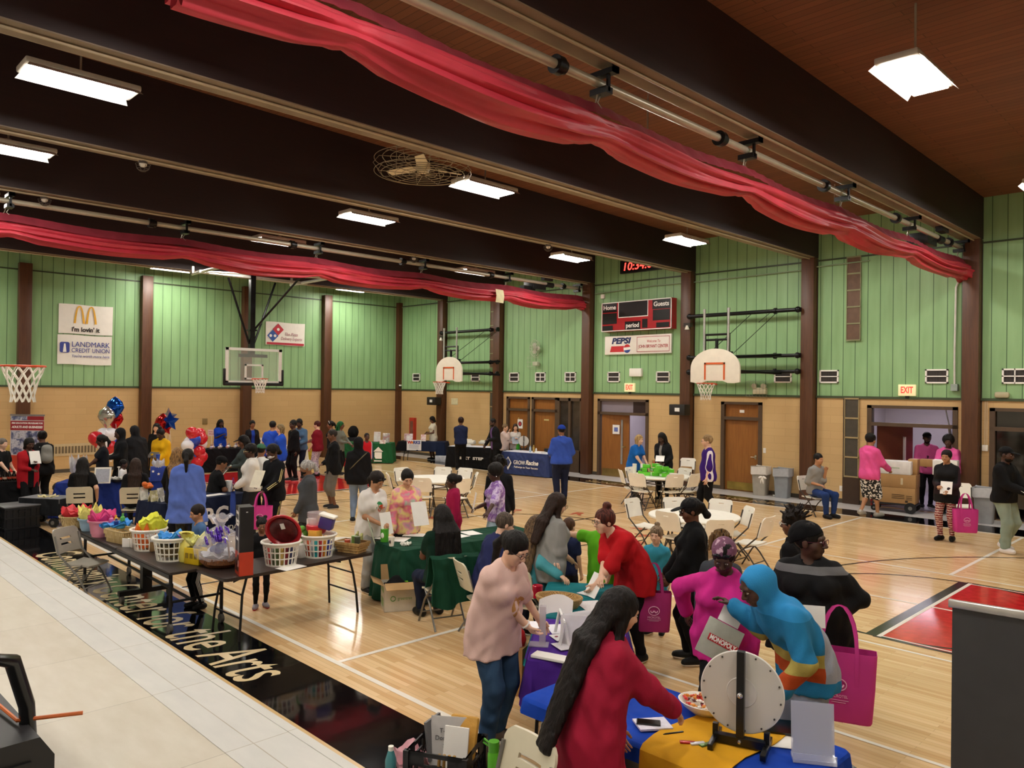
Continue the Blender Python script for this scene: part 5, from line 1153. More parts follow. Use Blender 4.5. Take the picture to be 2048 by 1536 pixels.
b=MB(); b.prism(rrect(1.8,.74,.05),.004,None,.752); o=b.obj('white_table_runner',M('dcdce6',.8)); o.location=(9.69,-1.72,0); o.rotation_euler=(0,0,rz); tag(o,'white topper laid on the slate blue table','runner')
o=bpy.data.objects['white_table_runner'].copy(); COL.objects.link(o); o.location=(6.8,-1.6,0); o.rotation_euler=(0,0,ang(.907,.42)); o['label']='white papers spread over the black table with letters'
FG=cloth('12402e'); rz=R(83); rect_table('folding table under the long forest green cloth',19.15,-12.95,2.3,.76,rz); draped('long forest green tablecloth in front of the two women with papers',19.15,-12.95,2.3,.76,rz,FG,seed=10,wv=.035); GT=(19.15,-12.95,rz)
rz=ang(.62,-.78); TT=(22.42,-14.18,rz); rect_table('folding table under the teal cloth',22.42,-14.18,1.3,.76,rz); draped('teal tablecloth under the wicker tray and papers',22.42,-14.18,1.3,.76,rz,cloth('157078'),drop=.45,seed=11)
PT=(23.22,-15.16,rz); rect_table('folding table under the purple cloth',23.22,-15.16,1.1,.76,rz); draped('purple tablecloth beside the woman in the pale pink shirt',23.22,-15.16,1.1,.76,rz,cloth('4a2488'),drop=.36,seed=12)
rect_table('folding table under the bright blue cloth in front',24.66,-15.93,1.86,.84,0,MBK); draped('bright blue tablecloth on the front table with the prize wheel',24.66,-15.93,1.86,.84,0,cloth('1440a8'),drop=.10,seed=13,wv=.004,fl=.15); BZ=.752
yc=cloth('d29a1e',.08); b=MB(); G=[[(x+.02*math.sin(y*9),y,z) for x in (-.27,-.09,.09,.27)] for y,z in [(-.475,.28),(-.468,.45),(-.462,.62),(-.452,.735),(-.42,.757)]+[(-.42+.84*i/6,.759) for i in range(1,7)]+[(.455,.735),(.465,.5)]]; b.sheet(G,.004); o=b.obj('table_runner',yc,None,40); o.location=(24.98,-15.93,0); tag(o,'golden yellow runner across the bright blue table','runner')
# brown tables with raffle baskets
t=T('mobile_table','long dark brown folding table on casters carrying a row of gift baskets','table',(16.77,-16.385,0)); b=MB(); b.bb((-1.8,-.38,.70),(-.01,.38,.735),.01); b.bb((.01,-.38,.70),(1.8,.38,.735),.01); b.obj('tabletop',MTB,t)
for s in (1,-1): b=MB(); b.bb((-1.79,s*.375-.012,.66),(1.79,s*.375+.012,.705)); b.obj('edge_rail',MBK,t)
for x in (-1.55,1.62):
    for y in (-.3,.3): b=MB(); b.tube([(x,y,.7),(x,y,.10)],.022,8); b.obj('leg',MBK,t); b=MB(); b.cyl((x-.0,y-.018,.055),(x,y+.018,.055),.055,None,14); b.obj('caster',M('55534e',.5),t)
    b=MB(); b.tube([(x,-.3,.35),(x,.3,.35)],.016,6); b.tube([(x,-.3,.68),(x,.3,.68)],.016,6); b.obj('crossbar',MBK,t)
b=MB(); b.bb((-.05,-.06,.12),(.05,.06,.70)); b.bb((-.04,-.34,.10),(.04,.34,.16)); b.bb((-.03,-.3,.62),(.03,.3,.7)); b.tube([(-1.5,0,.34),(1.55,0,.30)],.018,6); b.obj('centre_post',MBK,t)
for y in (-.3,.3): b=MB(); b.cyl((0,y-.02,.055),(0,y+.02,.055),.055,None,14); b.obj('caster',M('55534e',.5),t)
rect_table('dark brown folding table at an angle carrying laundry baskets',18.86,-15.46,2.0,.72,PI/2+.05)
# ---- baskets and what is heaped in them
def crumple(c,r,h,m,label,seed,name='tissue_paper',peaks=6,open_=.35,cat='tissue paper',group='tissue paper in the gift baskets',sx=1.):
    rg=random.Random(seed); K=40; ph=[rg.uniform(0,6.28) for _ in range(6)]; G=[]
    for i in range(K):
        a=2*PI*i/K; pk=.5+.5*math.sin(peaks*a+ph[0]); pk=pk*.7+.3*(.5+.5*math.sin((peaks+3)*a+ph[1])); row=[]
        for j in range(8):
            v=j/7; rad=r*(.75+open_*v+.10*math.sin(9*a+ph[2]+v*4)*v); z=h*(v*(.35+.65*pk))
            if j>5: rad*=.90; 
            row.append((rad*math.cos(a)*sx,rad*math.sin(a),z+.012*math.sin(11*a+ph[3]+5*v)))
        row+= [(rad*.6*math.cos(a)*sx,rad*.6*math.sin(a),h*.45*pk+.25*h+.02*math.sin(7*a+ph[4])),(rad*.2*math.cos(a)*sx,rad*.2*math.sin(a),h*.62+.02*math.sin(5*a+ph[5])),(0,0,h*.66)]; G.append(row)
    b=MB(); b.sheet(G,0,True); o=b.obj(name,m,None,28); o.location=c; return tag(o,label,cat,group)
def laundry(c,label,r=.20,h=.26,group='white laundry baskets'):
    t=T('laundry_basket',label,'basket',c); b=MB(); N=22; rt=lambda z:r*(.80+.20*z/h)
    zs=[0,.012,.085,.10,.165,.18,.235,h]
    def ringm(z0,z1,k=.006):
        K=44; vs=[];fs=[]
        for i in range(K):
            a=2*PI*i/K
            for rr,z in ((rt(z0)+k,z0),(rt(z1)+k,z1),(rt(z1)-k,z1),(rt(z0)-k,z0)): vs.append((rr*math.cos(a),rr*math.sin(a),z))
        for i in range(K):
            for q in range(4): fs.append([i*4+q,((i+1)%K)*4+q,((i+1)%K)*4+(q+1)%4,i*4+(q+1)%4])
        b.raw(vs,fs)
    ringm(0,.02); ringm(.085,.098); ringm(.16,.173); ringm(.228,h)
    for i in range(N):
        a=2*PI*i/N; b.tube([(rt(z)*math.cos(a),rt(z)*math.sin(a),z) for z in (.01,.09,.165,.235)],.0075,5)
    b.lathe([(0,.0),(rt(0)-.004,.0),(rt(0)-.004,.01),(0,.01)],(0,0,0),32,None,1,1,False); b.obj('lattice_wall',MWP,t)
    b=MB(); b.tube([((r+.015)*math.cos(a),(r+.015)*math.sin(a),h) for a in [2*PI*i/44 for i in range(44)]],.014,8,True); b.obj('rim',MWP,t); return t
def bucket(c,label,r,h,m,cat='bucket',name='bucket',k=.74,sx=1.,group=None,ribs=0):
    t=T(name,label,cat,c,0,group); b=MB(); b.lathe([(0,0),(r*k,0),(r*(k+.5*(1-k)),h*.5),(r,h),(r+.012,h),(r+.012,h-.02),(r-.008,h-.012),(r*(k+.1),h*.2),(0,h*.2)],(0,0,0),28,None,sx,1,False); b.obj('body',m,t)
    b=MB(); b.tube([((r+.008)*math.cos(a)*sx,(r+.008)*math.sin(a),h) for a in [2*PI*i/32 for i in range(32)]],.010,6,True); b.obj('rim',m,t); return t
TW=pattern('wicker','weave',('b08a50','c8a468','6a4a24'),26,.7); TW2=pattern('wicker_dark','weave',('7a4a28','9a6438','3c2412'),26,.6); TW3=pattern('splint','weave',('d6bf8c','c4a870','8a7040'),16,.7)
def tis(h): return M(h,.5,0,.12,12.,.3,30.)
TA=.737
def tp(px,py,z=TA): p=at(px,py,z); return V((p.x,min(p.y,9),z))
bucket(tp(152,1054),'round splint bushel basket with red tissue, farthest left on the brown table',.21,.17,TW3,'basket','bushel_basket'); q=tp(152,1054); crumple(q+V((0,0,.14)),.19,.20,tis('cf2c38'),'red tissue paper in the bushel basket',1)
q=tp(180,1060); bucket(q,'pale blue bucket with yellow tissue',.15,.17,M('8fb0c8',.4)); crumple(q+V((0,0,.13)),.15,.26,tis('e2da78'),'yellow tissue paper beside the red tissue',2)
q=tp(204,1072); bucket(q,'pink plastic bucket with pink tissue',.17,.22,M('d88aa0',.45)); crumple(q+V((0,0,.17)),.17,.22,tis('d83a80'),'bright pink tissue paper in the pink bucket',3,peaks=5)
q=tp(232,1074); bucket(q,'blue tub holding toys and blue tissue',.16,.16,M('3a90b8',.45)); crumple(q+V((.0,.0,.13)),.17,.12,tis('2a88d8'),'bright blue tissue paper over the blue tub',4,open_=.6)
for i,(dx,dy,c,l,h) in enumerate(((-.08,.02,'e0b030','yellow toy sticking out of the blue tub',.14),(.04,.07,'58b050','green bottle sticking out of the blue tub',.17),(.10,-.03,'2a3a78','dark blue capped bottle in the blue tub',.12),(-.02,-.06,'e06aa0','pink toy package in the blue tub',.15))):
    b=MB(); b.lathe([(.02,0),(.03,.02),(.03,h*.7),(.015,h*.8),(.015,h),(0,h)],(0,0,0),12); thing(b,'toy_bottle',plastic(c),l,'toy',None,q+V((dx,dy,.15)))
q=tp(247,1083); t=T('splint_basket','rectangular pale splint basket in front of the blue tub','basket',q,.2); b=MB()
for z0,z1,k in ((0,.05,.0),(.055,.10,.012),(.105,.155,.024)): 
    for s in (1,-1): b.box((0,s*(.115+k),(z0+z1)/2),(.42+2*k,.012,z1-z0)); b.box((s*(.205+k),0,(z0+z1)/2),(.012,.24+2*k,z1-z0))
b.box((0,0,.006),(.40,.22,.012)); b.obj('body',TW3,t); b=MB(); b.tube([(x*1.14,y*1.16,.16) for x,y in rrect(.42,.24,.03)],.012,6,True); b.obj('rim',M('b8a070',.6),t)
q=tp(297,1098); laundry(q,'white laundry basket with orange and yellow tissue'); crumple(q+V((0,0,.03)),.155,.34,tis('e8722a'),'orange tissue paper in a white laundry basket',6,open_=.35); crumple(q+V((.02,.05,.22)),.15,.24,tis('d8dc3c'),'lime yellow tissue paper above the orange tissue',7,peaks=2,open_=.5)
q=tp(345,1118); laundry(q,'white laundry basket with blue tissue at the front of the brown table',.215,.27); crumple(q+V((0,0,.04)),.165,.22,M('6a5a3a',.7),'brown packages inside the front laundry basket',8,'package',cat='package',open_=.25,group=None); crumple(q+V((0,0,.21)),.16,.14,tis('2f8fd8'),'blue tissue paper in the front laundry basket',9,peaks=5); crumple(q+V((.09,.07,.22)),.07,.09,tis('d84a9a'),'pink tissue scrap in the front laundry basket',10)
q=tp(313,1100); crumple(q+V((0,0,.10)),.12,.18,M('e8e8ea',.35,0,.06),'white plastic bag slumped between the two laundry baskets',11,'plastic_bag',open_=.5,cat='bag',group=None); thing(MB().box((0,0,.06),(.16,.2,.12),None,.01),'paper_box',M('8a6c42',.7),'brown box under the white plastic bag','box',None,q)
q=tp(248,1087); q=tp(252,1094); b=MB(); b.box((0,0,.055),(.10,.012,.11),R(40)); b.box((.03,.04,.055),(.10,.012,.11),R(10)); thing(b,'card_tent',paperm(),'small white folded card on the brown table','card',None,q)
q=tp(372,1122); t=T('gift_bag','translucent yellow gift bag beside the yellow box','bag',q); b=MB(); b.lathe([(0,0),(.09,0),(.11,.1),(.09,.2),(.05,.26),(.10,.34),(.06,.33)],(0,0,0),20,None,1.2,.8,False); b.obj('bag',M('d8cc60',.3,0,.2,12),t)
q=tp(391,1127); t=T('gift_box','yellow printed gift box with a window','box',q,.35); b=MB(); b.box((0,0,.095),(.24,.13,.19),None,.006); b.obj('carton',M('d8b818',.45),t); b=MB()
for i in range(3): b.box((-.07+.07*i,-.068,.10),(.045,.004,.06))
b.obj('print',M('8a7018',.5),t); b=MB(); b.box((0,-.02,.192),(.2,.05,.006)); b.obj('window',M('30302c',.15),t)
crumple(tp(388,1122)+V((0,.02,.2)),.13,.13,M('d8d888',.4,0,.1),'pale yellow ribbon and paper above the yellow box',12)
q=tp(440,1130); t=T('gift_basket','wicker gift basket wrapped in cellophane with a purple bow','basket',q); b=MB(); b.lathe([(0,0),(.18,0),(.24,.05),(.25,.12),(.23,.12),(.17,.02),(0,.02)],(0,0,0),30,None,1.15,.9,False); b.obj('wicker_body',TW2,t)
b=MB(); b.tube([(.24*math.cos(a),0,.11+.32*math.sin(a)) for a in [PI*i/16 for i in range(17)]],.012,6); b.obj('handle',TW2,t)
G=[]
for i in range(36):
    a=2*PI*i/36; row=[]
    for r_,z in ((.27,.10),(.28,.20),(.24,.30),(.16,.39),(.05,.45),(.04,.47),(.10,.56),(.15,.58)): rr=r_*(1+.10*math.sin(9*a+z*9)+.05*math.sin(17*a)); row.append((rr*math.cos(a)*1.1,rr*math.sin(a)*.9,z+.015*math.sin(8*a)))
    G.append(row)
b=MB(); b.sheet(G,0,True); b.obj('cellophane',M('e4e2ea',.12,0,0,7,0,60,.8,0,.30),t)
b=MB(); rg=random.Random(5)
for i in range(26): a=rg.uniform(0,6.28); r_=rg.uniform(.03,.13); c=V((r_*math.cos(a)+.1,r_*math.sin(a)-.10,.38+rg.uniform(-.07,.08))); b.tube([c+V((.035*math.cos(x),.012*x/3,.035*math.sin(x))) for x in [6.28*j/8 for j in range(8)]],.008,5,True)
b.obj('bow',M('5a28b8',.25,.2),t)
crumple(q+V((0,0,.09)),.20,.10,M('dcdce0',.5),'white lining paper in the cellophane gift basket',14,open_=.4); b=MB(); b.sph((0,0,0),(.13,.07,.05),12); b.sph((.07,.02,.05),(.09,.06,.04),12); thing(b,'folded_cloth',cloth('22307c'),'blue folded cloth in the cellophane gift basket','cloth',None,q+V((.02,-.05,.19)))
# tall tool carton and table B things
q=tp(488,1147); t=T('tool_carton','tall black and red carton standing on the angled brown table','box',q,-.25); b=MB(); b.box((0,0,.13),(.24,.15,.26)); b.obj('red_base',M('b83a22',.4),t); b=MB(); b.box((0,0,.51),(.24,.15,.50)); b.obj('black_sleeve',M('1a1a1c',.4),t)
b=MB(); b.cyl((-.04,-.076,.14),(-.04,-.082,.14),.05); b.cyl((.05,-.076,.20),(.05,-.082,.20),.035); b.box((0,-.078,.07),(.16,.006,.05)); b.obj('tool_picture',M('40201a',.4),t)
for s_,z,w in (('String',.69,.13),('Telescoping',.60,.18),('Trimmer',.56,.16),('Cordless',.40,.12)): text(s_,.05,MTW,t,TR(0,-.077,z)@MX.Rotation(PI/2,4,'X'),bold=.002,ext=.001,width=w)
b=MB(); b.box((0,0,.705),(.244,.02,.01)); b.box((.06,-.077,.4),(.006,.004,.72)); b.obj('strap',M('d8d8d8',.4),t)
q=tp(562,1128); laundry(q,'white laundry basket with the red round tray leaning in it',.21,.27)
for i in range(13):
    a=2*PI*i/13; rr=.10+.03*(i%2); b=MB(); b.lathe([(.03,0),(.034,.02),(.034,.17),(.02,.2),(0,.2)],(0,0,0),12); c=['7a1c20','2a2c50','c0504a','8a8478','4a5a30','b89a50','301c1c'][i%7]; thing(b,'packed_jar',plastic(c),'%s jar packed inside the basket with the red tray'%['dark red','navy','coral','grey','olive','mustard','black'][i%7],'jar','jars packed in the basket with the red tray',q+V((rr*math.cos(a),rr*math.sin(a),.014)))
b=MB(); m=MX.Rotation(R(112),4,'X')@MX.Rotation(0.2,4,'Z'); b.lathe([(.0,.0),(.17,.0),(.19,.03),(.215,.035),(.22,.02),(.19,-.015),(0,-.012)],(0,0,0),40,m,1,1,False); t=T('round_tray','big red round tray wrapped in clear plastic, leaning in a laundry basket','tray',q+V((.0,.03,.40)),.75); b.obj('rim',M('b81c28',.3),t)
b=MB(); b.lathe([(0,.012),(.165,.012),(.165,.004),(0,.004)],(0,0,0),36,m,1,1,False); b.obj('dark_centre',M('5a1c1e',.18,0,.4,18),t); b=MB(); b.box(m@V((.01,.06,.02)),(.05,.075,.004),m); b.obj('price_label',paperm(),t)
q=tp(637,1112); laundry(q,'white laundry basket with the red pot and purple box',.20,.27)
for i in range(13):
    a=2*PI*i/13+.2; rr=.10+.03*(i%2); b=MB(); b.lathe([(.03,0),(.034,.02),(.034,.17),(.02,.2),(0,.2)],(0,0,0),12); c=['e0a030','2038a0','d85a30','c8ccd0','1c9aa0','c02830','30407c'][i%7]; thing(b,'packed_jar',plastic(c),'%s jar packed inside the basket with the red pot'%['yellow','royal blue','orange','pale grey','turquoise','red','dark blue'][i%7],'jar','jars packed in the basket with the red pot',q+V((rr*math.cos(a),rr*math.sin(a),.014)))
thing(MB().lathe([(.0,.0),(.10,.0),(.13,.05),(.13,.10),(.12,.11),(0,.10)],(0,0,0),24),'plastic_bowl',M('c02430',.3),'red plastic bowl in the laundry basket','bowl',None,q+V((-.05,0,.28))); b=MB(); b.lathe([(.10,.0),(.115,.10),(.12,.16),(.0,.17)],(0,0,0),24); thing(b,'clear_tub',M('d8c8cc',.12,0,0,7,0,60,.6,0,.4),'clear plastic tub above the red bowl','tub',None,q+V((-.05,0,.38)))
t=T('wipes_box','white topped purple box tilted in the laundry basket','box',q+V((.10,.05,.36)),.7); b=MB(); m=MX.Rotation(R(14),4,'Y'); b.box((0,0,.06),(.17,.14,.15),m,.02); b.obj('purple_carton',M('3c2c72',.4),t); b=MB(); b.box((.02,0,.15),(.21,.16,.035),m,.015); b.obj('white_lid',MWP,t)
t=T('milk_carton','small white carton with a printed side behind the red tray','carton',q+V((-.15,-.02,.27)),.4); b=MB(); b.box((0,0,.09),(.09,.07,.18)); b.obj('carton',paperm(),t); b=MB(); b.box((0,-.036,.07),(.07,.003,.06)); b.obj('print',M('78a060'),t)
b=MB(); b.sph((0,0,0),(.06,.06,.07),12); b.sph((.02,-.03,.07),(.045,.045,.04),12); b.sph((-.05,0,-.09),(.04,.04,.05),10); thing(b,'plush_toy',cloth('6aa848'),'green plush toy hanging over the basket edge','toy',None,q+V((-.20,-.10,.26)))
thing(MB().box((0,0,.05),(.14,.10,.10),.3,.004),'sugar_carton',M('e0aa40',.5),'yellow carton on top of the basket with the red bowl','box',None,q+V((.03,-.07,.235)))
q=tp(607,1113); thing(MB().box((0,0,.08),(.12,.2,.16),.2,.004),'white_carton',paperm('d8d4cc'),'plain white carton between the two laundry baskets','box',None,q)
q=tp(682,1098); thing(MB().lathe([(0,0),(.07,0),(.14,.09),(.145,.13),(.135,.13),(.06,.02),(0,.02)],(0,0,0),24,None,1,1,False),'mixing_bowl',MWP,'white mixing bowl at the end of the angled table','bowl',None,q)
q=tp(704,1103); t=T('small_basket','small pale wicker basket holding tins','basket',q,.35); b=MB()
for k,(w,z) in enumerate(((.15,0),(.165,.035),(.18,.07),(.195,.10))):
    for s in (1,-1): b.box((0,s*w*.62,z+.018),(w*2,.012,.034)); b.box((s*w,0,z+.018),(.012,w*1.24,.034))
b.box((0,0,.005),(.3,.19,.01)); b.obj('body',TW,t)
for dx,c,l in ((-.08,'c8553a','red fruit pouch in the small wicker basket'),(.02,'7a9a50','green striped tin in the small wicker basket'),(.09,'4a5040','dark tin in the small wicker basket')): thing(MB().cyl((0,0,0),(0,0,.19 if dx>0 else .13),.038,None,16),'food_tin',M(c,.35,.2,.3,30),l,'tin',None,q+V((dx,.02*(1 if dx>0 else -1),.012)))
t=T('paper','flat','paper',(0,0,0)); bpy.data.objects.remove(t)
def sheetp(name,c,w,h,rz,label,m=None,cat='paper',group=None,th=.003,tilt=None):
    b=MB(); b.box((0,0,th/2),(w,h,th)); o=b.obj(name,m or paperm()); o.location=c; o.rotation_euler=(tilt or 0,0,rz); return tag(o,label,cat,group)
sheetp('price_list',tp(582,1135)+V((0,0,.001)),.2,.3,.2,'white sheet lying under the basket on the angled table')
# green table things
GZ=.752
b=MB(); b.box((0,0,.16),(.24,.012,.32),MX.Rotation(R(-16),3,'X')); q=at(742,1085,GZ); t=T('flyer_stand','pale green flyer standing upright on the forest green table','sign',q,R(150)); b.obj('card',M('b8c4ac',.6,0,.1,20),t); b=MB(); b.box((0,-.014,.17),(.15,.004,.05),MX.Rotation(R(-16),3,'X')); b.obj('printed_title',M('303a30'),t)
b=MB(); b.box((0,.05,.09),(.2,.02,.18)); b.box((.0,0,.075),(.2,.03,.15)); q=at(722,1092,GZ); o=thing(b,'leaflet_rack',M('a8aa60',.4,0,.3,20),'rack of yellow green leaflets on the corner of the green table','leaflets',None,q,R(140))
q=at(769,1083,GZ); t=T('snack_can','green and white canister on the forest green table','canister',q); b=MB(); b.cyl((0,0,0),(0,0,.17),.055,None,20); b.obj('can',M('4aa02c',.4),t); b=MB(); b.sph((.02,-.05,.09),(.035,.012,.04),10); b.obj('white_emblem',MTW,t)
q=at(783,1092,GZ); t=T('paper_cup','white paper cup with a round dark print on the green table','cup',q); b=MB(); b.lathe([(.03,0),(.042,.12),(.044,.12),(.044,.115),(.038,.115),(.03,.01),(0,.01)],(0,0,0),20); b.obj('cup',MWP,t); b=MB(); b.sph((.012,-.035,.06),(.02,.008,.024),10); b.obj('round_print',M('20241f'),t)
crumple(at(812,1090,GZ),.075,.035,paperm('e0ddd2'),'crumpled white napkin on the forest green table',21,'napkin',cat='napkin',group=None)
for i,(x,y,a,l) in enumerate(((800,1079,.6,'sheet of paper behind the napkin on the green table'),(755,1074,.9,'sheet of paper left of the green canister'),(828,1070,.3,'sheet of paper under the writing hand'),(915,1073,.2,'stack of white forms right of the seated woman with braids'),(942,1066,.5,'white form at the far end of the green table'))): sheetp('paper_sheet',at(x,y,GZ),.22,.30,a+i,l,None,'paper','papers on the green table')
# draped chair, cream chairs
CH_D=c=chair_px('c',907,1086,(18.9,-12.75),'cream folding chair draped with the dark green cloth'); 
b=MB(); G=[]
for i in range(15):
    u=-1+2*i/14; G.append([(u*.30+.02*math.sin(z_*9+u*5),y_+.025*math.sin(u*9+z_*4),z_) for y_,z_ in ((-.21,.52),(-.24,.70),(-.29,.86),(-.335,.895),(-.385,.87),(-.40,.70),(-.41,.5),(-.42,.33+.04*math.sin(u*4)))])
b.sheet(G,.012); o=b.obj('green_jacket',FG,None,50); o.location=c.location; o.rotation_euler=c.rotation_euler; GJ=o; tag(o,'dark green cloth hung over the chair back behind the woman with braids','cloth')
_p=at(930,1096,.87); NC=V((20.1,-13.25,0)); CH_N=chair_px('c',948,1108,(21.9,-12.9),'cream folding chair under the man in the navy shirt')
chair('c',(24.36,-17.30),PI-.12,'cream folding chair at the bottom edge behind the front table')
chair('g',(15.95,-16.98+.1),R(-55),'grey metal folding chair on the black border beside the brown table')
c=at(165,966,.87); c.z=0; CHA=chair('c',c+V((-.27,.16,0)),BT[2]+PI*0+.0,'cream folding chair under the seated woman with black hair'); c=at(268,961,.87); c.z=0; CHB=chair('c',c+V((-.27,.16,0)),BT[2],'cream folding chair under the seated woman with brown hair')
CH_S=chair('w',(18.75,-.62),R(180)+.35,'white folding chair under the seated man by the wall'); chair('w',at(1922,1050,0),R(200),'white folding chair behind the pink tote bag at the right'); chair('w',(5.15,-.75),R(200),'white folding chair between the navy table and the black table')
# ---- floor things in the middle
def carton(c,w,d,h,rz,m,label,flaps=True,mark=None,name='cardboard_box'):
    t=T(name,label,'box',c,rz); b=MB(); k=.006
    if flaps:
        b.bb((-w/2,-d/2,0),(w/2,d/2,k)); b.bb((-w/2,-d/2,0),(w/2,-d/2+k,h)); b.bb((-w/2,d/2-k,0),(w/2,d/2,h)); b.bb((-w/2,-d/2,0),(-w/2+k,d/2,h)); b.bb((w/2-k,-d/2,0),(w/2,d/2,h))
    else: b.box((0,0,h/2),(w,d,h),None,.006)
    b.obj('carton',m,t)
    if flaps:
        mm=M('b08c5c',.75)
        for c_,s_,r_ in (((0,-d/2-.09,h+.01),(w,.2,.005),MX.Rotation(R(12),3,'X')),((0,d/2+.03,h+.09),(w,.2,.005),MX.Rotation(R(70),3,'X')),((-w/2-.07,0,h+.03),(.16,d,.005),MX.Rotation(R(25),3,'Y')),((w/2+.05,0,h+.08),(.17,d,.005),MX.Rotation(R(-55),3,'Y'))): b=MB(); b.box(c_,s_,r_); b.obj('flap',mm,t)
    if mark: mark(t,w,d,h)
    return t
def gmark(t,w,d,h):
    g=M('6fa052',.6); b=MB(); b.tube([(-.09+.03*math.cos(a),-d/2-.003,h*.5+.03*math.sin(a)) for a in [6.28*i/16 for i in range(16)]],.006,5,True); b.obj('green_ring',g,t); text('greentree',.06,g,t,TR(.06,-d/2-.002,h*.5)@WN,ext=.001,width=.18); b=MB(); b.box((-w/2-.002,0,h*.78),(.004,d*.6,.06)); b.box((-w/2-.002,0,h*.3),(.004,d*.5,.1)); b.obj('green_panel',M('8fae74',.6),t)
bx=carton(at(790,1222,0)+V((-.1,.12,0)),.40,.36,.33,R(62),M('cdc6b4',.7),'open white cardboard box with a green logo by the green table',True,gmark)
b=MB(); b.sheet([[(-.16+.32*u,-.14+.28*v,.30+.10*math.sin(u*4)*math.sin(v*5)+.06*(1-v)) for v in [j/8 for j in range(9)]] for u in [i/8 for i in range(9)]],.02); o=b.obj('black_bags',cloth('141416'),None,50); o.location=bx.location; o.rotation_euler=bx.rotation_euler; tag(o,'black folded tote bags filling the open box','bag')
b=MB(); b.box((.1,0,.36),(.14,.02,.02),.4); o=thing(b,'lime_strap',cloth('7ac02c'),'lime green strap over the black bags in the open box','strap',None,bx.location)
S_=Sdf(); S_.cap((0,0,.15),(0,0,.36),.13,.12,.05,V((1,0,0)),1.3); S_.cap((0,-.1,.12),(0,-.1,.22),.07,.06,.04,V((1,0,0)),1.6); S_.plane((0,0,0),(0,0,-1)); P_,Q_=S_.mesh(.02); o=np_obj(P_,Q_,'backpack',cloth('2f3a48')); o.location=at(845,1212,0)+V((-.05,.05,0)); o.rotation_euler=(0,0,R(60)); tag(o,'dark grey backpack on the floor beside the open white box','backpack')
def ridged(c,label,rz,w=.62,d=.42,h=.36,lid=True,group=None,m=None):
    t=T('storage_crate',label,'crate',c,rz,group); b=MB(); b.bb((-w/2+.02,-d/2+.02,0),(w/2-.02,d/2-.02,h-.02))
    for i in range(9): x=-w/2+w*(i+.5)/9; b.bb((x-.012,-d/2,.03),(x+.012,d/2,h-.05))
    for i in range(6): y=-d/2+d*(i+.5)/6; b.bb((-w/2,y-.012,.03),(w/2,y+.012,h-.05))
    for z in (.02,h*.5,h-.04): b.bb((-w/2-.004,-d/2-.004,z-.015),(w/2+.004,d/2+.004,z+.015))
    b.obj('ribbed_wall',m or M('1b1b1d',.5),t)
    if lid: b=MB(); b.bb((-w/2-.01,-d/2-.01,h-.02),(w/2+.01,d/2+.01,h+.012),.008); b.obj('lid',M('6a6a6c',.35),t)
    for s in (1,-1): b=MB(); b.bb((s*w/2-.015,-.08,h-.11),(s*w/2+.015,.08,h-.08)); b.obj('handle',M('0c0c0e'),t)
    return t
ridged(V((9.75,-16.38,0)),'black ribbed crate with a grey lid, right of the two at the far left',.12,.66,.62,.44); ridged(V((9.7,-17.15,0)),'black ribbed crate cut off by the left edge',.05,.66,.62,.42)
t=T('wagon','black folding wagon with a pull handle beside the left table','wagon',V((9.85,-15.85,0)),R(35)); b=MB(); b.bb((-.45,-.24,.22),(.45,.24,.27)); 
for s in (1,-1): b.bb((-.45,s*.24-.012,.25),(.45,s*.24+.012,.55)); b.bb((s*.45-.012,-.24,.25),(s*.45+.012,.24,.55))
b.obj('fabric_bin',cloth('202226'),t); b=MB(); b.bb((-.46,-.25,.47),(.46,.25,.56)); b.obj('grey_band',cloth('77777a'),t)
for x in (-.34,.34):
    for y in (-.24,.24): b=MB(); b.cyl((x,y-.035,.09),(x,y+.035,.09),.09,None,18); w_=b.obj('wheel',M('161616',.7),t); b=MB(); b.cyl((x,y-.04,.09),(x,y+.04,.09),.04,None,12); b.obj('hub',M('6a6a68',.4),w_)
b=MB(); b.tube([(.48,0,.2),(.56,0,.45),(.60,0,.86)],.02,6); b.tube([(.60+.02*math.cos(a),.10*math.cos(a),.90+.05*math.sin(a)) for a in [6.28*i/14 for i in range(14)]],.018,6,True); b.obj('pull_handle',M('1a1a1a',.4),t)
crumple(t.location+V((0,0,.5)),.18,.10,M('d0c48a',.6,0,.2,14),'crumpled paper and bags heaped in the black wagon',31,'paper_heap',cat='paper',group=None)
t=T('bag','black bag'*1,'bag'); bpy.data.objects.remove(t)
b=MB(); b.sph((0,0,.14),(.24,.2,.15),14); thing(b,'duffel_bag',cloth('26262a'),'dark bag with a printed panel on the floor behind the wagon','bag',None,at(122,985,0))
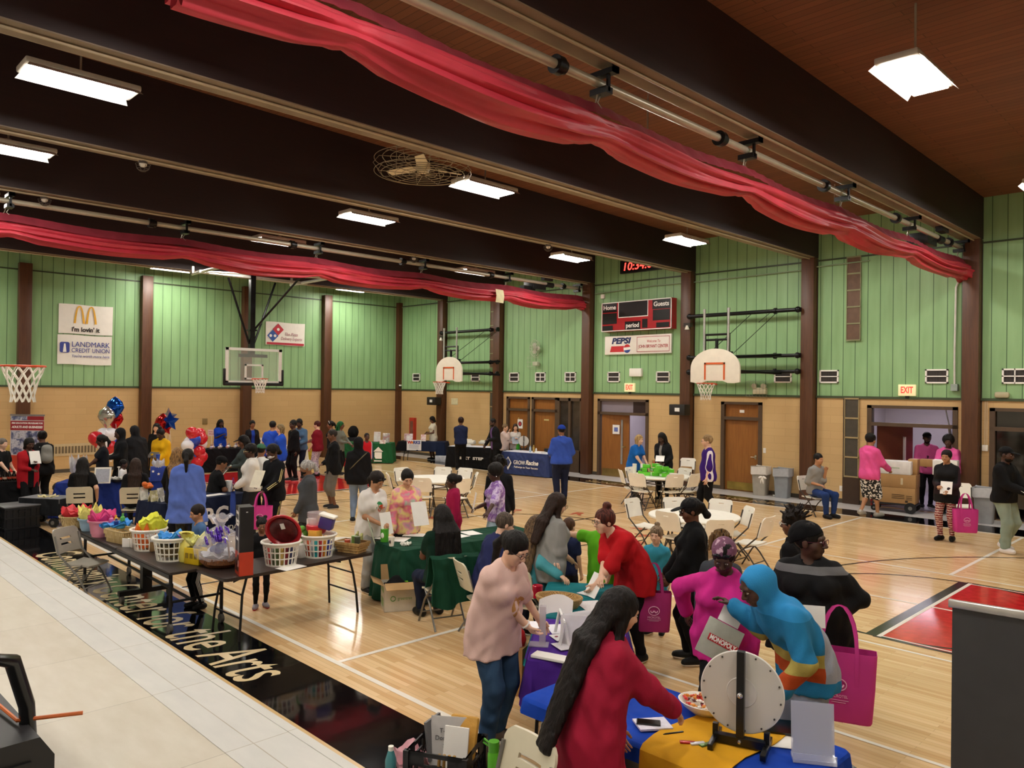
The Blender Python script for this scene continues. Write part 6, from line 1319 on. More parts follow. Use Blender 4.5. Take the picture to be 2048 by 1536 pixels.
# roll-up fire banner
bp=at(55,905,.0); bp=atx(54,900,4.6); bp.z=0; t=T('rollup_banner','red and white roll-up banner about fire education behind the man in black','banner',bp,R(45)); pz=lambda px,py:None
b=MB(); b.bb((-.43,-.006,.05),(.43,0,2.0)); b.obj('panel',M('cfcac6',.6),t); b=MB(); b.bb((-.43,-.010,1.62),(.43,-.006,1.86)); b.bb((-.43,-.010,.45),(.43,-.006,.98)); b.bb((.0,-.010,1.88),(.43,-.006,1.98)); b.obj('red_band',M('98202a',.55),t)
b=MB(); b.bb((-.43,-.009,1.88),(0,-.006,1.98)); b.bb((-.41,-.009,1.0),(.41,-.006,1.6)); b.obj('photo_panel',pattern('photo','blotch',('2c3248','5a6488','c8ccd4','1c1c20'),5.,.5),t)
text('FIRE EDUCATION PROGRAMS FOR',.06,MTW,t,TR(0,-.013,1.80)@WN,shear=.2,bold=.002,width=.80); text('ADULTS AND BUSINESSES',.08,MTW,t,TR(0,-.013,1.70)@WN,shear=.2,bold=.003,width=.80); text('FIRE EXTINGUISHER',.1,MTW,t,TR(0,-.013,.90)@WN,shear=.2,bold=.004,width=.80); text('TRAINING',.11,MTW,t,TR(-.12,-.013,.77)@WN,shear=.2,bold=.004,width=.5)
b=MB(); b.bb((-.45,-.08,0),(.45,.08,.06),.02); b.bb((-.44,-.015,1.99),(.44,.01,2.03)); b.tube([(0,.03,.05),(0,.03,1.99)],.012,6); b.obj('stand',metal('a0a0a0'),t)
# bottles on the left table
for i in range(18):
    y=-16.02-.085*(i%9); x=8.24-.085*(i//9); b=MB(); b.lathe([(.03,0),(.032,.12),(.014,.16),(.014,.2),(0,.2)],(0,0,0),12); t=T('dark_bottle','dark bottle with an orange label in the row on the far left table','bottle',(x,y,.752),0,'dark bottles with orange labels'); b.obj('bottle',M('16100e',.15),t); b=MB(); b.cyl((0,0,.04),(0,0,.085),.0335,None,12); b.obj('label_band',M('b8482c' if i%3 else 'd8b8a0',.5),t)
b=MB(); b.box((0,0,.16),(.5,.02,.32)); thing(b,'display_sign',M('c83a20',.4),'glossy red display board on the table at the left edge','sign',None,at(18,938,.78),R(45))
b=MB(); b.box((0,0,.16),(.3,.015,.3)); thing(b,'poster_card',M('d8b860',.5,0,.3,9),'yellow poster card in front of the man in black','poster',None,at(8,912,.80),R(45))
# blue table things
def onb(px,py,z=GZ): return at(px,py,z)
b=MB(); b.box((0,0,.16),(.32,.012,.34),MX.Rotation(R(-14),3,'X')); t=T('framed_notice','white framed notice propped on the royal blue table','sign',onb(205,966),BT[2]+PI); b.obj('frame',MWP,t); b=MB(); b.box((0,-.012,.16),(.26,.006,.28),MX.Rotation(R(-14),3,'X')); b.obj('printed_sheet',M('a8acb8',.5,0,.15,30),t); t.rotation_euler=(0,0,BT[2])
thing(MB().lathe([(0,0),(.14,0),(.19,.06),(.185,.06),(.13,.012),(0,.012)],(0,0,0),24,None,1.3,.8,False),'serving_tray',M('101012',.35),'black oval tray on the royal blue table','tray',None,onb(234,963))
crumple(onb(234,962)+V((0,0,.02)),.12,.08,M('c8c4bc',.4,0,.3,20),'wrapped snacks in the black oval tray',41,'snacks',cat='snack',group=None,sx=1.3)
b=MB(); b.cyl((0,0,0),(0,0,.26),.012); b.cyl((0,0,.26),(0,0,.28),.03); thing(b,'table_lamp',MWP,'thin white stick lamp standing behind the black tray','lamp',None,onb(229,960)+V((-.05,.1,0)))
q=onb(316,962); t=T('star_bag','blue gift bag with white stars wrapped in clear film','bag',q,BT[2]+.3); b=MB(); b.box((0,0,.16),(.3,.16,.32),None,.01); b.obj('bag',M('1c3a98',.5),t); b=MB()
for cx_,cz_ in ((.0,.16),(.12,.12),(-.11,.22)): b.prism([(cx_+(.035 if i%2==0 else .015)*math.sin(2*PI*i/10),cz_+(.035 if i%2==0 else .015)*math.cos(2*PI*i/10)) for i in range(10)],.004,TR(0,-.083,0)@WN)
b.obj('white_star',MTW,t)
crumple(q+V((0,0,.3)),.12,.2,M('dfe2e6',.15,0,0,7,0,60,.7,0,.6),'clear film and white tissue over the star bag',42,open_=.4,group=None); b=MB(); b.lathe([(.03,0),(.045,.14),(.0,.14)],(0,0,0),14); thing(b,'party_cup',M('2a4aa0',.4),'blue paper cup on top of the star bag','cup',None,q+V((-.02,0,.44)))
crumple(at(157,955,.75),.12,.55,M('e2e0e0',.15,.1,.1,20,0,60,.8,0,.75),'silver streamer spray rising beside the seated woman with black hair',43,'streamer_spray',peaks=9,open_=.9,cat='decoration',group=None)
# navy RC table things
q=at(292,1000,.752); t=T('flower','orange','flower',q); bpy.data.objects.remove(t)
for i in range(7):
    a=i*2.4; b=MB(); b.sph((0,0,0),(.045,.045,.038),10); thing(b,'orange_flower',M('d86a20',.6,0,.2,30),'orange flower head standing above the leaflets on the navy table','flower','orange flowers on the navy table',q+V((.07*math.cos(a)*(i%3),.07*math.sin(a)*(i%2+.5),.24+.03*(i%3))))
for i,(px,py,c,l,h) in enumerate(((288,1000,'cfd0c4','tall leaflet in front of the orange flowers',.24),(308,1003,'b8b078','picture leaflet with a yellow green design on the navy table',.20),(322,1000,'a8a49c','grey photo leaflet beside the yellow green one',.22),(326,1003,'dcdcd8','white square card at the right of the leaflets',.10))): b=MB(); b.box((0,0,h/2),(.16,.01,h),MX.Rotation(R(-12),3,'X')); b.box((0,.05,h*.4),(.14,.01,h*.8),MX.Rotation(R(14),3,'X')); thing(b,'leaflet',pattern('leaf%d'%i,'blotch',('f0efe8',c,'8a8878'),9.,.5,i),l,'leaflet',None,at(px,py,.752),ang(-.25,.97)+.15*i)
b=MB(); b.box((0,0,.002),(.42,.2,.004)); thing(b,'paper_sheet',paperm(),'white sheet on the navy table beside the blue coat','paper',None,at(428,990,.752),ang(-.25,.97)); b=MB(); b.box((0,0,.11),(.13,.09,.22),None,.004); thing(b,'brochure_holder',M('d8d8d4',.3,0,.25,22),'white brochure holder at the right end of the navy table','holder',None,at(457,983,.752),.3)
b=MB(); b.box((0,0,.02),(.1,.012,.05)); thing(b,'name_card',paperm(),'small white name card on the navy table','card',None,at(442,981,.752),ang(-.25,.97))
# totes
def tote(c,label,m,w=.34,d=.18,h=.40,rz=0.,hl=.32,logo=True,lean=0.,name='tote_bag',hang=True):
    t=T(name,label,'bag',c,rz); b=MB(); G=[]
    P=rrect(1,1,.12,3); N=len(P)
    for x,y in P: G.append([(x*w*k,y*d*k2,z) for z,k,k2 in ((0.0,.86,.9),(.02,.9,1.),(h*.5,.97,.95),(h,1.02,.7))])
    b.sheet(G,.004,True); b.raw([(x*w*.86,y*d*.9,.003) for x,y in P],[list(range(N))[::-1]]); b.obj('bag_body',m,t,45)
    for s in (1,-1): b=MB(); x=w*.24; pts=[(-x,s*d*.36,h*.1),(-x,s*d*.46,h*.6),(-x,s*d*.36,h)]+[(-x*math.cos(a),s*d*.36*(1-math.sin(a)*.9),h+hl*math.sin(a)) for a in [PI*i/10 for i in range(1,10)]]+[(x,s*d*.36,h),(x,s*d*.46,h*.6),(x,s*d*.36,h*.1)]; G=[[(p[0]-.014,p[1]*1.04,p[2]),(p[0]+.014,p[1]*1.04,p[2])] for p in pts]; b.sheet(G,.004); b.obj('handle',m,t,50)
    if logo:
        mm=M('f0b8d8',.6); b=MB(); b.tube([(.055*math.cos(a),-d*.5-.002,h*.55+.045*math.sin(a)) for a in [6.28*i/20 for i in range(20)]],.004,5,True)
        for k in (-1,1): b.tube([(k*.02+.014*math.cos(a),-d*.5-.002,h*.555+.02*math.sin(a)) for a in [PI+PI*i/8 for i in range(9)]],.006,5)
        b.obj('round_logo',mm,t); text('MICROTEL',.03,mm,t,TR(0,-d*.5-.002,h*.38)@WN,ext=.001,width=.13); b=MB(); b.bb((-.07,-d*.5-.003,h*.32),(.07,-d*.5,h*.327)); b.bb((-.05,-d*.5-.003,h*.29),(.05,-d*.5,h*.297)); b.obj('fine_print',mm,t)
    return t
MPK=M('c8308a',.65,0,.08,4.)
# silver-wrapped things on the black table
for i in range(16):
    y=-9.75+.09*i; x=2.75-.12*(i%3); b=MB(); b.sph((0,0,.05),(.06,.05,.05),10); b.tube([(0,0,.08),(.01,0,.16)],.015,5); thing(b,'wrapped_treat',M(['d8d4d0','b0a8a8','e4e0dc','9a9ab0','d0a8a0'][i%5],.25,.2),'small cellophane wrapped treat on the black table near the balloons','treat','wrapped treats on the black table',(x,y,GZ))
t=T('price_sign','pink and white sign on a stick on the black table','sign',at(423,890,.75)); b=MB(); b.box((0,0,.42),(.26,.01,.22),R(50)); b.obj('card',M('f0d4d0',.6),t); b=MB(); b.tube([(0,0,0),(0,0,.32)],.008,5); b.obj('stick',MWP,t); text('WIN A',.07,M('c03848'),t,MX.Rotation(R(50),4,'Z')@TR(0,-.008,.46)@WN); text('PRIZE',.07,M('c03848'),t,MX.Rotation(R(50),4,'Z')@TR(0,-.008,.38)@WN)
b=MB(); b.box((0,0,.2),(.28,.012,.4),MX.Rotation(R(-8),3,'X')); t=T('poster_card','white poster card with dark print below the woman in the black jacket','poster',at(515,900,.75),R(50)); b.obj('card',paperm(),t); b=MB(); b.box((0,-.035,.30),(.22,.004,.04)); b.box((0,-.02,.12),(.22,.004,.07)); b.obj('print',M('3a3a40'),t)
rect_table('narrow table behind the blue shirts at the back wall',2.5,-6.9,1.7,.6,PI/2-.1); draped('white tablecloth behind the two people in blue shirts',2.5,-6.9,1.7,.6,PI/2-.1,cloth('d4d0c8'),seed=21)
# far table things
for px,py,c,w,h,l,tb in ((752,884,'e8dcd8',.26,.38,'white and red poster on the far green table',R(40)),(770,886,'a0a0a0',.26,.36,'grey photo poster on the far green table',R(40)),(763,888,'e4e4e0',.22,.14,'small white card between the far green table posters',R(40)),(815,882,'d8c8c8',.34,.28,'pale red printed poster on the navy table',R(38)),(845,883,'e0b0ac',.2,.26,'pink framed card on the navy table',R(38))):
    b=MB(); b.box((0,0,h/2),(w,.012,h),MX.Rotation(R(-8),3,'X')); b.box((0,.05,h*.4),(w*.5,.01,h*.8),MX.Rotation(R(15),3,'X')); o=thing(b,'poster_card',pattern('pc%d'%px,'blotch',('f4f2ee',c,'b06868'),7.,.6,px),l,'poster',None,at(px,py,.752)+V((-.1,.12,0)),tb)
for px,l in ((938,'white printer like box on the black table with letters'),(962,'folded white cards on the black table with letters')): b=MB(); b.box((0,0,.05),(.3,.2,.1),None,.02); b.box((0,.05,.12),(.26,.1,.05),None,.01); thing(b,'desk_box',MWP,l,'box',None,at(px,889,.757)+V((-.1,.2,0)),.3)
# green tote and little prize wheel on the slate table
tote(at(1027,899,.757)+V((0,.12,0)),'lime green tote bag standing on the slate blue table',M('4ac838',.6),.26,.12,.30,.1,.0,False); b=MB(); q=at(1027,899,.757); b.tube([(q.x+.05*math.cos(a),q.y+.04,.757+.20+.09*math.sin(a)) for a in [PI+PI*i/10 for i in range(11)]],.008,5); thing(b,'black_cable',M('101010'),'black looped cord hanging on the lime green tote','cord')
def wheel(label,c,r,rz,zc,big):
    t=T('prize_spinner',label,'prize wheel',c,rz); b=MB(); b.lathe([(0,-.006),(r,-.006),(r,.006),(0,.006)],(0,0,zc),64,MX.Rotation(PI/2,4,'X'),1,1,False); d=b.obj('disc',M('d6d4cc',.3,0,.04,3),t)
    b=MB(); b.tube([(r*math.cos(a),0,zc+r*math.sin(a)) for a in [6.28319*i/64 for i in range(64)]],.006,6,True); b.obj('rim',M('f0eee8',.35),t)
    if big:
        b=MB()
        for i in range(14): a=2*PI*(i+.3)/14; b.cyl((r*.94*math.cos(a),.006,zc+r*.94*math.sin(a)),(r*.94*math.cos(a),.013,zc+r*.94*math.sin(a)),.0055,None,8)
        b.obj('peg',M('504e4a',.4,.6),d); b=MB(); b.tube([(.085*math.cos(a),.009,zc+.085*math.sin(a)) for a in [6.28*i/32 for i in range(32)]],.004,5,True); b.cyl((0,.006,zc),(0,.012,zc),.083,None,32); b.obj('hub_ring',M('dcdad4',.3),d)
    w=.022 if big else .014; b=MB(); b.bb((-w,.02,.03),(w,.06,zc+r*1.06 if big else zc+r*1.25)); b.obj('post',M('0d0d0f',.3),t); b=MB(); b.bb((-r*.62,.015,.012),(r*.62,.065,.055)); 
    for s in (1,-1): b.bb((s*r*.62-.016,-.10,0),(s*r*.62+.016,.18,.035),.004); b.bb((s*r*.62-.016,.0,.02),(s*r*.62+.016,.03,.10))
    b.obj('base',M('0d0d0f',.3),t); b=MB(); b.sph((0,.066,zc),.018,10); b.sph((0,.07,.035),.012,8); b.obj('bolt',metal('d0d0d0',.2),t); return t
wheel('small white prize wheel on a black stand on the slate blue table',at(1043,900,.757)+V((0,.1,0)),.17,PI+R(50),.30,False)
for px,c,l,h in ((1054,'a8c0d8','clear water bottle on the slate blue table',.22),(1061,'b89850','yellow capped bottle beside the clear one',.24),(1066,'e8e8e8','white cup on the slate blue table',.14)): b=MB(); b.lathe([(.03,0),(.034,.02),(.034,h*.7),(.014,h*.85),(.014,h),(0,h)],(0,0,0),12); thing(b,'drink_bottle',M(c,.2,0,.1),l,'bottle',None,at(px,905,.757)+V((0,.15,0)))
b=MB(); b.box((0,0,.06),(.42,.25,.12),None,.02); thing(b,'black_case',M('121214',.5),'black equipment case at the right end of the slate blue table','case',None,at(1092,905,.757)+V((0,.25,0)),.1); b=MB(); b.box((0,0,.02),(.3,.2,.04)); thing(b,'paper_stack',paperm(),'stack of white leaflets on the slate blue table','paper',None,at(1075,906,.757)+V((0,.12,0)),.15)
thing(MB().sph((0,0,.3),(.16,.14,.32),14),'golf_bag',M('101012',.5),'black bag standing against the wall behind the man in the blue cap','bag',None,at(1152,940,0))
# green packages on round table 2
rg=random.Random(4); c=at(1318,951,.745)
for i in range(22):
    a=rg.uniform(0,6.28); r_=.42*math.sqrt(rg.random()); t=T('green_package','lime green boxed package in the heap on the round table','package',(c.x+r_*math.cos(a)-.05,c.y+r_*math.sin(a)*.9,.747+.085*(i%3)),rg.uniform(0,3),'green packages on the round table'); b=MB(); b.box((0,0,.045),(.17,.12,.085),None,.006); b.obj('carton',M('5cc428' if i%3 else '6ad030',.45),t); b=MB(); b.box((.03,0,.0885),(.06,.1,.004)); b.box((0,.0605,.04),(.1,.003,.05)); b.obj('dark_print',M('1f4a2c' if i%2 else 'e4f0dc',.5),t)
for px,l in ((1274,'stack of white foam cups, left of two by the green packages'),(1290,'stack of white foam cups, right of two by the green packages')): b=MB(); b.lathe([(.04,0),(.05,.09),(.05,.10),(.055,.24),(0,.24)],(0,0,0),16); thing(b,'foam_cups',MWP,l,'cups',None,at(px,948,.747)+V((-.15,.1,0)))
for px,py,l in ((1302,935,'brown box behind the green packages'),(1373,940,'brown box on the white chair beside the cups')): b=MB(); b.box((0,0,.1),(.3,.22,.2),None,.006); thing(b,'cardboard_box',M('a8804c',.7),l,'box',None,CBX+V((0,0,.455)) if px>1350 else at(px,py,.747)+V((.1,.2,0)),.3)
# trash bins
def bin_(px,py,label,c,col):
    p=at(px,py,0); p.y=min(p.y,-.27); t=T('trash_bin',label,'bin',p,.12); b=MB(); z=lambda k,h_:[(x*k,y*k,h_) for x,y in rrect(.42,.42,.05,4)]
    G=list(zip(*[z(.78,0),z(.98,.74),z(1.04,.75),z(1.04,.78),z(.96,.78),z(.95,.6)])); b.sheet([list(g) for g in G],0,True); b.raw(z(.78,.004),[list(range(len(z(1,0))))[::-1]]); b.raw(z(.95,.6),[list(range(len(z(1,0))))]); b.obj('body',M(col,.5),t)
    b=MB(); G=list(zip(*[[(x*(1.06+.02*math.sin(i*2.)),y*(1.06+.02*math.cos(i*1.7)),h_+.015*math.sin(i*1.3)) for i,(x,y) in enumerate(rrect(.42,.42,.05,4))] for h_ in (.58,.68,.77,.795)])); b.sheet([list(g) for g in G],0,True); b.obj('liner',M(c,.25,0,.08,14),t)
    return t
bin_(1532,988,'beige trash bin with a knotted white liner beside the wooden door','e8e4dc','a8a294'); t=bin_(1581,992,'grey trash bin beside the seated man','b4b8bc','8f9498'); bin_(1969,1046,'grey trash bin beside the man in the black cap at the right','c4c8cc','9a9da0')
b=MB(); 
for k in (-1,1): b.sph((k*.06,0,0),(.06,.02,.03),10,MX.Rotation(k*.4,4,'Y')); b.tube([(0,0,0),(k*.03,-.02,-.1),(k*.04,-.02,-.16)],[.016,.022,.008],6)
b.sph((0,0,0),.025,8); q=at(1532,952,.64); thing(b,'liner_knot',M('ece8e0',.4),'knotted white bag tie on the front of the beige bin','bag tie',None,(q.x+.02,min(q.y,-.27)-.235,.62))
crumple(at(1551,993,0.)+V((0,0,.002)),.07,.06,paperm(),'crumpled white paper on the floor between the two bins',51,'paper_scrap',cat='paper',group=None)
sheetp('foam_board',at(1944,978,.55),.5,.02,.4,'white strip leaning across the top of the grey bin at the right',None,'board',None,.05)
thing(MB().tube([(0,0,.02),(.3,.05,.02),(.55,-.05,.02)],.015,6),'cable',M('8a2a20'),'dark red cable on the floor beside the right bin','cable',None,at(1925,1035,0))
# hand truck with boxes
HT=at(1792,1022,0); hr_=R(8); t=T('hand_truck','red hand truck with black wheels carrying a stack of boxes','hand truck',HT,hr_); RD=M('8a1c20',.4,.2); b=MB()
for s in (1,-1): b.tube([(-.50,s*.24,.12),(-.52,s*.24,.9),(-.54,s*.20,1.1)],.022,8)
b.tube([(-.54,.20,1.1),(-.55,0,1.14),(-.54,-.20,1.1)],.022,8); b.tube([(-.51,-.24,.78),(-.51,.24,.78)],.018,8); b.tube([(-.50,-.24,.2),(-.50,.24,.2)],.018,8); b.obj('frame',RD,t)
b=MB(); b.bb((-.52,-.26,.18),(.48,.26,.22)); b.obj('deck',M('2a2a2c',.4),t)
for x,y,r_ in ((.36,-.27,.13),(.36,.27,.13),(-.45,-.2,.07),(-.45,.2,.07)): b=MB(); b.cyl((x,y-.03,r_),(x,y+.03,r_),r_,None,22); w_=b.obj('wheel',M('121212',.7),t); b=MB(); b.cyl((x,y-.035,r_),(x,y+.035,r_),r_*.35,None,12); b.obj('hub',M('8a8a88',.3,.5),w_)
CB=M('b48c58',.7,0,.06)
def hb(x,y,z,w,d,h,m,l,mk=None): 
    p=HT+MX.Rotation(hr_,3,'Z')@V((x,y,z)); return carton(p,w,d,h,hr_,m,l,False,mk)
def bmark(t,w,d,h):
    b=MB()
    for i in range(3): b.box((w*.1,-d/2-.002,h*.55-.04*i),(w*.3,.004,.014)); b.box((w*.36,-d/2-.002,h*.5-.04*i),(w*.14,.004,.012))
    b.tube([(-w*.38,-d/2-.003,h*.6),(-w*.38,-d/2-.003,h*.3),(-w*.32,-d/2-.003,h*.3),(-w*.32,-d/2-.003,h*.6)],.005,4,True); b.box((w*.3,-d/2-.002,h*.15),(.06,.004,.05)); b.obj('black_print',M('3a2a18',.7),t)
def tmark(t,w,d,h): b=MB(); b.box((w*.18,-d/2-.002,h*.5),(.05,.004,h*.5)); b.box((0,0,h+.002),(.06,d,.004)); b.obj('tape',M('d8c8a4',.4),t)
hb(0,0,.225,.92,.54,.37,CB,'lower brown carton with black print on the hand truck',bmark); hb(0,0,.60,.94,.54,.31,CB,'upper brown carton with tape on the hand truck',tmark); hb(-.03,-.05,.915,.78,.44,.31,M('e8e6e0',.6),'white carton with green print on top of the hand truck',gmark); hb(.36,.12,.915,.2,.3,.36,CB,'narrow brown carton at the end of the hand truck stack')
# prize wheel and things on the front table
WH=at(1480,1484,BZ+.006); wheel('big white prize wheel seen from behind on the front table',V((25.13,-15.93,BZ+.012)),.238,R(199),.305,True)
q=at(1620,1518,BZ); t=T('sign_holder','clear acrylic sign holder with a flyer at the right end of the front table','sign holder',q+V((0,0.03,0)),R(33)); b=MB(); AC=M('cdd2e6',.08,0,0,7,0,60,.6,0,.45); b.box((0,.0,.155),(.235,.004,.31),MX.Rotation(R(-8),3,'X')); b.box((0,-.045,.012),(.235,.10,.02)); b.box((0,-.09,.03),(.235,.004,.05)); b.obj('acrylic',AC,t); b=MB(); b.box((0,.005,.16),(.215,.003,.28),MX.Rotation(R(-8),3,'X')); f=b.obj('flyer',M('b4b8cc',.5,0,.04,9),t)
b=MB(); m=MX.Rotation(R(-8),3,'X'); b.box(m@V((.0,-.004,.265)),(.19,.002,.012),m); b.box(m@V((0,-.004,.22)),(.17,.002,.055),m); b.box(m@V((.045,-.004,.12)),(.10,.002,.13),m); b.obj('faint_print',M('9a9eb4',.5,0,.3,30),f)
q=at(1408,1428,BZ); bw=T('candy_bowl','white bowl heaped with wrapped sweets on the yellow runner','bowl',q); b=MB(); b.lathe([(0,0),(.06,0),(.12,.05),(.145,.085),(.138,.085),(.11,.055),(.05,.01),(0,.01)],(0,0,0),32,None,1.2,1,False); b.obj('bowl',MWP,bw)
rg=random.Random(9)
for i in range(46):
    a=rg.uniform(0,6.28); r_=.115*math.sqrt(rg.random()); b=MB(); c_=rg.choice(['c42a24','d84a30','e8e0d8','5a2a20','d88a30','a02030']); m=MX.Rotation(rg.uniform(0,3),4,'Z')@MX.Rotation(rg.uniform(-.6,.6),4,'X'); b.sph((0,0,0),(.016,.011,.010),8,m); b.sph(m@V((.02,0,0)),(.008,.009,.003),6,m); b.sph(m@V((-.02,0,0)),(.008,.009,.003),6,m)
    thing(b,'wrapped_candy',M(c_,.3,.1,0),'wrapped sweet heaped in the white candy bowl','candy','wrapped sweets in the candy bowl',q+V((r_*1.2*math.cos(a),r_*math.sin(a),.062+.045*(1-(r_/.12)**2)+.012*(i%2))))
sheetp('notebook',at(1305,1450,BZ+.008),.16,.21,R(-35),'white notebook with handwriting on the yellow runner',M('dcd8e4',.6,0,.12,40),'notebook',None,.012); t=T('phone','black mobile phone lying on the white notebook','phone',at(1297,1446,BZ+.021),R(-55)); b=MB(); b.box((0,0,.005),(.075,.15,.009),None,.004); b.obj('body',M('161618',.3),t); b=MB(); b.box((0,0,.0098),(.066,.138,.001)); b.obj('screen',M('050507',.08),t)
t=T('pen','black pen on the yellow runner','pen',at(1347,1466,BZ+.013),R(62)); b=MB(); b.tube([(-.07,0,0),(-.055,0,0),(.06,0,0),(.068,0,0)],[.002,.006,.0065,.004],8); b.obj('barrel',M('0e0e10',.3),t)
for i,(px,py,c,l) in enumerate(((1375,1486,'b02020','dark red card with silver edge beside the hand'),(1395,1488,'d0d0d8','silver wrapped bar beside the hand'),(1412,1490,'5a7838','green and silver bracelet packet under the hand'))): b=MB(); b.box((0,0,.005),(.09,.03,.010),None,.003); thing(b,'prize_packet',M(c,.3,.3),l,'packet',None,at(px,py,BZ+.012),R(40)+.3*i)
for px,py,w,h,a,l,c in ((1165,1396,.30,.22,.5,'cream folder on the left end of the bright blue table','dccfa8'),(1560,1478,.34,.24,.55,'white paper under the prize wheel','f0eee6'),(1450,1400,.2,.15,.5,'white card near the candy bowl','e8e6e2')): sheetp('paper_folder',at(px,py,BZ+.002),w,h,a,l,M(c,.6),'folder')
sheetp('tablet',at(1558,1455,BZ+.012),.3,.2,.55,'black tablet lying behind the acrylic holder',M('0c0c10',.2),'tablet',None,.012)
# purple and teal table things
def onp(px,py,z=GZ): return at(px,py,z)
q=onp(1118,1212); bt=T('wicker_tray','oval wicker tray of small wrapped packets on the teal table','tray',q,.4); b=MB(); b.lathe([(0,0),(.16,0),(.20,.06),(.20,.09),(.18,.09),(.15,.015),(0,.015)],(0,0,0),36,None,1.15,.8,False); b.obj('body',TW,bt); b=MB(); b.tube([(.225*math.cos(a),.155*math.sin(a),.09) for a in [6.28*i/36 for i in range(36)]],.013,6,True); b.obj('rim',TW,bt)
rg=random.Random(12)
for i in range(40):
    a=rg.uniform(0,6.28); r_=math.sqrt(rg.random()); b=MB(); m=MX.Rotation(rg.uniform(0,3),4,'Z')@MX.Rotation(rg.uniform(-.7,.7),4,'Y'); b.box((0,0,0),(.05,.016,.008),m,.003); thing(b,'wrapped_packet',M(rg.choice(['e4e0dc','2a2224','c8b8a0','f0eeea']),.35,.1,0),'small packet piled in the oval wicker tray','packet','packets in the wicker tray',q+V((.15*r_*math.cos(a),.10*r_*math.sin(a),.03+.035*(1-r_)+.010*(i%3))))
thing(MB().lathe([(.05,0),(.055,.12),(.05,.125),(0,.125)],(0,0,0),20),'red_canister',M('a80c2c',.12,.1),'shiny red canister at the far edge of the teal table','canister',None,onp(1075,1195))
for i,(px,py,w,h,a,l,m_) in enumerate(((1185,1212,.34,.24,.4,'printed newspaper sheet under the red shirt woman','dcd8d8'),(1140,1195,.12,.09,.2,'small card behind the wicker tray','cfd4d0'),(1170,1187,.14,.1,.9,'white card at the back of the teal table','e0e4e4'),(1165,1243,.20,.06,.5,'clear film packet on the teal table','b8d0d4'),(1120,1258,.26,.20,.3,'white leaflet with blue print at the edge of the purple cloth','e4e2ea'),(1075,1250,.2,.14,.1,'white leaflet behind the acrylic stand','ecebf0'),(1120,1275,.17,.13,.5,'white card with a red crest on the purple cloth','eceaea'),(1128,1292,.18,.15,.55,'white printed card below the crest card','e0dee4'),(1190,1255,.2,.16,.7,'leaflet with an orange picture behind the envelopes','e8d8c8'))): sheetp('leaflet',onp(px,py,GZ+.002+.001*i),w,h,ang(.62,-.78)+a,l,M(m_,.6,0,.12 if i in(0,7) else .04,40),'leaflet')
b=MB(); q=onp(1118,1275,GZ+.012); disc_=b.lathe([(0,0),(.018,0),(.018,.002),(0,.002)],(0,0,0),16,None,.7,1,False); thing(b,'crest_sticker',M('8a1c3c',.5),'small dark red crest on the white card','sticker',None,q+V((-.03,0,0)))
for i in range(14): # a run of white envelopes standing on edge
    q=onp(1150+i*3.4,1290-i*.8,GZ); b=MB(); b.box((0,0,.12),(.24,.005,.24),MX.Rotation(R(-10-1.5*i),3,'X')); thing(b,'envelope',M('dedce0' if i%2 else 'e8e6ea',.6),'white envelope standing in the row on the purple table','envelope','white envelopes standing on the purple table',(q.x-.0,q.y+.0,GZ),R(-52)+R(90))
b=MB(); b.sheet([[(-.15+.3*u,.10*math.sin(u*2)+.03*v,.16*v+.05*math.sin(u*3)) for v in (0,.5,1)] for u in [i/6 for i in range(7)]],.003); thing(b,'curled_sheet',paperm(),'large curled white sheet between the teal and purple cloths','paper',None,onp(1105,1240),.3)
t=T('acrylic_stand','clear upright acrylic stand on the purple cloth','stand',onp(1085,1290),ang(.62,-.78)); b=MB(); b.box((0,0,.16),(.06,.05,.32)); b.obj('column',M('d8d2d8',.1,0,0,7,0,60,.6,0,.5),t); b=MB(); b.box((0,-.03,.004),(.12,.16,.008)); b.obj('base',M('d0c8dc',.1,0,0,7,0,60,.6,0,.5),t)
t=T('tray_board','white foam board lying on the near edge of the purple table','board',onp(1107,1318,GZ+.003),R(18)); b=MB(); b.box((0,0,.012),(.34,.12,.022),None,.004); b.obj('board',paperm(),t)
t=T('sign_easel','grey folding sign board with white edges between the purple and blue tables','sign',at(1140,1400,.25)*1.+V((-.02,.0,-.25)),R(-42)); b=MB(); b.box((0,0,.62),(.36,.015,.62),MX.Rotation(R(10),3,'X')); b.obj('grey_panel',M('3c3e42',.5),t); b=MB()
for s in (1,-1): b.tube([(s*.18,-.06,.95),(s*.20,.12,.0)],.014,6); b.tube([(s*.18,-.06,.95),(s*.16,-.25,.0)],.014,6)
b.tube([(-.18,-.06,.95),(.18,-.06,.95)],.012,6); b.obj('white_frame',M('e8e8e6',.4),t)
q=at(1040,1335,0); t=T('paper_bag','brown paper bag with red wrapping behind the jeans','bag',V((22.25,-15.0,0)),.4); b=MB(); b.box((0,0,.22),(.3,.2,.44)); b.obj('bag',M('a07848',.7),t); b=MB(); b.sph((0,0,.5),(.15,.1,.14),12); b.obj('red_wrapping',M('b81818',.25),t)
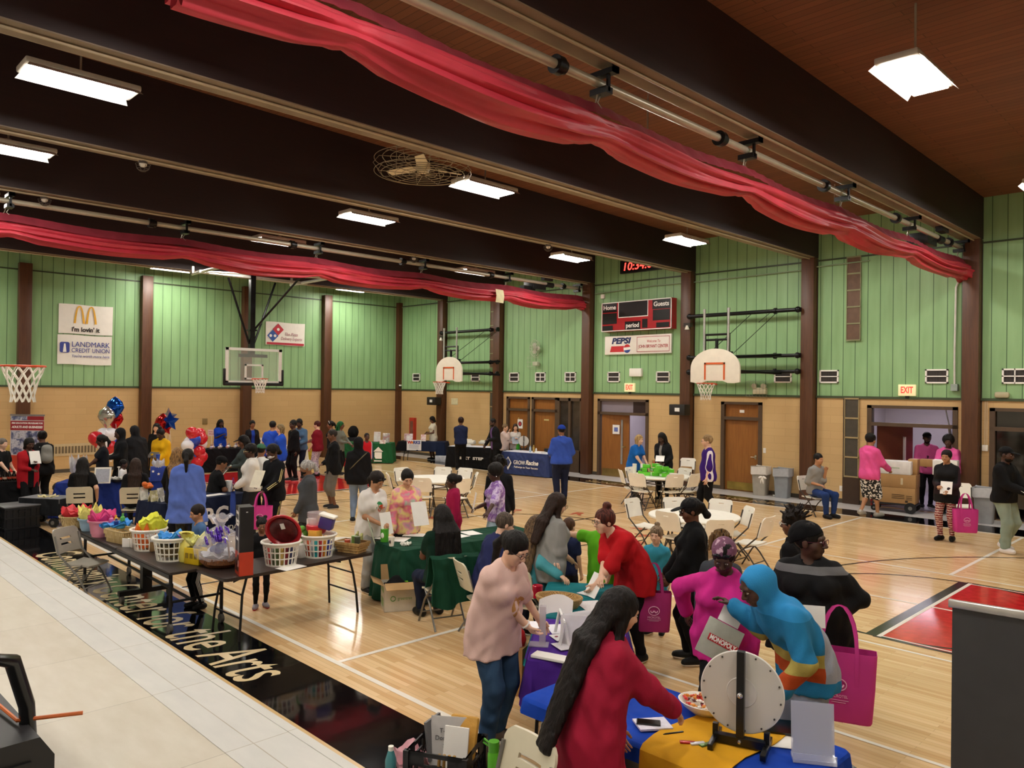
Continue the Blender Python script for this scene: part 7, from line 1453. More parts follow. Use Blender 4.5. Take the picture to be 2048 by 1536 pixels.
# bottom edge: crate, bottles, blanket, trolley
def milk(c,label,rz,w=.40,d=.40,h=.28):
    t=T('milk_crate',label,'crate',c,rz); b=MB(); k=.012
    for s in (1,-1):
        for z0,z1 in ((0,.03),(h-.10,h-.085),(h-.03,h)): b.bb((-w/2,s*d/2-k/2,z0),(w/2,s*d/2+k/2,z1)); b.bb((s*w/2-k/2,-d/2,z0),(s*w/2+k/2,d/2,z1))
        for q in range(9):
            u=-w/2+w*q/8; z1=h-.09
            for dd in (-.09,.09):
                if -w/2<=u+dd<=w/2: b.tube([(u,s*d/2,.02),(u+dd,s*d/2,z1)],.005,4); b.tube([(s*w/2,u,.02),(s*w/2,u+dd,z1)],.005,4)
        for v in (-1,1): b.bb((s*w/2-.02,v*d/2-.02,0),(s*w/2+.02,v*d/2+.02,h)); b.bb((v*w/2-v*.13-.0,s*d/2-k/2,h-.10),(v*w/2,s*d/2+k/2,h)); b.bb((s*w/2-k/2,v*d/2-v*.13,h-.10),(s*w/2+k/2,v*d/2,h))
    b.bb((-w/2,-d/2,0),(w/2,d/2,.012)); b.obj('lattice',M('0e0e10',.45),t); return t
CK=at(893,1484,.3); CK.z=0; milk(CK,'black plastic milk crate of signs and envelopes at the bottom edge',R(28),.44,.40,.30)
t=T('donation_sign','white card in the black crate asking for t-shirt donations','sign',CK+V((-.02,.03,.16)),R(38)); b=MB(); b.box((0,0,.13),(.26,.006,.34),MX.Rotation(R(-10),3,'X')); b.obj('card',M('c8c6c4',.6),t)
for s_,z in (('T-Shirt',.20),('Donations',.15),('$15',.10)): text(s_,.045,M('55555a'),t,TR(0,-.006-.0+(z-.13)*.17,z)@MX.Rotation(R(80),4,'X'),ext=.001)
b=MB(); b.box((0,0,.18),(.22,.05,.34),MX.Rotation(R(-18),3,'X'),.02); thing(b,'padded_envelope',M('c8963c',.6,0,.15,9,.5,30),'brown padded envelope stuck in the black crate','envelope',None,CK+V((.06,.10,.12)),R(25)); b=MB(); b.box((0,0,.15),(.2,.02,.28),MX.Rotation(R(-8),3,'X')); thing(b,'clipboard',M('6a6a6c',.5),'grey clipboard at the left side of the black crate','clipboard',None,CK+V((-.14,.0,.14)),R(110)); b=MB(); b.box((0,0,.14),(.18,.02,.28),MX.Rotation(R(-12),3,'X')); thing(b,'white_envelope',paperm(),'white envelope behind the donation card','envelope',None,CK+V((.08,.02,.14)),R(30))
for i in range(4): b=MB(); b.tube([(0,0,0),(.02,0,.26)],.012,6); thing(b,'gold_tube',M('b8904c',.35,.4),'thin gold tube standing inside the black crate','tube','gold tubes in the black crate',CK+V((.06+.03*i,-.13+.02*i,.02)))
t=T('drink_bottle','teal drink bottle with a white cap at the bottom edge','bottle',at(782,1492,.25)-V((0,0,.25))); b=MB(); b.lathe([(.03,0),(.042,.02),(.042,.15),(.03,.19),(.02,.22),(0,.22)],(0,0,0),16); b.obj('body',M('4a8a90',.2),t); b=MB(); b.cyl((0,0,.215),(0,0,.25),.02,None,14); b.obj('cap',MWP,t)
crumple(at(828,1500,.15)-V((0,0,.15)),.15,.20,cloth('dca8b0'),'rumpled pale pink blanket beside the teal bottle',61,'blanket',peaks=4,open_=.35,cat='blanket',group=None)
t=T('water_bottle','tall lime green water bottle beside the cream chair','bottle',at(988,1482,.6)-V((0,0,.6))); b=MB(); b.lathe([(.036,0),(.04,.01),(.04,.22),(.03,.24),(0,.24)],(0,0,0),18); b.obj('body',M('58b028',.25,0,.1),t); b=MB(); b.cyl((0,0,.235),(0,0,.30),.034,None,16); b.tube([(-.03,0,.27),(-.09,.0,.285),(-.10,0,.26),(-.03,0,.25)],.007,6); b.obj('cap',M('4a9a20',.3),t); t.location.z=.30
thing(MB().box((0,0,.15),(.2,.2,.30),.3,.01),'small_box',M('151515',.5),'black box under the lime green bottle','box',None,at(988,1482,.6)-V((0,0,.6)),0)
t=T('luggage_trolley','small luggage trolley with a black case under the front table','trolley',V((24.05,-15.75,0)),.1); b=MB(); b.box((0,0,.20),(.34,.22,.36),None,.03); b.obj('case',M('1c2440',.45),t); b=MB()
for s in (1,-1): b.tube([(s*.07,.13,.05),(s*.07,.13,.68)],.008,6)
b.tube([(-.07,.13,.68),(.07,.13,.68)],.012,6); b.obj('handle',metal('a8a8a4'),t); b=MB(); b.box((-.02,-.113,.28),(.16,.006,.06)); b.obj('name_tag',paperm(),t)
# pull-up banner back on the right and stage things
b0=V((26.16,-14.78,0)); t=T('rollup_banner','dark grey back of a pull-up banner at the right edge','banner',V((26.42,-14.99,0)),R(6)); HB=1.60
b=MB(); b.bb((-.42,-.004,.08),(.42,.004,HB)); b.obj('panel',M('38393b',.6),t); b=MB(); b.bb((-.44,-.02,HB-.015),(.44,.02,HB+.03),.006); b.bb((-.45,-.1,0),(.45,.1,.08),.02); b.tube([(.0,.03,.08),(0,.03,HB)],.012,6); b.bb((.41,-.012,.08),(.44,.012,HB)); b.obj('rail',metal('c8c8c6',.3),t)
p0=at(110,1466,ZS+.38); p1=at(0,1352,ZS+.38); d=(p1-p0); d.z=0; d.normalize(); t=T('stage_monitor','black wedge loudspeaker on the stage at the lower left corner','speaker',(p0.x,p0.y,ZS),ang(d.x,d.y)); b=MB(); b.prism([(0,0),(0,.30),(.05,.38),(.62,.38),(.62,0)],1.1,MX(((0,0,1,0),(1,0,0,0),(0,1,0,0),(0,0,0,1)))); b.obj('cabinet',M('1c1c1f',.5),t); b=MB(); b.bb((-.012,.08,.05),(0,.56,.30)); b.obj('grille',M('0e0e10',.5),t)
b=MB(); b.tube([(0,-.16,.0),(.0,-.17,.3),(0,-.1,.45),(0,.02,.40),(0,.1,.2),(0,.12,0)],.03,10); thing(b,'tube_handle',M('101012',.25),'thick black bent tube at the lower left corner of the stage','handle',None,at(14,1536,ZS+.25),R(40))
b=MB(); b.tube([(-.3,-.1,.0),(-.1,.0,.01),(.1,-.05,.005),(.25,.12,.0)],.008,6); thing(b,'extension_cord',M('c86428',.5),'orange cord draped over the black loudspeaker','cord',None,at(28,1424,ZS+.392),R(20))
# balloons
def balloon(c,r,col,label,group,name='balloon'):
    t=T(name,label,'balloon',c,0,group); b=MB(); b.lathe([(0,-r*1.15),(r*.12,-r*1.1),(r*.5,-r*.85),(r*.88,-r*.4),(r,.05*r),(r*.92,r*.45),(r*.65,r*.8),(r*.3,r*.97),(0,r)],(0,0,0),20,None,1,1,False); b.obj('skin',M(col,.18,0,.03,7,0,60,.6),t); b=MB(); b.cyl((0,0,-r*1.12),(0,0,-r*1.25),r*.08,r*.16,8); b.obj('knot',M(col,.3,0,0),t); return t
def bx_(px,py,x): return atx(px,py,x)
CN={'c0202c':'red','e8e8ee':'white','2448b8':'blue'}
for k,(px,py,c) in enumerate(((384,866,'c0202c'),(399,868,'c0202c'),(388,870,'c0202c'),(380,885,'e8e8ee'),(391,879,'2448b8'),(402,888,'e8e8ee'),(375,892,'e8e8ee'),(385,893,'2448b8'),(403,877,'c0202c'),(379,903,'e8e8ee'),(398,903,'c0202c'),(388,911,'2448b8'),(403,914,'c0202c'),(381,916,'c0202c'),(395,925,'c0202c'))): balloon(bx_(px,py,6.2-.12*(k%2)),.17,c,'%s latex balloon in the balloon column by the black table'%CN[c],'%s balloons in the column by the black table'%CN[c])
for k,(px,py,c) in enumerate(((192,877,'c0202c'),(208,870,'e8e8ee'),(221,870,'e8e8ee'),(219,884,'2448b8'),(219,894,'c0202c'),(222,905,'e8e8ee'),(207,888,'e8e8ee'))): balloon(bx_(px,py,4.6-.1*(k%2)),.20,c,'%s latex balloon in the cluster under the foil balloons'%CN[c],'%s balloons in the cluster at the left'%CN[c])
def foil(px,py,x,r,col,label,star=False,sq=.55):
    c=bx_(px,py,x); t=T('foil_balloon',label,'balloon',c,R(40)); b=MB()
    if star:
        n=10; pts=[((r if i%2==0 else r*.5)*math.sin(2*PI*i/n),(r if i%2==0 else r*.5)*math.cos(2*PI*i/n)) for i in range(n)]; vs=[(x_,0,z_) for x_,z_ in pts]+[(0,-r*.32,0),(0,r*.32,0)]
        b.raw(vs,[[i,(i+1)%n,n] for i in range(n)]+[[(i+1)%n,i,n+1] for i in range(n)])
    else: b.lathe([(0,-r*1.2),(r*.3,-r*.9),(r*.8,-r*.3),(r,.1*r),(r*.8,r*.7),(r*.3,r*1.1),(0,r*1.3)],(0,0,0),20,None,1,sq,False)
    b.obj('foil',M(col,.12,.75,.12,9),t,60 if not star else 20); b=MB(); b.tube([(0,0,-r*.9),(.03,.02,-r*2),(.0,0,-r*3.4)],.006,4); b.obj('string',MWP,t)
foil(230,817,4.6,.26,'1a58c0','blue foil balloon at the top of the left bunch'); foil(213,835,4.7,.25,'c0c0b8','silver foil balloon in the left bunch'); foil(230,840,4.5,.24,'c01824','red foil balloon in the left bunch')
foil(337,834,4.2,.28,'c4c8d0','silver star foil balloon above the other star',True); foil(340,843,4.35,.30,'1c50c8','blue star foil balloon behind the yellow hoodie',True); foil(326,849,4.1,.26,'c02420','red round foil balloon beside the blue star'); foil(332,857,4.2,.22,'b81c20','red star foil balloon under the blue star',True)
# stroller and odd bags at the back
sp=at(692,915,0)+V((-1.0,.9,0)); t=T('stroller','black stroller with a folding hood beside the boy in red','stroller',sp,R(50)); b=MB(); b.sph((0,0,.95),(.3,.42,.34),16); b.obj('hood',cloth('141416'),t); b=MB(); b.box((0,-.1,.6),(.48,.7,.3),None,.08); b.obj('seat',cloth('1e1e22'),t)
for x in (-.26,.26):
    for y in (-.4,.36): b=MB(); b.cyl((x-.02,y,.12),(x+.02,y,.12),.12,None,16); b.obj('wheel',M('181818',.6),t)
b=MB()
for s in (1,-1): b.tube([(s*.25,-.42,.15),(s*.25,.1,.6),(s*.25,.5,1.05)],.014,6); b.tube([(s*.25,.36,.15),(s*.25,0,.5)],.014,6)
b.tube([(-.25,.5,1.05),(.25,.5,1.05)],.016,6); b.obj('frame',metal('8a8a8c'),t)
b=MB(); b.sph((0,0,.2),(.22,.18,.2),12); thing(b,'red_bag',cloth('b01820'),'red bag on the floor behind the man in grey shorts','bag',None,at(697,938,0)); b=MB(); b.box((0,0,.3),(.4,.2,.55),None,.02); thing(b,'yellow_bag',M('b8a020',.5,0,.3,9),'yellow printed bag on the floor behind the floral trousers','bag',None,at(622,930,0)+V((-.5,.3,0)),.6)
b=MB(); b.box((0,0,.12),(.5,.3,.24),None,.02); thing(b,'clear_bin',M('b8bcc4',.3,0,.3,9),'pale storage bin under the corner table','bin',None,at(880,925,0)+V((-.1,.2,0)),.3)
# ---------------------------------------------------------------- everyone in the hall
DK,BR,MD,TN,LT,PL='4a2e20','6b4430','8a5c40','b68460','d9a98a','e4b89c'
BK='121214'; HB='14100e'
def pp(*a,**k): return person(*a,**k)
def paper(q,i,w,h,label,ax=.0,pitch=70,m=None,off=(0,0,0),name='paper_sheet',cat='paper'):
    """a sheet held in hand i of person q"""
    b=MB(); b.box((0,0,h*.32),(w,.004,h)); o=b.obj(name,m or paperm()); c=q.hands[i]+q.rt*off[0]+q.fw*off[1]+V((0,0,off[2])); o.location=c
    o.rotation_euler=(R(90-pitch),0,math.atan2(q.fw.y,q.fw.x)-PI/2+ax); return tag(o,label,cat)
BEL=(.06,.27,1.08); CHE=(.05,.24,1.22); DWN=(.22,.03,.80); FWD=(.10,.36,1.0)
# far left
q=pp('person in a black shirt with short grey hair, cut off by the left edge',(6,877),1.56,45,PL,('short','6a625a'),(BK,'short'),arms=((.12,.33,.98),(.2,.2,.95)))
q=pp('person in a red cardigan over black, looking at papers at the left',(60,876),1.62,25,DK,('bob',HB),(zones('cardigan','b01824',[('ax',-.01,.06,'100c0c')]),'long',-.25,.02),(BK,),fem=1,wd=1.15,hp=15,arms=(BEL,CHE)); paper(q,1,.21,.28,'white papers held by the person in the red cardigan')
q=pp('person in black seen from behind with a grey backpack',(84,862),1.70,-155,BR,('bun',HB),(BK,'long',-.12,.022),(BK,'long',.02),wd=1.35,belly=.3,fem=1,arms=(BEL,BEL),ext=('hood',('backpack','8c8c84','grey backpack on the back of the person in black at the left')))
q=pp('person in a black t-shirt with a ponytail facing left by the balloons',(200,870),1.63,-85,DK,('pony',HB,.22),('16181e','short'),('1c2230',),fem=1,arms=(BEL,FWD),hp=15)
q=pp('person with the black hood up facing left beside the white balloons',(236,857),1.72,-70,DK,('short',HB),('16171a','long',-.12,.022),(BK,),ext=('hoodup',),arms=(BEL,BEL),hp=18)
q=pp('person in a long black hooded coat seen from behind by the brown column',(267,852),1.75,-150,BR,('short',HB),('1c1c1f','long',-.45,.035,.06),(BK,),ext=('hoodup','jacket'),wd=1.3,hp=20,lean=8)
q=pp('person in black standing behind the yellow hoodie',(313,847),1.66,-15,LT,('long',HB,.3),('141416','long'),(BK,),fem=1,wd=1.1)
q=pp('person in a bright yellow hoodie looking down, hair in a top bun',(319,858),1.66,-35,DK,('topbun',HB),('dca812','long',-.22,.035,.03),(BK,),fem=1,wd=1.35,belly=.3,hp=22,arms=(BEL,(.12,.30,1.0)),ext=('hood',)); paper(q,0,.26,.2,'grey clipboard held by the person in the yellow hoodie',0,40,M('6a6460'),(0,0,0),'clipboard','clipboard')
q=pp('seated person with long black hair on a cream chair, back to us',(166,915),1.66,172,LT,('long',HB,.58),('111113','short',-.05,.02),(BK,),sit=.56,fem=1,wd=1.2,arms=((.26,.02,.62),(.15,.28,.72)))
SIT=[(q,CHA)]
q=pp('child in a white shirt behind the blue table',(248,920),1.08,70,DK,('curly',HB),('e8e6e4','long'),('20242c',),bone=.85,cx=.12)
q=pp('seated person with long brown hair on a cream chair, back to us',(272,917),1.64,172,LT,('long','2e1e16',.56),('141316','long',-.05,.02),('1a1c26',),sit=.56,fem=1,wd=1.25,arms=((.15,.3,.75),(.15,.28,.75)))
SIT.append((q,CHB))
q=pp('person with wavy blonde brown hair behind the blue raincoat',(357,896),1.68,160,PL,('long','5a4028',.34,'a8804e'),('121215','long',-.1),(BK,),fem=1,arms=(BEL,(.3,.3,1.0)))
q=pp('person in a periwinkle blue raincoat, back to us, black ponytail',(376,898),1.70,172,BR,('pony',HB,.34),('5a74c4','long',-.36,.035,.05),(pattern('camo','blotch',('1a1c18','3a3c30','101010'),14.),'legging',.012),fem=1,wd=1.35,belly=.3,ext=('hood','jacket'),arms=((.24,.10,.82),(.24,.10,.82)))
q=pp('person in a black cap and black shirt seated behind the navy table',(447,913),1.75,105,MD,('crop',HB),('111113','short'),(BK,),sit=.56,wd=1.25,belly=.3,hp=20,lean=10,arms=((.1,.38,.8),(.1,.36,.8)),ext=(('cap','101012'),)); paper(q,1,.3,.22,'white papers held by the person in the black cap',0,30)
SIT.append((q,chair('c',(0,0),0,'cream folding chair under the seated person in the black cap')))
# back wall, left half
q=pp('person in a bright blue t-shirt with long dark curls by the back wall',(442,839),1.62,25,DK,('long',HB,.36),('1e48c0','short',-.12,.02),(BK,),fem=1,wd=1.15,arms=(CHE,(.08,.26,1.16)),hp=10)
q=pp('person in a black jacket over a blue shirt with a dark ponytail',(505,841),1.66,15,MD,('pony',HB,.2),(zones('open_jacket','121216',[('ax',-.01,.05,'1c3c98')]),'long',-.1),(BK,),fem=1)
q=pp('person in a bright blue t-shirt with short dark hair, back to us',(546,842),1.76,160,TN,('short',HB),('2850c4','short',-.12,.02),('2a2c34',),wd=1.25,belly=.3,arms=(BEL,(.25,.2,.95)))
q=pp('person in a blue t-shirt with streaked brown hair facing left',(560,849),1.68,-75,PL,('bob','4a3828',.2,'a08a60'),('2450c4','short',-.18,.025),('2a2c34',),fem=1,wd=1.3,belly=.3,arms=((.1,.3,1.0),BEL),ext=(('watch','101010',0),))
q=pp('person in black half hidden behind the denim jacket',(586,840),1.76,-60,DK,('short',HB),('101012','long'),(BK,),wd=1.1)
q=pp('person in a denim jacket holding a teal handbag',(598,838),1.77,-22,DK,('pony',HB,.15),(zones('denim','4a6888',[('s',(0,.15,1.25),.10,'b8a0a8',22)]),'long',-.06,.022),('16182a','long'),fem=1,wd=1.25,hp=15,arms=(BEL,(.12,.28,1.06))); tote(q.hands[0]+V((.1,-.1,-.35)),'teal handbag held in front of the denim jacket',M('5aa8b4',.5),.30,.14,.20,R(45),.12,False,0,'handbag')
q=pp('person in a maroon shirt and floral trousers with short auburn hair',(634,842),1.68,-115,PL,('short','4a1a18'),('7c1424','elbow',-.1,.022),(pattern('floral','blotch',('ece8ec','8880a0','e8e4e8','3c3a5a'),16.,.8),'long',.022),('1a1a1c','222'[:2]+'2222'),fem=1,wd=1.3,belly=.4,arms=(BEL,(.2,.15,.9))); paper(q,0,.25,.2,'white booklet held beside the floral trousers',0,40)
q=pp('person in black with a dark ponytail facing left near the column',(661,842),1.66,-85,MD,('pony',HB,.15),('141418','long'),(BK,),fem=1,ext=(('headband','e8e8e8'),))
q=pp('person with long green braids and glasses in a grey jacket',(682,843),1.66,65,BR,('long','0c2014',.42,'1f7a3c'),('6e7268','long',-.12),(BK,),fem=1,wd=1.05,arms=(BEL,FWD),ext=(('glasses','2a1c18'),'jacket'))
q=pp('person in a black sweater and grey shorts facing left',(663,859),1.78,-82,BR,('crop','2a221e'),('111114','long',-.14,.024),('6c6862','short',.024),('2a2a2c',),wd=1.15,belly=.35,hp=12,arms=((.1,.22,1.0),(.2,.02,.82)))
q=pp('person with the black hood up and a strap across the back, in jeans',(718,874),1.72,168,BR,('short',HB),('131316','long',-.12,.028),('7488a4','long',.016),wd=1.15,ext=('hoodup',('strap','6a6450')),arms=((.25,.05,.80),(.25,.05,.80)))
q=pp('child in a red jacket beside the green table with the emblem',(734,866),1.42,20,DK,('crop',HB),(zones('red_jacket','c01826',[('ax',.16,.4,'2a3050'),('ax',.135,.16,'d8d8dc')]),'long',-.08),('1a1c28',),bone=.9,cx=.06)
q=pp('person with long black hair in a dark grey jacket behind the white hoodie',(485,871),1.68,-80,BR,('long',HB,.36),('3a4444','long',-.12),(BK,),fem=1,hp=12,arms=(FWD,BEL),ext=(('cap','141416'),)); paper(q,0,.22,.28,'pale green sheet held by the person in the dark grey jacket',0,50,M('b8c8b8',.6))
q=pp('person with glasses in a white hoodie with a dark bag strap facing left',(500,889),1.67,-88,DK,('curly',HB),('e2ded6','long',-.02,.035),('26262a','long',.026),fem=1,wd=1.25,belly=.2,arms=((.14,.24,.98),(.12,.26,.98)),ext=('hood',('glasses','d8c080')))
tote(q.root+q.fw*.32+V((0,0,.42)),'royal blue tote bag hanging in front of the person in the white hoodie',M('2a4aa4',.7),.30,.10,.42,q.rz,.28,False)
q=pp('person in a green cap and white shirt partly hidden behind the tracksuit',(523,888),1.62,150,MD,('short',HB),('dcdcd6','short'),(BK,),ext=(('cap','3e6a50'),),wd=1.1)
q=pp('person in a black tracksuit with yellow stripes and a white mask holding papers',(541,889),1.74,-50,DK,('pony',HB,.12),('111115','long',-.12,.026),('121216','long',.02),('1a1a1a',),wd=1.1,hp=22,arms=((.10,.26,1.08),(.14,.30,1.0)),curl=(.9,.9),ext=(('mask','e4e4ea'),('stripe','d8c890',(-.014,.014)),('legstripe','c8b878',(-.012,.012))))
paper(q,0,.24,.32,'yellow edged booklet held by the person in the black tracksuit',.1,65,M('e8e2cc',.6),(-.02,.02,.02),'booklet','booklet'); h_=q.hands[1]; tote(V((h_.x,h_.y,h_.z-.62)),'pink tote bag with a white print hanging from the tracksuit arm',MPK,.38,.16,.40,R(50),.24)
q=pp('older person with short grey hair, grey hoodie and black mask facing left',(610,921),1.58,-88,MD,('pony','8c8a88',.1,'c8c6c2'),('45484c','long',-.2,.03,.02),('2c2c30',),fem=1,wd=1.2,belly=.2,hp=15,arms=((.18,.12,.85),(.16,.2,.9)),ext=('hood',('mask','17171a')),brow='888480')
# children by the gift tables
q=pp('boy in a blue shirt and black striped track trousers looking at the baskets',(392,1010),1.26,-72,'b98560',('short','1e140f'),(zones('boy_shirt','4a6c98',[('s',(-.02,.15,.93),.06,'e8e8e8',30)]),'long',-.06),('0f0f12','long',.014),('141416','2a2a2a'),bone=.86,cx=.1,hp=14,arms=((.18,.05,.82),(.18,.05,.82)),ext=(('legstripe','e8e8e8',(-.022,0,.022)),))
q=pp('small girl in black behind the red tray basket',(524,1036),1.10,5,MD,('twobuns',HB),('131316','long',-.06),('121214',),('8a8288','b02030'),bone=.82,cx=.16,hp=10)
# corner tables
q=pp('person in a white dress looking down by the corner column',(862,833),1.65,-72,BR,('bob',HB),('e0dac6','cap',-.55,.022,.06),('2a2420','none'),fem=1,wd=1.15,hp=28,arms=(BEL,(.08,.28,1.06)),ext=('dress',)); paper(q,0,.1,.16,'phone in the hand of the person in the white dress',0,40,M('1a1a1c',.2),(0,0,0),'phone','phone')
q=pp('person in a navy jacket and black trousers, back to us, short curly hair',(922,835),1.76,178,BR,('curly','2a1512'),('1d2646','long',-.03,.024),('0f0f11','long',.02),('121214','e8e8e8'),arms=(CHE,CHE))
q=pp('person in a black jacket over a purple checked shirt leaning on the table',(984,837),1.79,-68,DK,('crop',HB),(zones('jacket_check','121214',[('ax',-.01,.07,'6a5088')]),'long',-.12,.026),(BK,),wd=1.1,lean=8,hp=15,arms=((.2,.3,.85),BEL),ext=('beard','jacket'))
q=pp('person in a pale pink sweater with a hand at the mouth behind the slate table',(1011,848),1.57,60,LT,('short','7a6448'),('d8c4bc','long',-.12,.022),('2a2830',),fem=1,wd=1.1,arms=((.03,.20,1.45),(.06,.25,1.08)))
q=pp('person with long brown hair in a white top holding a tablet behind the slate table',(1031,848),1.57,5,LT,('long','3a2a20',.42),('cfcac4','elbow',-.1,.02),(BK,),fem=1,arms=(BEL,CHE)); paper(q,0,.22,.28,'pale blue tablet held by the person in the white top',0,50,M('9aa4b0',.4),(0,0,.02),'tablet','tablet')
q=pp('person in a royal blue jacket and blue cap, back to us, standing on the court',(1123,850),1.86,-164,MD,('crop',HB),('3654b0','long',-.05,.03,.01),('1a2038','long',.026),('161618',),wd=1.25,belly=.35,arms=((.22,.18,.98),(.20,.25,1.05)),ext=(('cap','1c3c9c'),'collar'))
# by the doors
q=pp('person with blonde hair in a blue polo leaning over the green packages',(1279,870),1.64,55,PL,('bob','a8824e',.2,'d8b880'),('1c66b8','short',-.14,.025),('2a2c38',),fem=1,wd=1.35,belly=.4,lean=14,hp=5,arms=((.12,.40,.90),(.12,.38,.90)),ext=('collar',))
q=pp('person with long black hair and a black cardigan looking into a red bag',(1322,866),1.70,-28,DK,('long',HB,.5),(zones('cardigan2','111113',[('ax',-.01,.035,'8a8480')]),'long',-.25,.024),(BK,),fem=1,wd=1.25,belly=.3,lean=8,hp=22,arms=((.04,.30,1.05),(.18,.28,1.0)))
h=q.hands; crumple(h[0]-V((0,0,.26)),.08,.28,M('d0302a',.35),'red plastic bag held by the person in the black cardigan',71,'plastic_bag',cat='bag',group=None); crumple(h[1]-V((.05,0.05,.40)),.12,.42,M('151517',.35),'black plastic bag held by the person in the black cardigan',72,'plastic_bag',cat='bag',group=None); paper(q,1,.22,.26,'white folded paper under the arm of the person in the black cardigan',.4,30,None,(.08,.02,.1))
q=pp('person in a purple and white polo walking left with glasses',(1414,870),1.80,-82,PL,('short','8a6a48',.1,'b09468'),(zones('purple_polo','3a1a78',[('ax',.235,.262,'e8e6f0')]),'elbow',-.10,.028),('0e0e10','long',.02),('121214',),wd=1.15,belly=.4,walk=.42,arms=((.22,.02,.82),(.22,.06,.84)),ext=(('glasses','8a8480'),'collar')); paper(q,1,.08,.14,'white slip in the hand of the walking person in purple',0,-60)
q=pp('seated person in a grey sweatshirt and jeans by the wall, hand at the chin',(1637,907),1.74,48,TN,('short',HB),('8a8a88','elbow',-.06,.024),('22386a','long',.018),('16161a','e8e8e8'),sit=.56,arms=((.12,.2,.72),(.04,.24,1.02)),hp=4,lean=4)
SIT.append((q,CH_S))
q=pp('person in a pink hoodie and white printed shorts pushing the hand truck',(1742,868),1.84,140,TN,('curly',HB),('e85a9c','long',-.10,.032,.01),(pattern('letter_shorts','print',('1a1a1a','ecebe6'),22.,.8),'short',.034),('a8a49a','f0eee8'),wd=1.05,walk=.3,arms=((.20,.34,1.02),(.20,.34,1.02)),curl=(1.2,1.2),ext=('hood',))
q=pp('person in a black cap and pink t-shirt carrying cartons in the doorway',(1785,864),1.82,8,DK,('crop',HB),(zones('pink_tee','e86aae',[('s',(0,.15,1.27),.05,'5a2840',24)]),'elbow',-.1,.024),(BK,),wd=1.25,belly=.3,foot=(21.0,.78),arms=((.14,.30,1.05),(.14,.30,1.05)),ext=(('cap','121214'),'beard')); b=MB(); b.box((0,0,.09),(.32,.22,.18),None,.004); thing(b,'cardboard_box',M('b89058',.7),'small brown carton held against the pink t-shirt','box',None,q.hands[0]*.5+q.hands[1]*.5+V((0,-.12,-.02)),.1)
q=pp('older person in a white cap and pink shirt in the doorway',(1839,880),1.70,12,PL,('short','d8d4d0'),('e46aa8','long',-.1,.024),(BK,),foot=(21.45,.95),arms=(BEL,BEL),ext=(('cap','dcd4d4'),),brow='b0a8a0'); paper(q,0,.24,.3,'grey folder held by the older person in the doorway',0,60,M('a8a09c',.6),(0,.05,.05),'folder','folder')
q=pp('person in a pink hoodie with high hair carrying a white carton',(1870,870),1.80,-8,DK,('afro',HB),('e860a4','long',-.1,.03),('0e0f12','long',.024),('2a2a2c','e8e8e8'),foot=(21.72,-.02),arms=((.22,.30,.92),(.22,.30,.92)),ext=('hood',)); carton(q.root+q.fw*.40+V((0,0,.98)),.50,.36,.34,q.rz+PI,M('e6e4dc',.6),'white carton with green print carried by the person in the pink hoodie',False,gmark)
q=pp('person in a black jacket and patterned red leggings holding a paper',(1893,900),1.70,-18,TN,('bun',HB),(zones('two_tone_jacket','151517',[('z',.9,1.14,'2a1a20'),('ax',.22,.5,'34202a')]),'long',-.16,.03,.02),(pattern('fairisle','bands',('8a2a30','d8c8b8','5a1a20'),7.,.8),'legging',.010),('121214','1a1a1c'),fem=1,wd=1.05,arms=(BEL,(.12,.26,1.02)),ext=('jacket','collar')); paper(q,1,.2,.26,'white paper held by the person in patterned leggings',.2,60)
h_=q.hands[0]; tote(q.root+q.rt*-.34+V((0,-.05,.22)),'large pink tote bag with a round print beside the patterned leggings',MPK,.42,.2,.44,R(35),.30)
q=pp('person in a black hoodie, cap and pale green trousers at the right edge',(2014,894),1.84,62,DK,('crop',HB),('101012','long',-.06,.036,.01),('8a9c90','long',.028),('e8e4e4','b83030'),wd=1.15,walk=.12,arms=((.12,.36,1.06),(.14,.36,1.02)),ext=('hood',('cap','111113'),'beard')); paper(q,0,.2,.26,'white paper held by the person in pale green trousers',0,30)
# round the green table
q=pp('person in a white t-shirt with sunglasses on dark hair reading papers',(760,944),1.63,42,TN,('pony','1e1612',.2),(zones('white_tee','e6e2dc',[('s',(.02,.17,1.20),.075,'3a8a5a',18),('s',(-.03,.17,1.18),.06,'d8583a',26)]),'short',-.10,.03),('a8a8a4','long',.03),fem=1,wd=1.15,lean=8,hp=32,arms=((.08,.30,1.02),(.02,.30,1.04)),ext=(('shades','15151a'),)); paper(q,1,.2,.3,'white paper held by the person in the white t-shirt',0,75,None,(.0,.02,-.08))
q=pp('person in a pastel tie-dye hoodie looking down with a white paper',(816,940),1.62,12,LT,('pony',HB,.3),(pattern('tiedye','blotch',('74c8a0','eaa0bc','f0dc8c','e87094','9ad4b4','e4c4d0'),2.9,.85),'long',-.1,.03),('141418','long'),fem=1,wd=1.12,lean=4,hp=24,arms=((.24,.22,.86),(.08,.28,1.08)),ext=('hood',)); paper(q,1,.24,.34,'white clipboard paper in front of the tie-dye hoodie',.3,70,None,(-.1,.04,-.04))
q=pp('girl in a magenta jacket with hair in a puff facing left',(904,948),1.42,-78,DK,('puff',HB),('a01848','long',-.22,.028,.01),('1a1a20',),fem=0,bone=.9,cx=.06,arms=((.10,.2,.98),(.2,.03,.82)),ext=('hood','jacket')); paper(q,0,.14,.22,'white papers in the hand of the girl in magenta',0,70)
q=pp('person in black just behind the purple tie-dye top',(1000,913),1.65,170,DK,('locs',HB,.14),('121215','long',-.1),(BK,),ext=('jacket',))
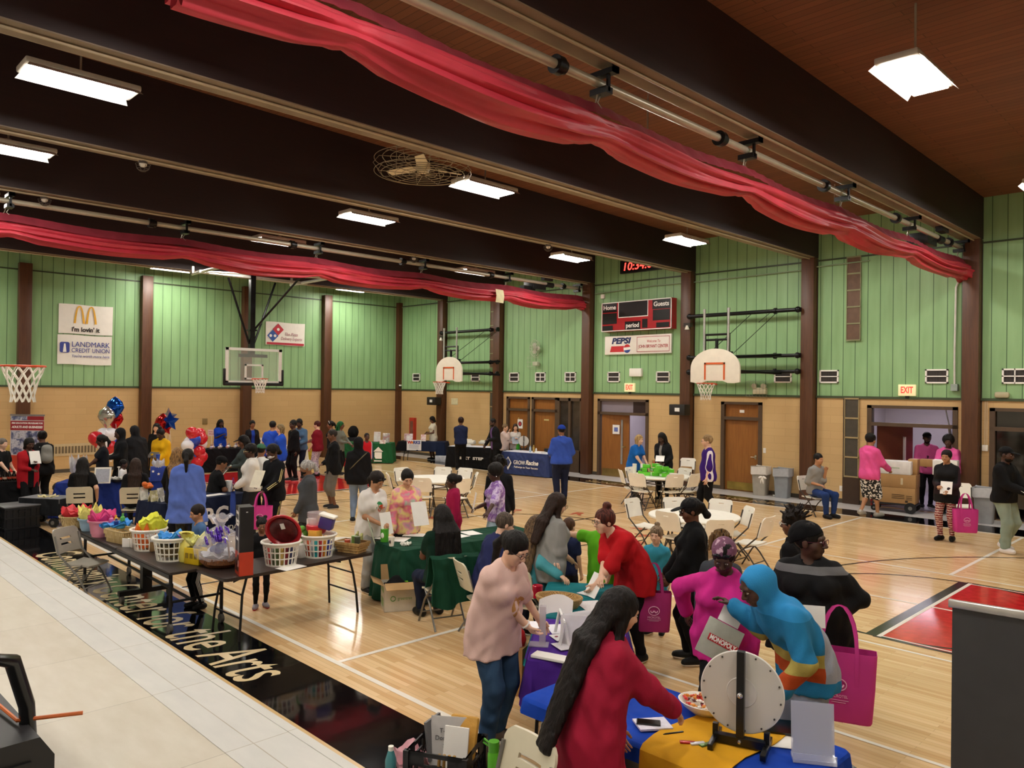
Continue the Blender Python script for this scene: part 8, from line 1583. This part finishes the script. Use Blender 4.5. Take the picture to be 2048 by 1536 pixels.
q=pp('person with curly black hair and glasses in a purple tie-dye t-shirt',(987,930),1.60,-80,DK,('afro',HB),(pattern('purpledye','blotch',('b898d4','7a4aa0','d8c8e4','8a60b4'),7.,.85),'elbow',-.06,.026),('a8c0d0','long',.02),fem=1.2,wd=1.15,hp=12,arms=((.10,.3,1.05),('w',at(962,1058,.80))),ext=(('glasses','202024'),('earring','d8d8d8'))); paper(q,0,.14,.32,'white and blue leaflet held by the person in purple tie-dye',0,80)
q=pp('seated person in a dark green shirt with long black braids, back to us',(882,1010),1.70,-158,BR,('braids',HB,.62),('0e2c20','short',-.05,.022),('1a2238',),sit=.56,fem=1,wd=1.15,hp=18,arms=((.1,.40,.80),(.12,.36,.80)),foot=None,ext=())
SIT.append((q,CH_D))
# round the teal table
q=pp('seated person in a navy shirt with short greying hair and glasses',(1015,1026),1.70,112,PL,('short','3a3028',.1,'6a5c50'),('262c56','short',-.10,.03),('1a2038',),sit=.56,wd=1.4,belly=.6,lean=16,hp=18,arms=((.1,.40,.82),(.1,.36,.82)),ext=(('glasses','5a4a40'),))
SIT.append((q,CH_N))
q=pp('person with long dark brown hair and glasses in a grey sweatshirt, turned away',(1120,987),1.62,118,PL,('long','2a1a12',.40),('8f8f8c','elbow',-.16,.032,.01),('16161a',),fem=1,wd=1.3,belly=.4,hp=18,lean=6,arms=((.16,.22,.98),('w',at(1112,1118,.98))),ext=(('glasses','1a1a1c'),('watch','c86a40',1)))
q=pp('child with brown hair half hidden in front of the grey sweatshirt',(1139,1036),1.22,150,PL,('short','4a3020'),('20284a','short'),('1a2030',),bone=.85,cx=.12)
q=pp('seated person with very long light brown hair in a teal top',(1077,1032),1.66,150,PL,('long','4e3a28',.66,'7a6042'),('4c9aa4','long',-.06,.022),('16181e',),sit=.56,fem=1,wd=1.1,lean=12,hp=20,arms=(('w',at(1118,1150,.84)),(.05,.38,.84)))
SIT.append((q,chair('c',(0,0),0,'cream folding chair under the seated person in the teal top')))
q=pp('child in a lime green t-shirt reaching an arm out to the left',(1203,1024),1.43,-35,PL,('short','5a4030'),('62b422','short',-.18,.035,.03),('242a40',),wd=1.05,hp=14,arms=(('w',at(1092,1060,1.18)),(.2,.2,.9)))
q=pp('person in a red t-shirt with a dark red top bun bending over the teal table',(1208,1018),1.68,-58,PL,('topbun','3a1e18',.2,'6a3428'),('b4161e','elbow',-.16,.032,.03),('100e10','long',.018),fem=1.2,wd=1.4,belly=.4,lean=38,hp=6,arms=(('w',at(1196,1196,.80)),('w',at(1190,1172,.86))),ext=(('scrunchie','6a1424'),('glasses','141416'))); paper(q,1,.21,.25,'white paper lifted by the person in the red t-shirt',0,60,None,(0,0,-.02))
q=pp('little girl in a turquoise top with curly light hair looking at us',(1313,1053),1.20,-18,PL,('topbun','6a5440',.2,'9a8468'),('3a98b4','cap',-.3,.022,.04),('98a8a8','capri',.018),('141416','e8e8e8'),bone=.86,cx=.14,hp=2,brow='6a5040')
q=pp('person in a black cap and black jacket with glasses facing left',(1378,997),1.66,-80,BR,('pony',HB,.08),('0e0e10','long',-.2,.03),('0e0e10',),fem=1,wd=1.2,belly=.3,hp=12,arms=((.14,.26,.92),(.12,.28,.90)),ext=(('cap','131315'),('glasses','1a1a1c'),'collar')); tote(q.root+q.fw*.36+V((.02,-.12,.36)),'magenta tote bag hanging beside the little girl in turquoise',M('a01a68',.65),.36,.16,.40,R(40),.30)
# front right group
q=pp('person with brown streaked braids in a grey jacket behind the pink hoodie',(1443,1066),1.50,170,BR,('locs','2a1c14',.16,'8a6a40'),('3e4248','long',-.1),(BK,),fem=1)
q=pp('person with spiky twisted hair in a black hoodie turned away',(1584,1022),1.62,-110,BR,('spiky','1a120e'),('141417','long',-.1),(BK,),ext=('hood',('glasses','d8d8d8')))
q=pp('person in a bright pink hoodie with a purple bandana and sunglasses on the head',(1446,1084),1.64,-8,DK,('short',HB),('c82a86','long',-.14,.03,.01),('121216','long'),('141416',),fem=1.2,wd=1.25,belly=.3,hp=30,lean=6,arms=(('w',at(1372,1222,1.02),(1,-.3,.2)),('w',at(1470,1260,.98))),ext=('hood',('wrap',pattern('bandana','print',('6a3c58','7a4a66','b898a8'),30.,.7)),('shades','12141c'))); PK=q
t=T('board_game_box','board game box with a red title bar held by the person in the pink hoodie','box',at(1442,1282,1.0)+V((0,-.02,0)),R(28)); m=MX.Rotation(R(24),4,'Y')@MX.Rotation(R(-18),4,'X'); b=MB(); b.box((0,0,0),(.27,.05,.27),m,.003); b.obj('box_lid',M('a8aa9c',.45,0,.18,9),t); b=MB(); b.box(m@V((.02,-.027,.0)),(.22,.004,.05),m); b.obj('red_title_bar',M('b81c24',.4),t); text('MONOPOLY',.05,MTW,t,m@TR(.02,-.031,.0)@WN,bold=.002,width=.2); b=MB(); b.box((.06,.03,.15),(.16,.004,.12),m); thing(b,'paper_sheet',paperm(),'white paper held behind the board game box','paper',None,at(1442,1275,1.0)+V((0,.02,0)),R(28))
q=pp('person with the bright blue hood up bending forward in a colour-blocked jacket',(1500,1136),1.72,-58,DK,('short',HB),(zones('colour_block','2478a8',[('z',.90,1.00,'b04a20'),('z',1.00,1.09,'a89a50'),('y',-.8,.03,'9aa0ae'),('z',1.33,1.9,'2f8cc8'),('z',.5,.90,'2478a8')]),'long',-.10,.036,.01),('8a92a4','long',.03),('1a1a1e',),wd=1.15,lean=38,hp=25,arms=(('w',at(1466,1212,1.24),(1,0,-.6)),('w',at(1562,1382,.86),(1,-.8,.2))),ext=('hoodup',('stripe','c8c078',(.0,))))
q=pp('large person in a black jacket and black head wrap looking right',(1618,1046),1.72,2,DK,('short',HB),(zones('black_jacket','131315',[('z',1.41,1.47,'6a6a6c')]),'long',-.14,.034,.02),('0c0c0e','long',.02),('121214',),fem=1.2,wd=1.5,belly=.8,hy=-68,hp=0,cx=.10,arms=((.06,.26,1.08),('w',at(1668,1228,1.10),(1,-.4,-.3))),curl=(.5,1.5),ext=(('wrap','0c0c0e'),('glasses','5a2034'),'jacket','collar'))
paper(q,0,.24,.16,'white printed slip held in front of the black jacket',.1,80,None,(.0,.10,.03)); h_=q.wr[1]; tote(V((h_.x+.10,h_.y-.14,h_.z-.74)),'large bright pink tote bag with a white round logo hanging from the arm',MPK,.52,.22,.52,R(22),.34)
# front left pair
q=pp('person in a pale pink t-shirt with a black ponytail and glasses sorting cards',(1042,1066),1.70,52,PL,('pony',HB,.46),(zones('pink_print_tee','e0beb4',[('s',(-.02,.22,1.14),.085,'c08a50',22),('s',(-.06,.2,1.26),.03,'d8a040')]),'elbow',-.15,.03,.02),('35506e','long',.022),('6a5a50','3a3430'),fem=1.2,wd=1.4,belly=.5,lean=16,hp=30,arms=(('w',at(1062,1262,.92)),('w',at(1076,1236,.94))),ext=(('glasses','3a3034'),('watch','e8e4e0',0)))
q=pp('person in a red cardigan with very long black hair reaching over the front table',(1252,1178),1.66,118,LT,('long','100b0a',.78,'1c1412'),('a01c38','long',-.34,.038,.05),('8ea4b8','long',.02),('d8d0c8',),fem=1,wd=1.25,belly=.3,lean=14,hp=20,arms=(('w',at(1400,1470,.80)),(.10,.22,.86)),curl=(.5,.35))

for q,c in SIT: c.location=(q.root-q.fw*.02); c.location.z=0; c.rotation_euler=(0,0,q.rz)
GJ.location=CH_D.location; GJ.rotation_euler=CH_D.rotation_euler
# ---------------------------------------------------------------- light
w=bpy.data.worlds.new('world'); SC.world=w; w.use_nodes=True; w.node_tree.nodes['Background'].inputs[0].default_value=(1,.97,.92,1); w.node_tree.nodes['Background'].inputs[1].default_value=.0
SC.view_settings.view_transform='Standard'; SC.view_settings.look='None'; SC.view_settings.gamma=1; SC.view_settings.use_curve_mapping=False; SC.view_settings.exposure=EXPO
SC.cycles.max_bounces=7; SC.cycles.diffuse_bounces=4; SC.cycles.glossy_bounces=3; SC.cycles.transmission_bounces=4; SC.cycles.transparent_max_bounces=12; SC.cycles.caustics_reflective=False; SC.cycles.caustics_refractive=False; SC.cycles.sample_clamp_indirect=6.
def area(loc,size,energy,col,rot=(0,0,0),n='lamp'):
    l=bpy.data.lights.new(n,'AREA'); l.shape='RECTANGLE'; l.size,l.size_y=size; l.energy=energy; l.color=col; o=bpy.data.objects.new(n,l); o.location=loc; o.rotation_euler=rot; COL.objects.link(o)
for x in (12.2,20.3): area((x,2.2,2.88),(1.2,.5),36,(.97,.90,1.),(0,0,0),'corridor_lamp')
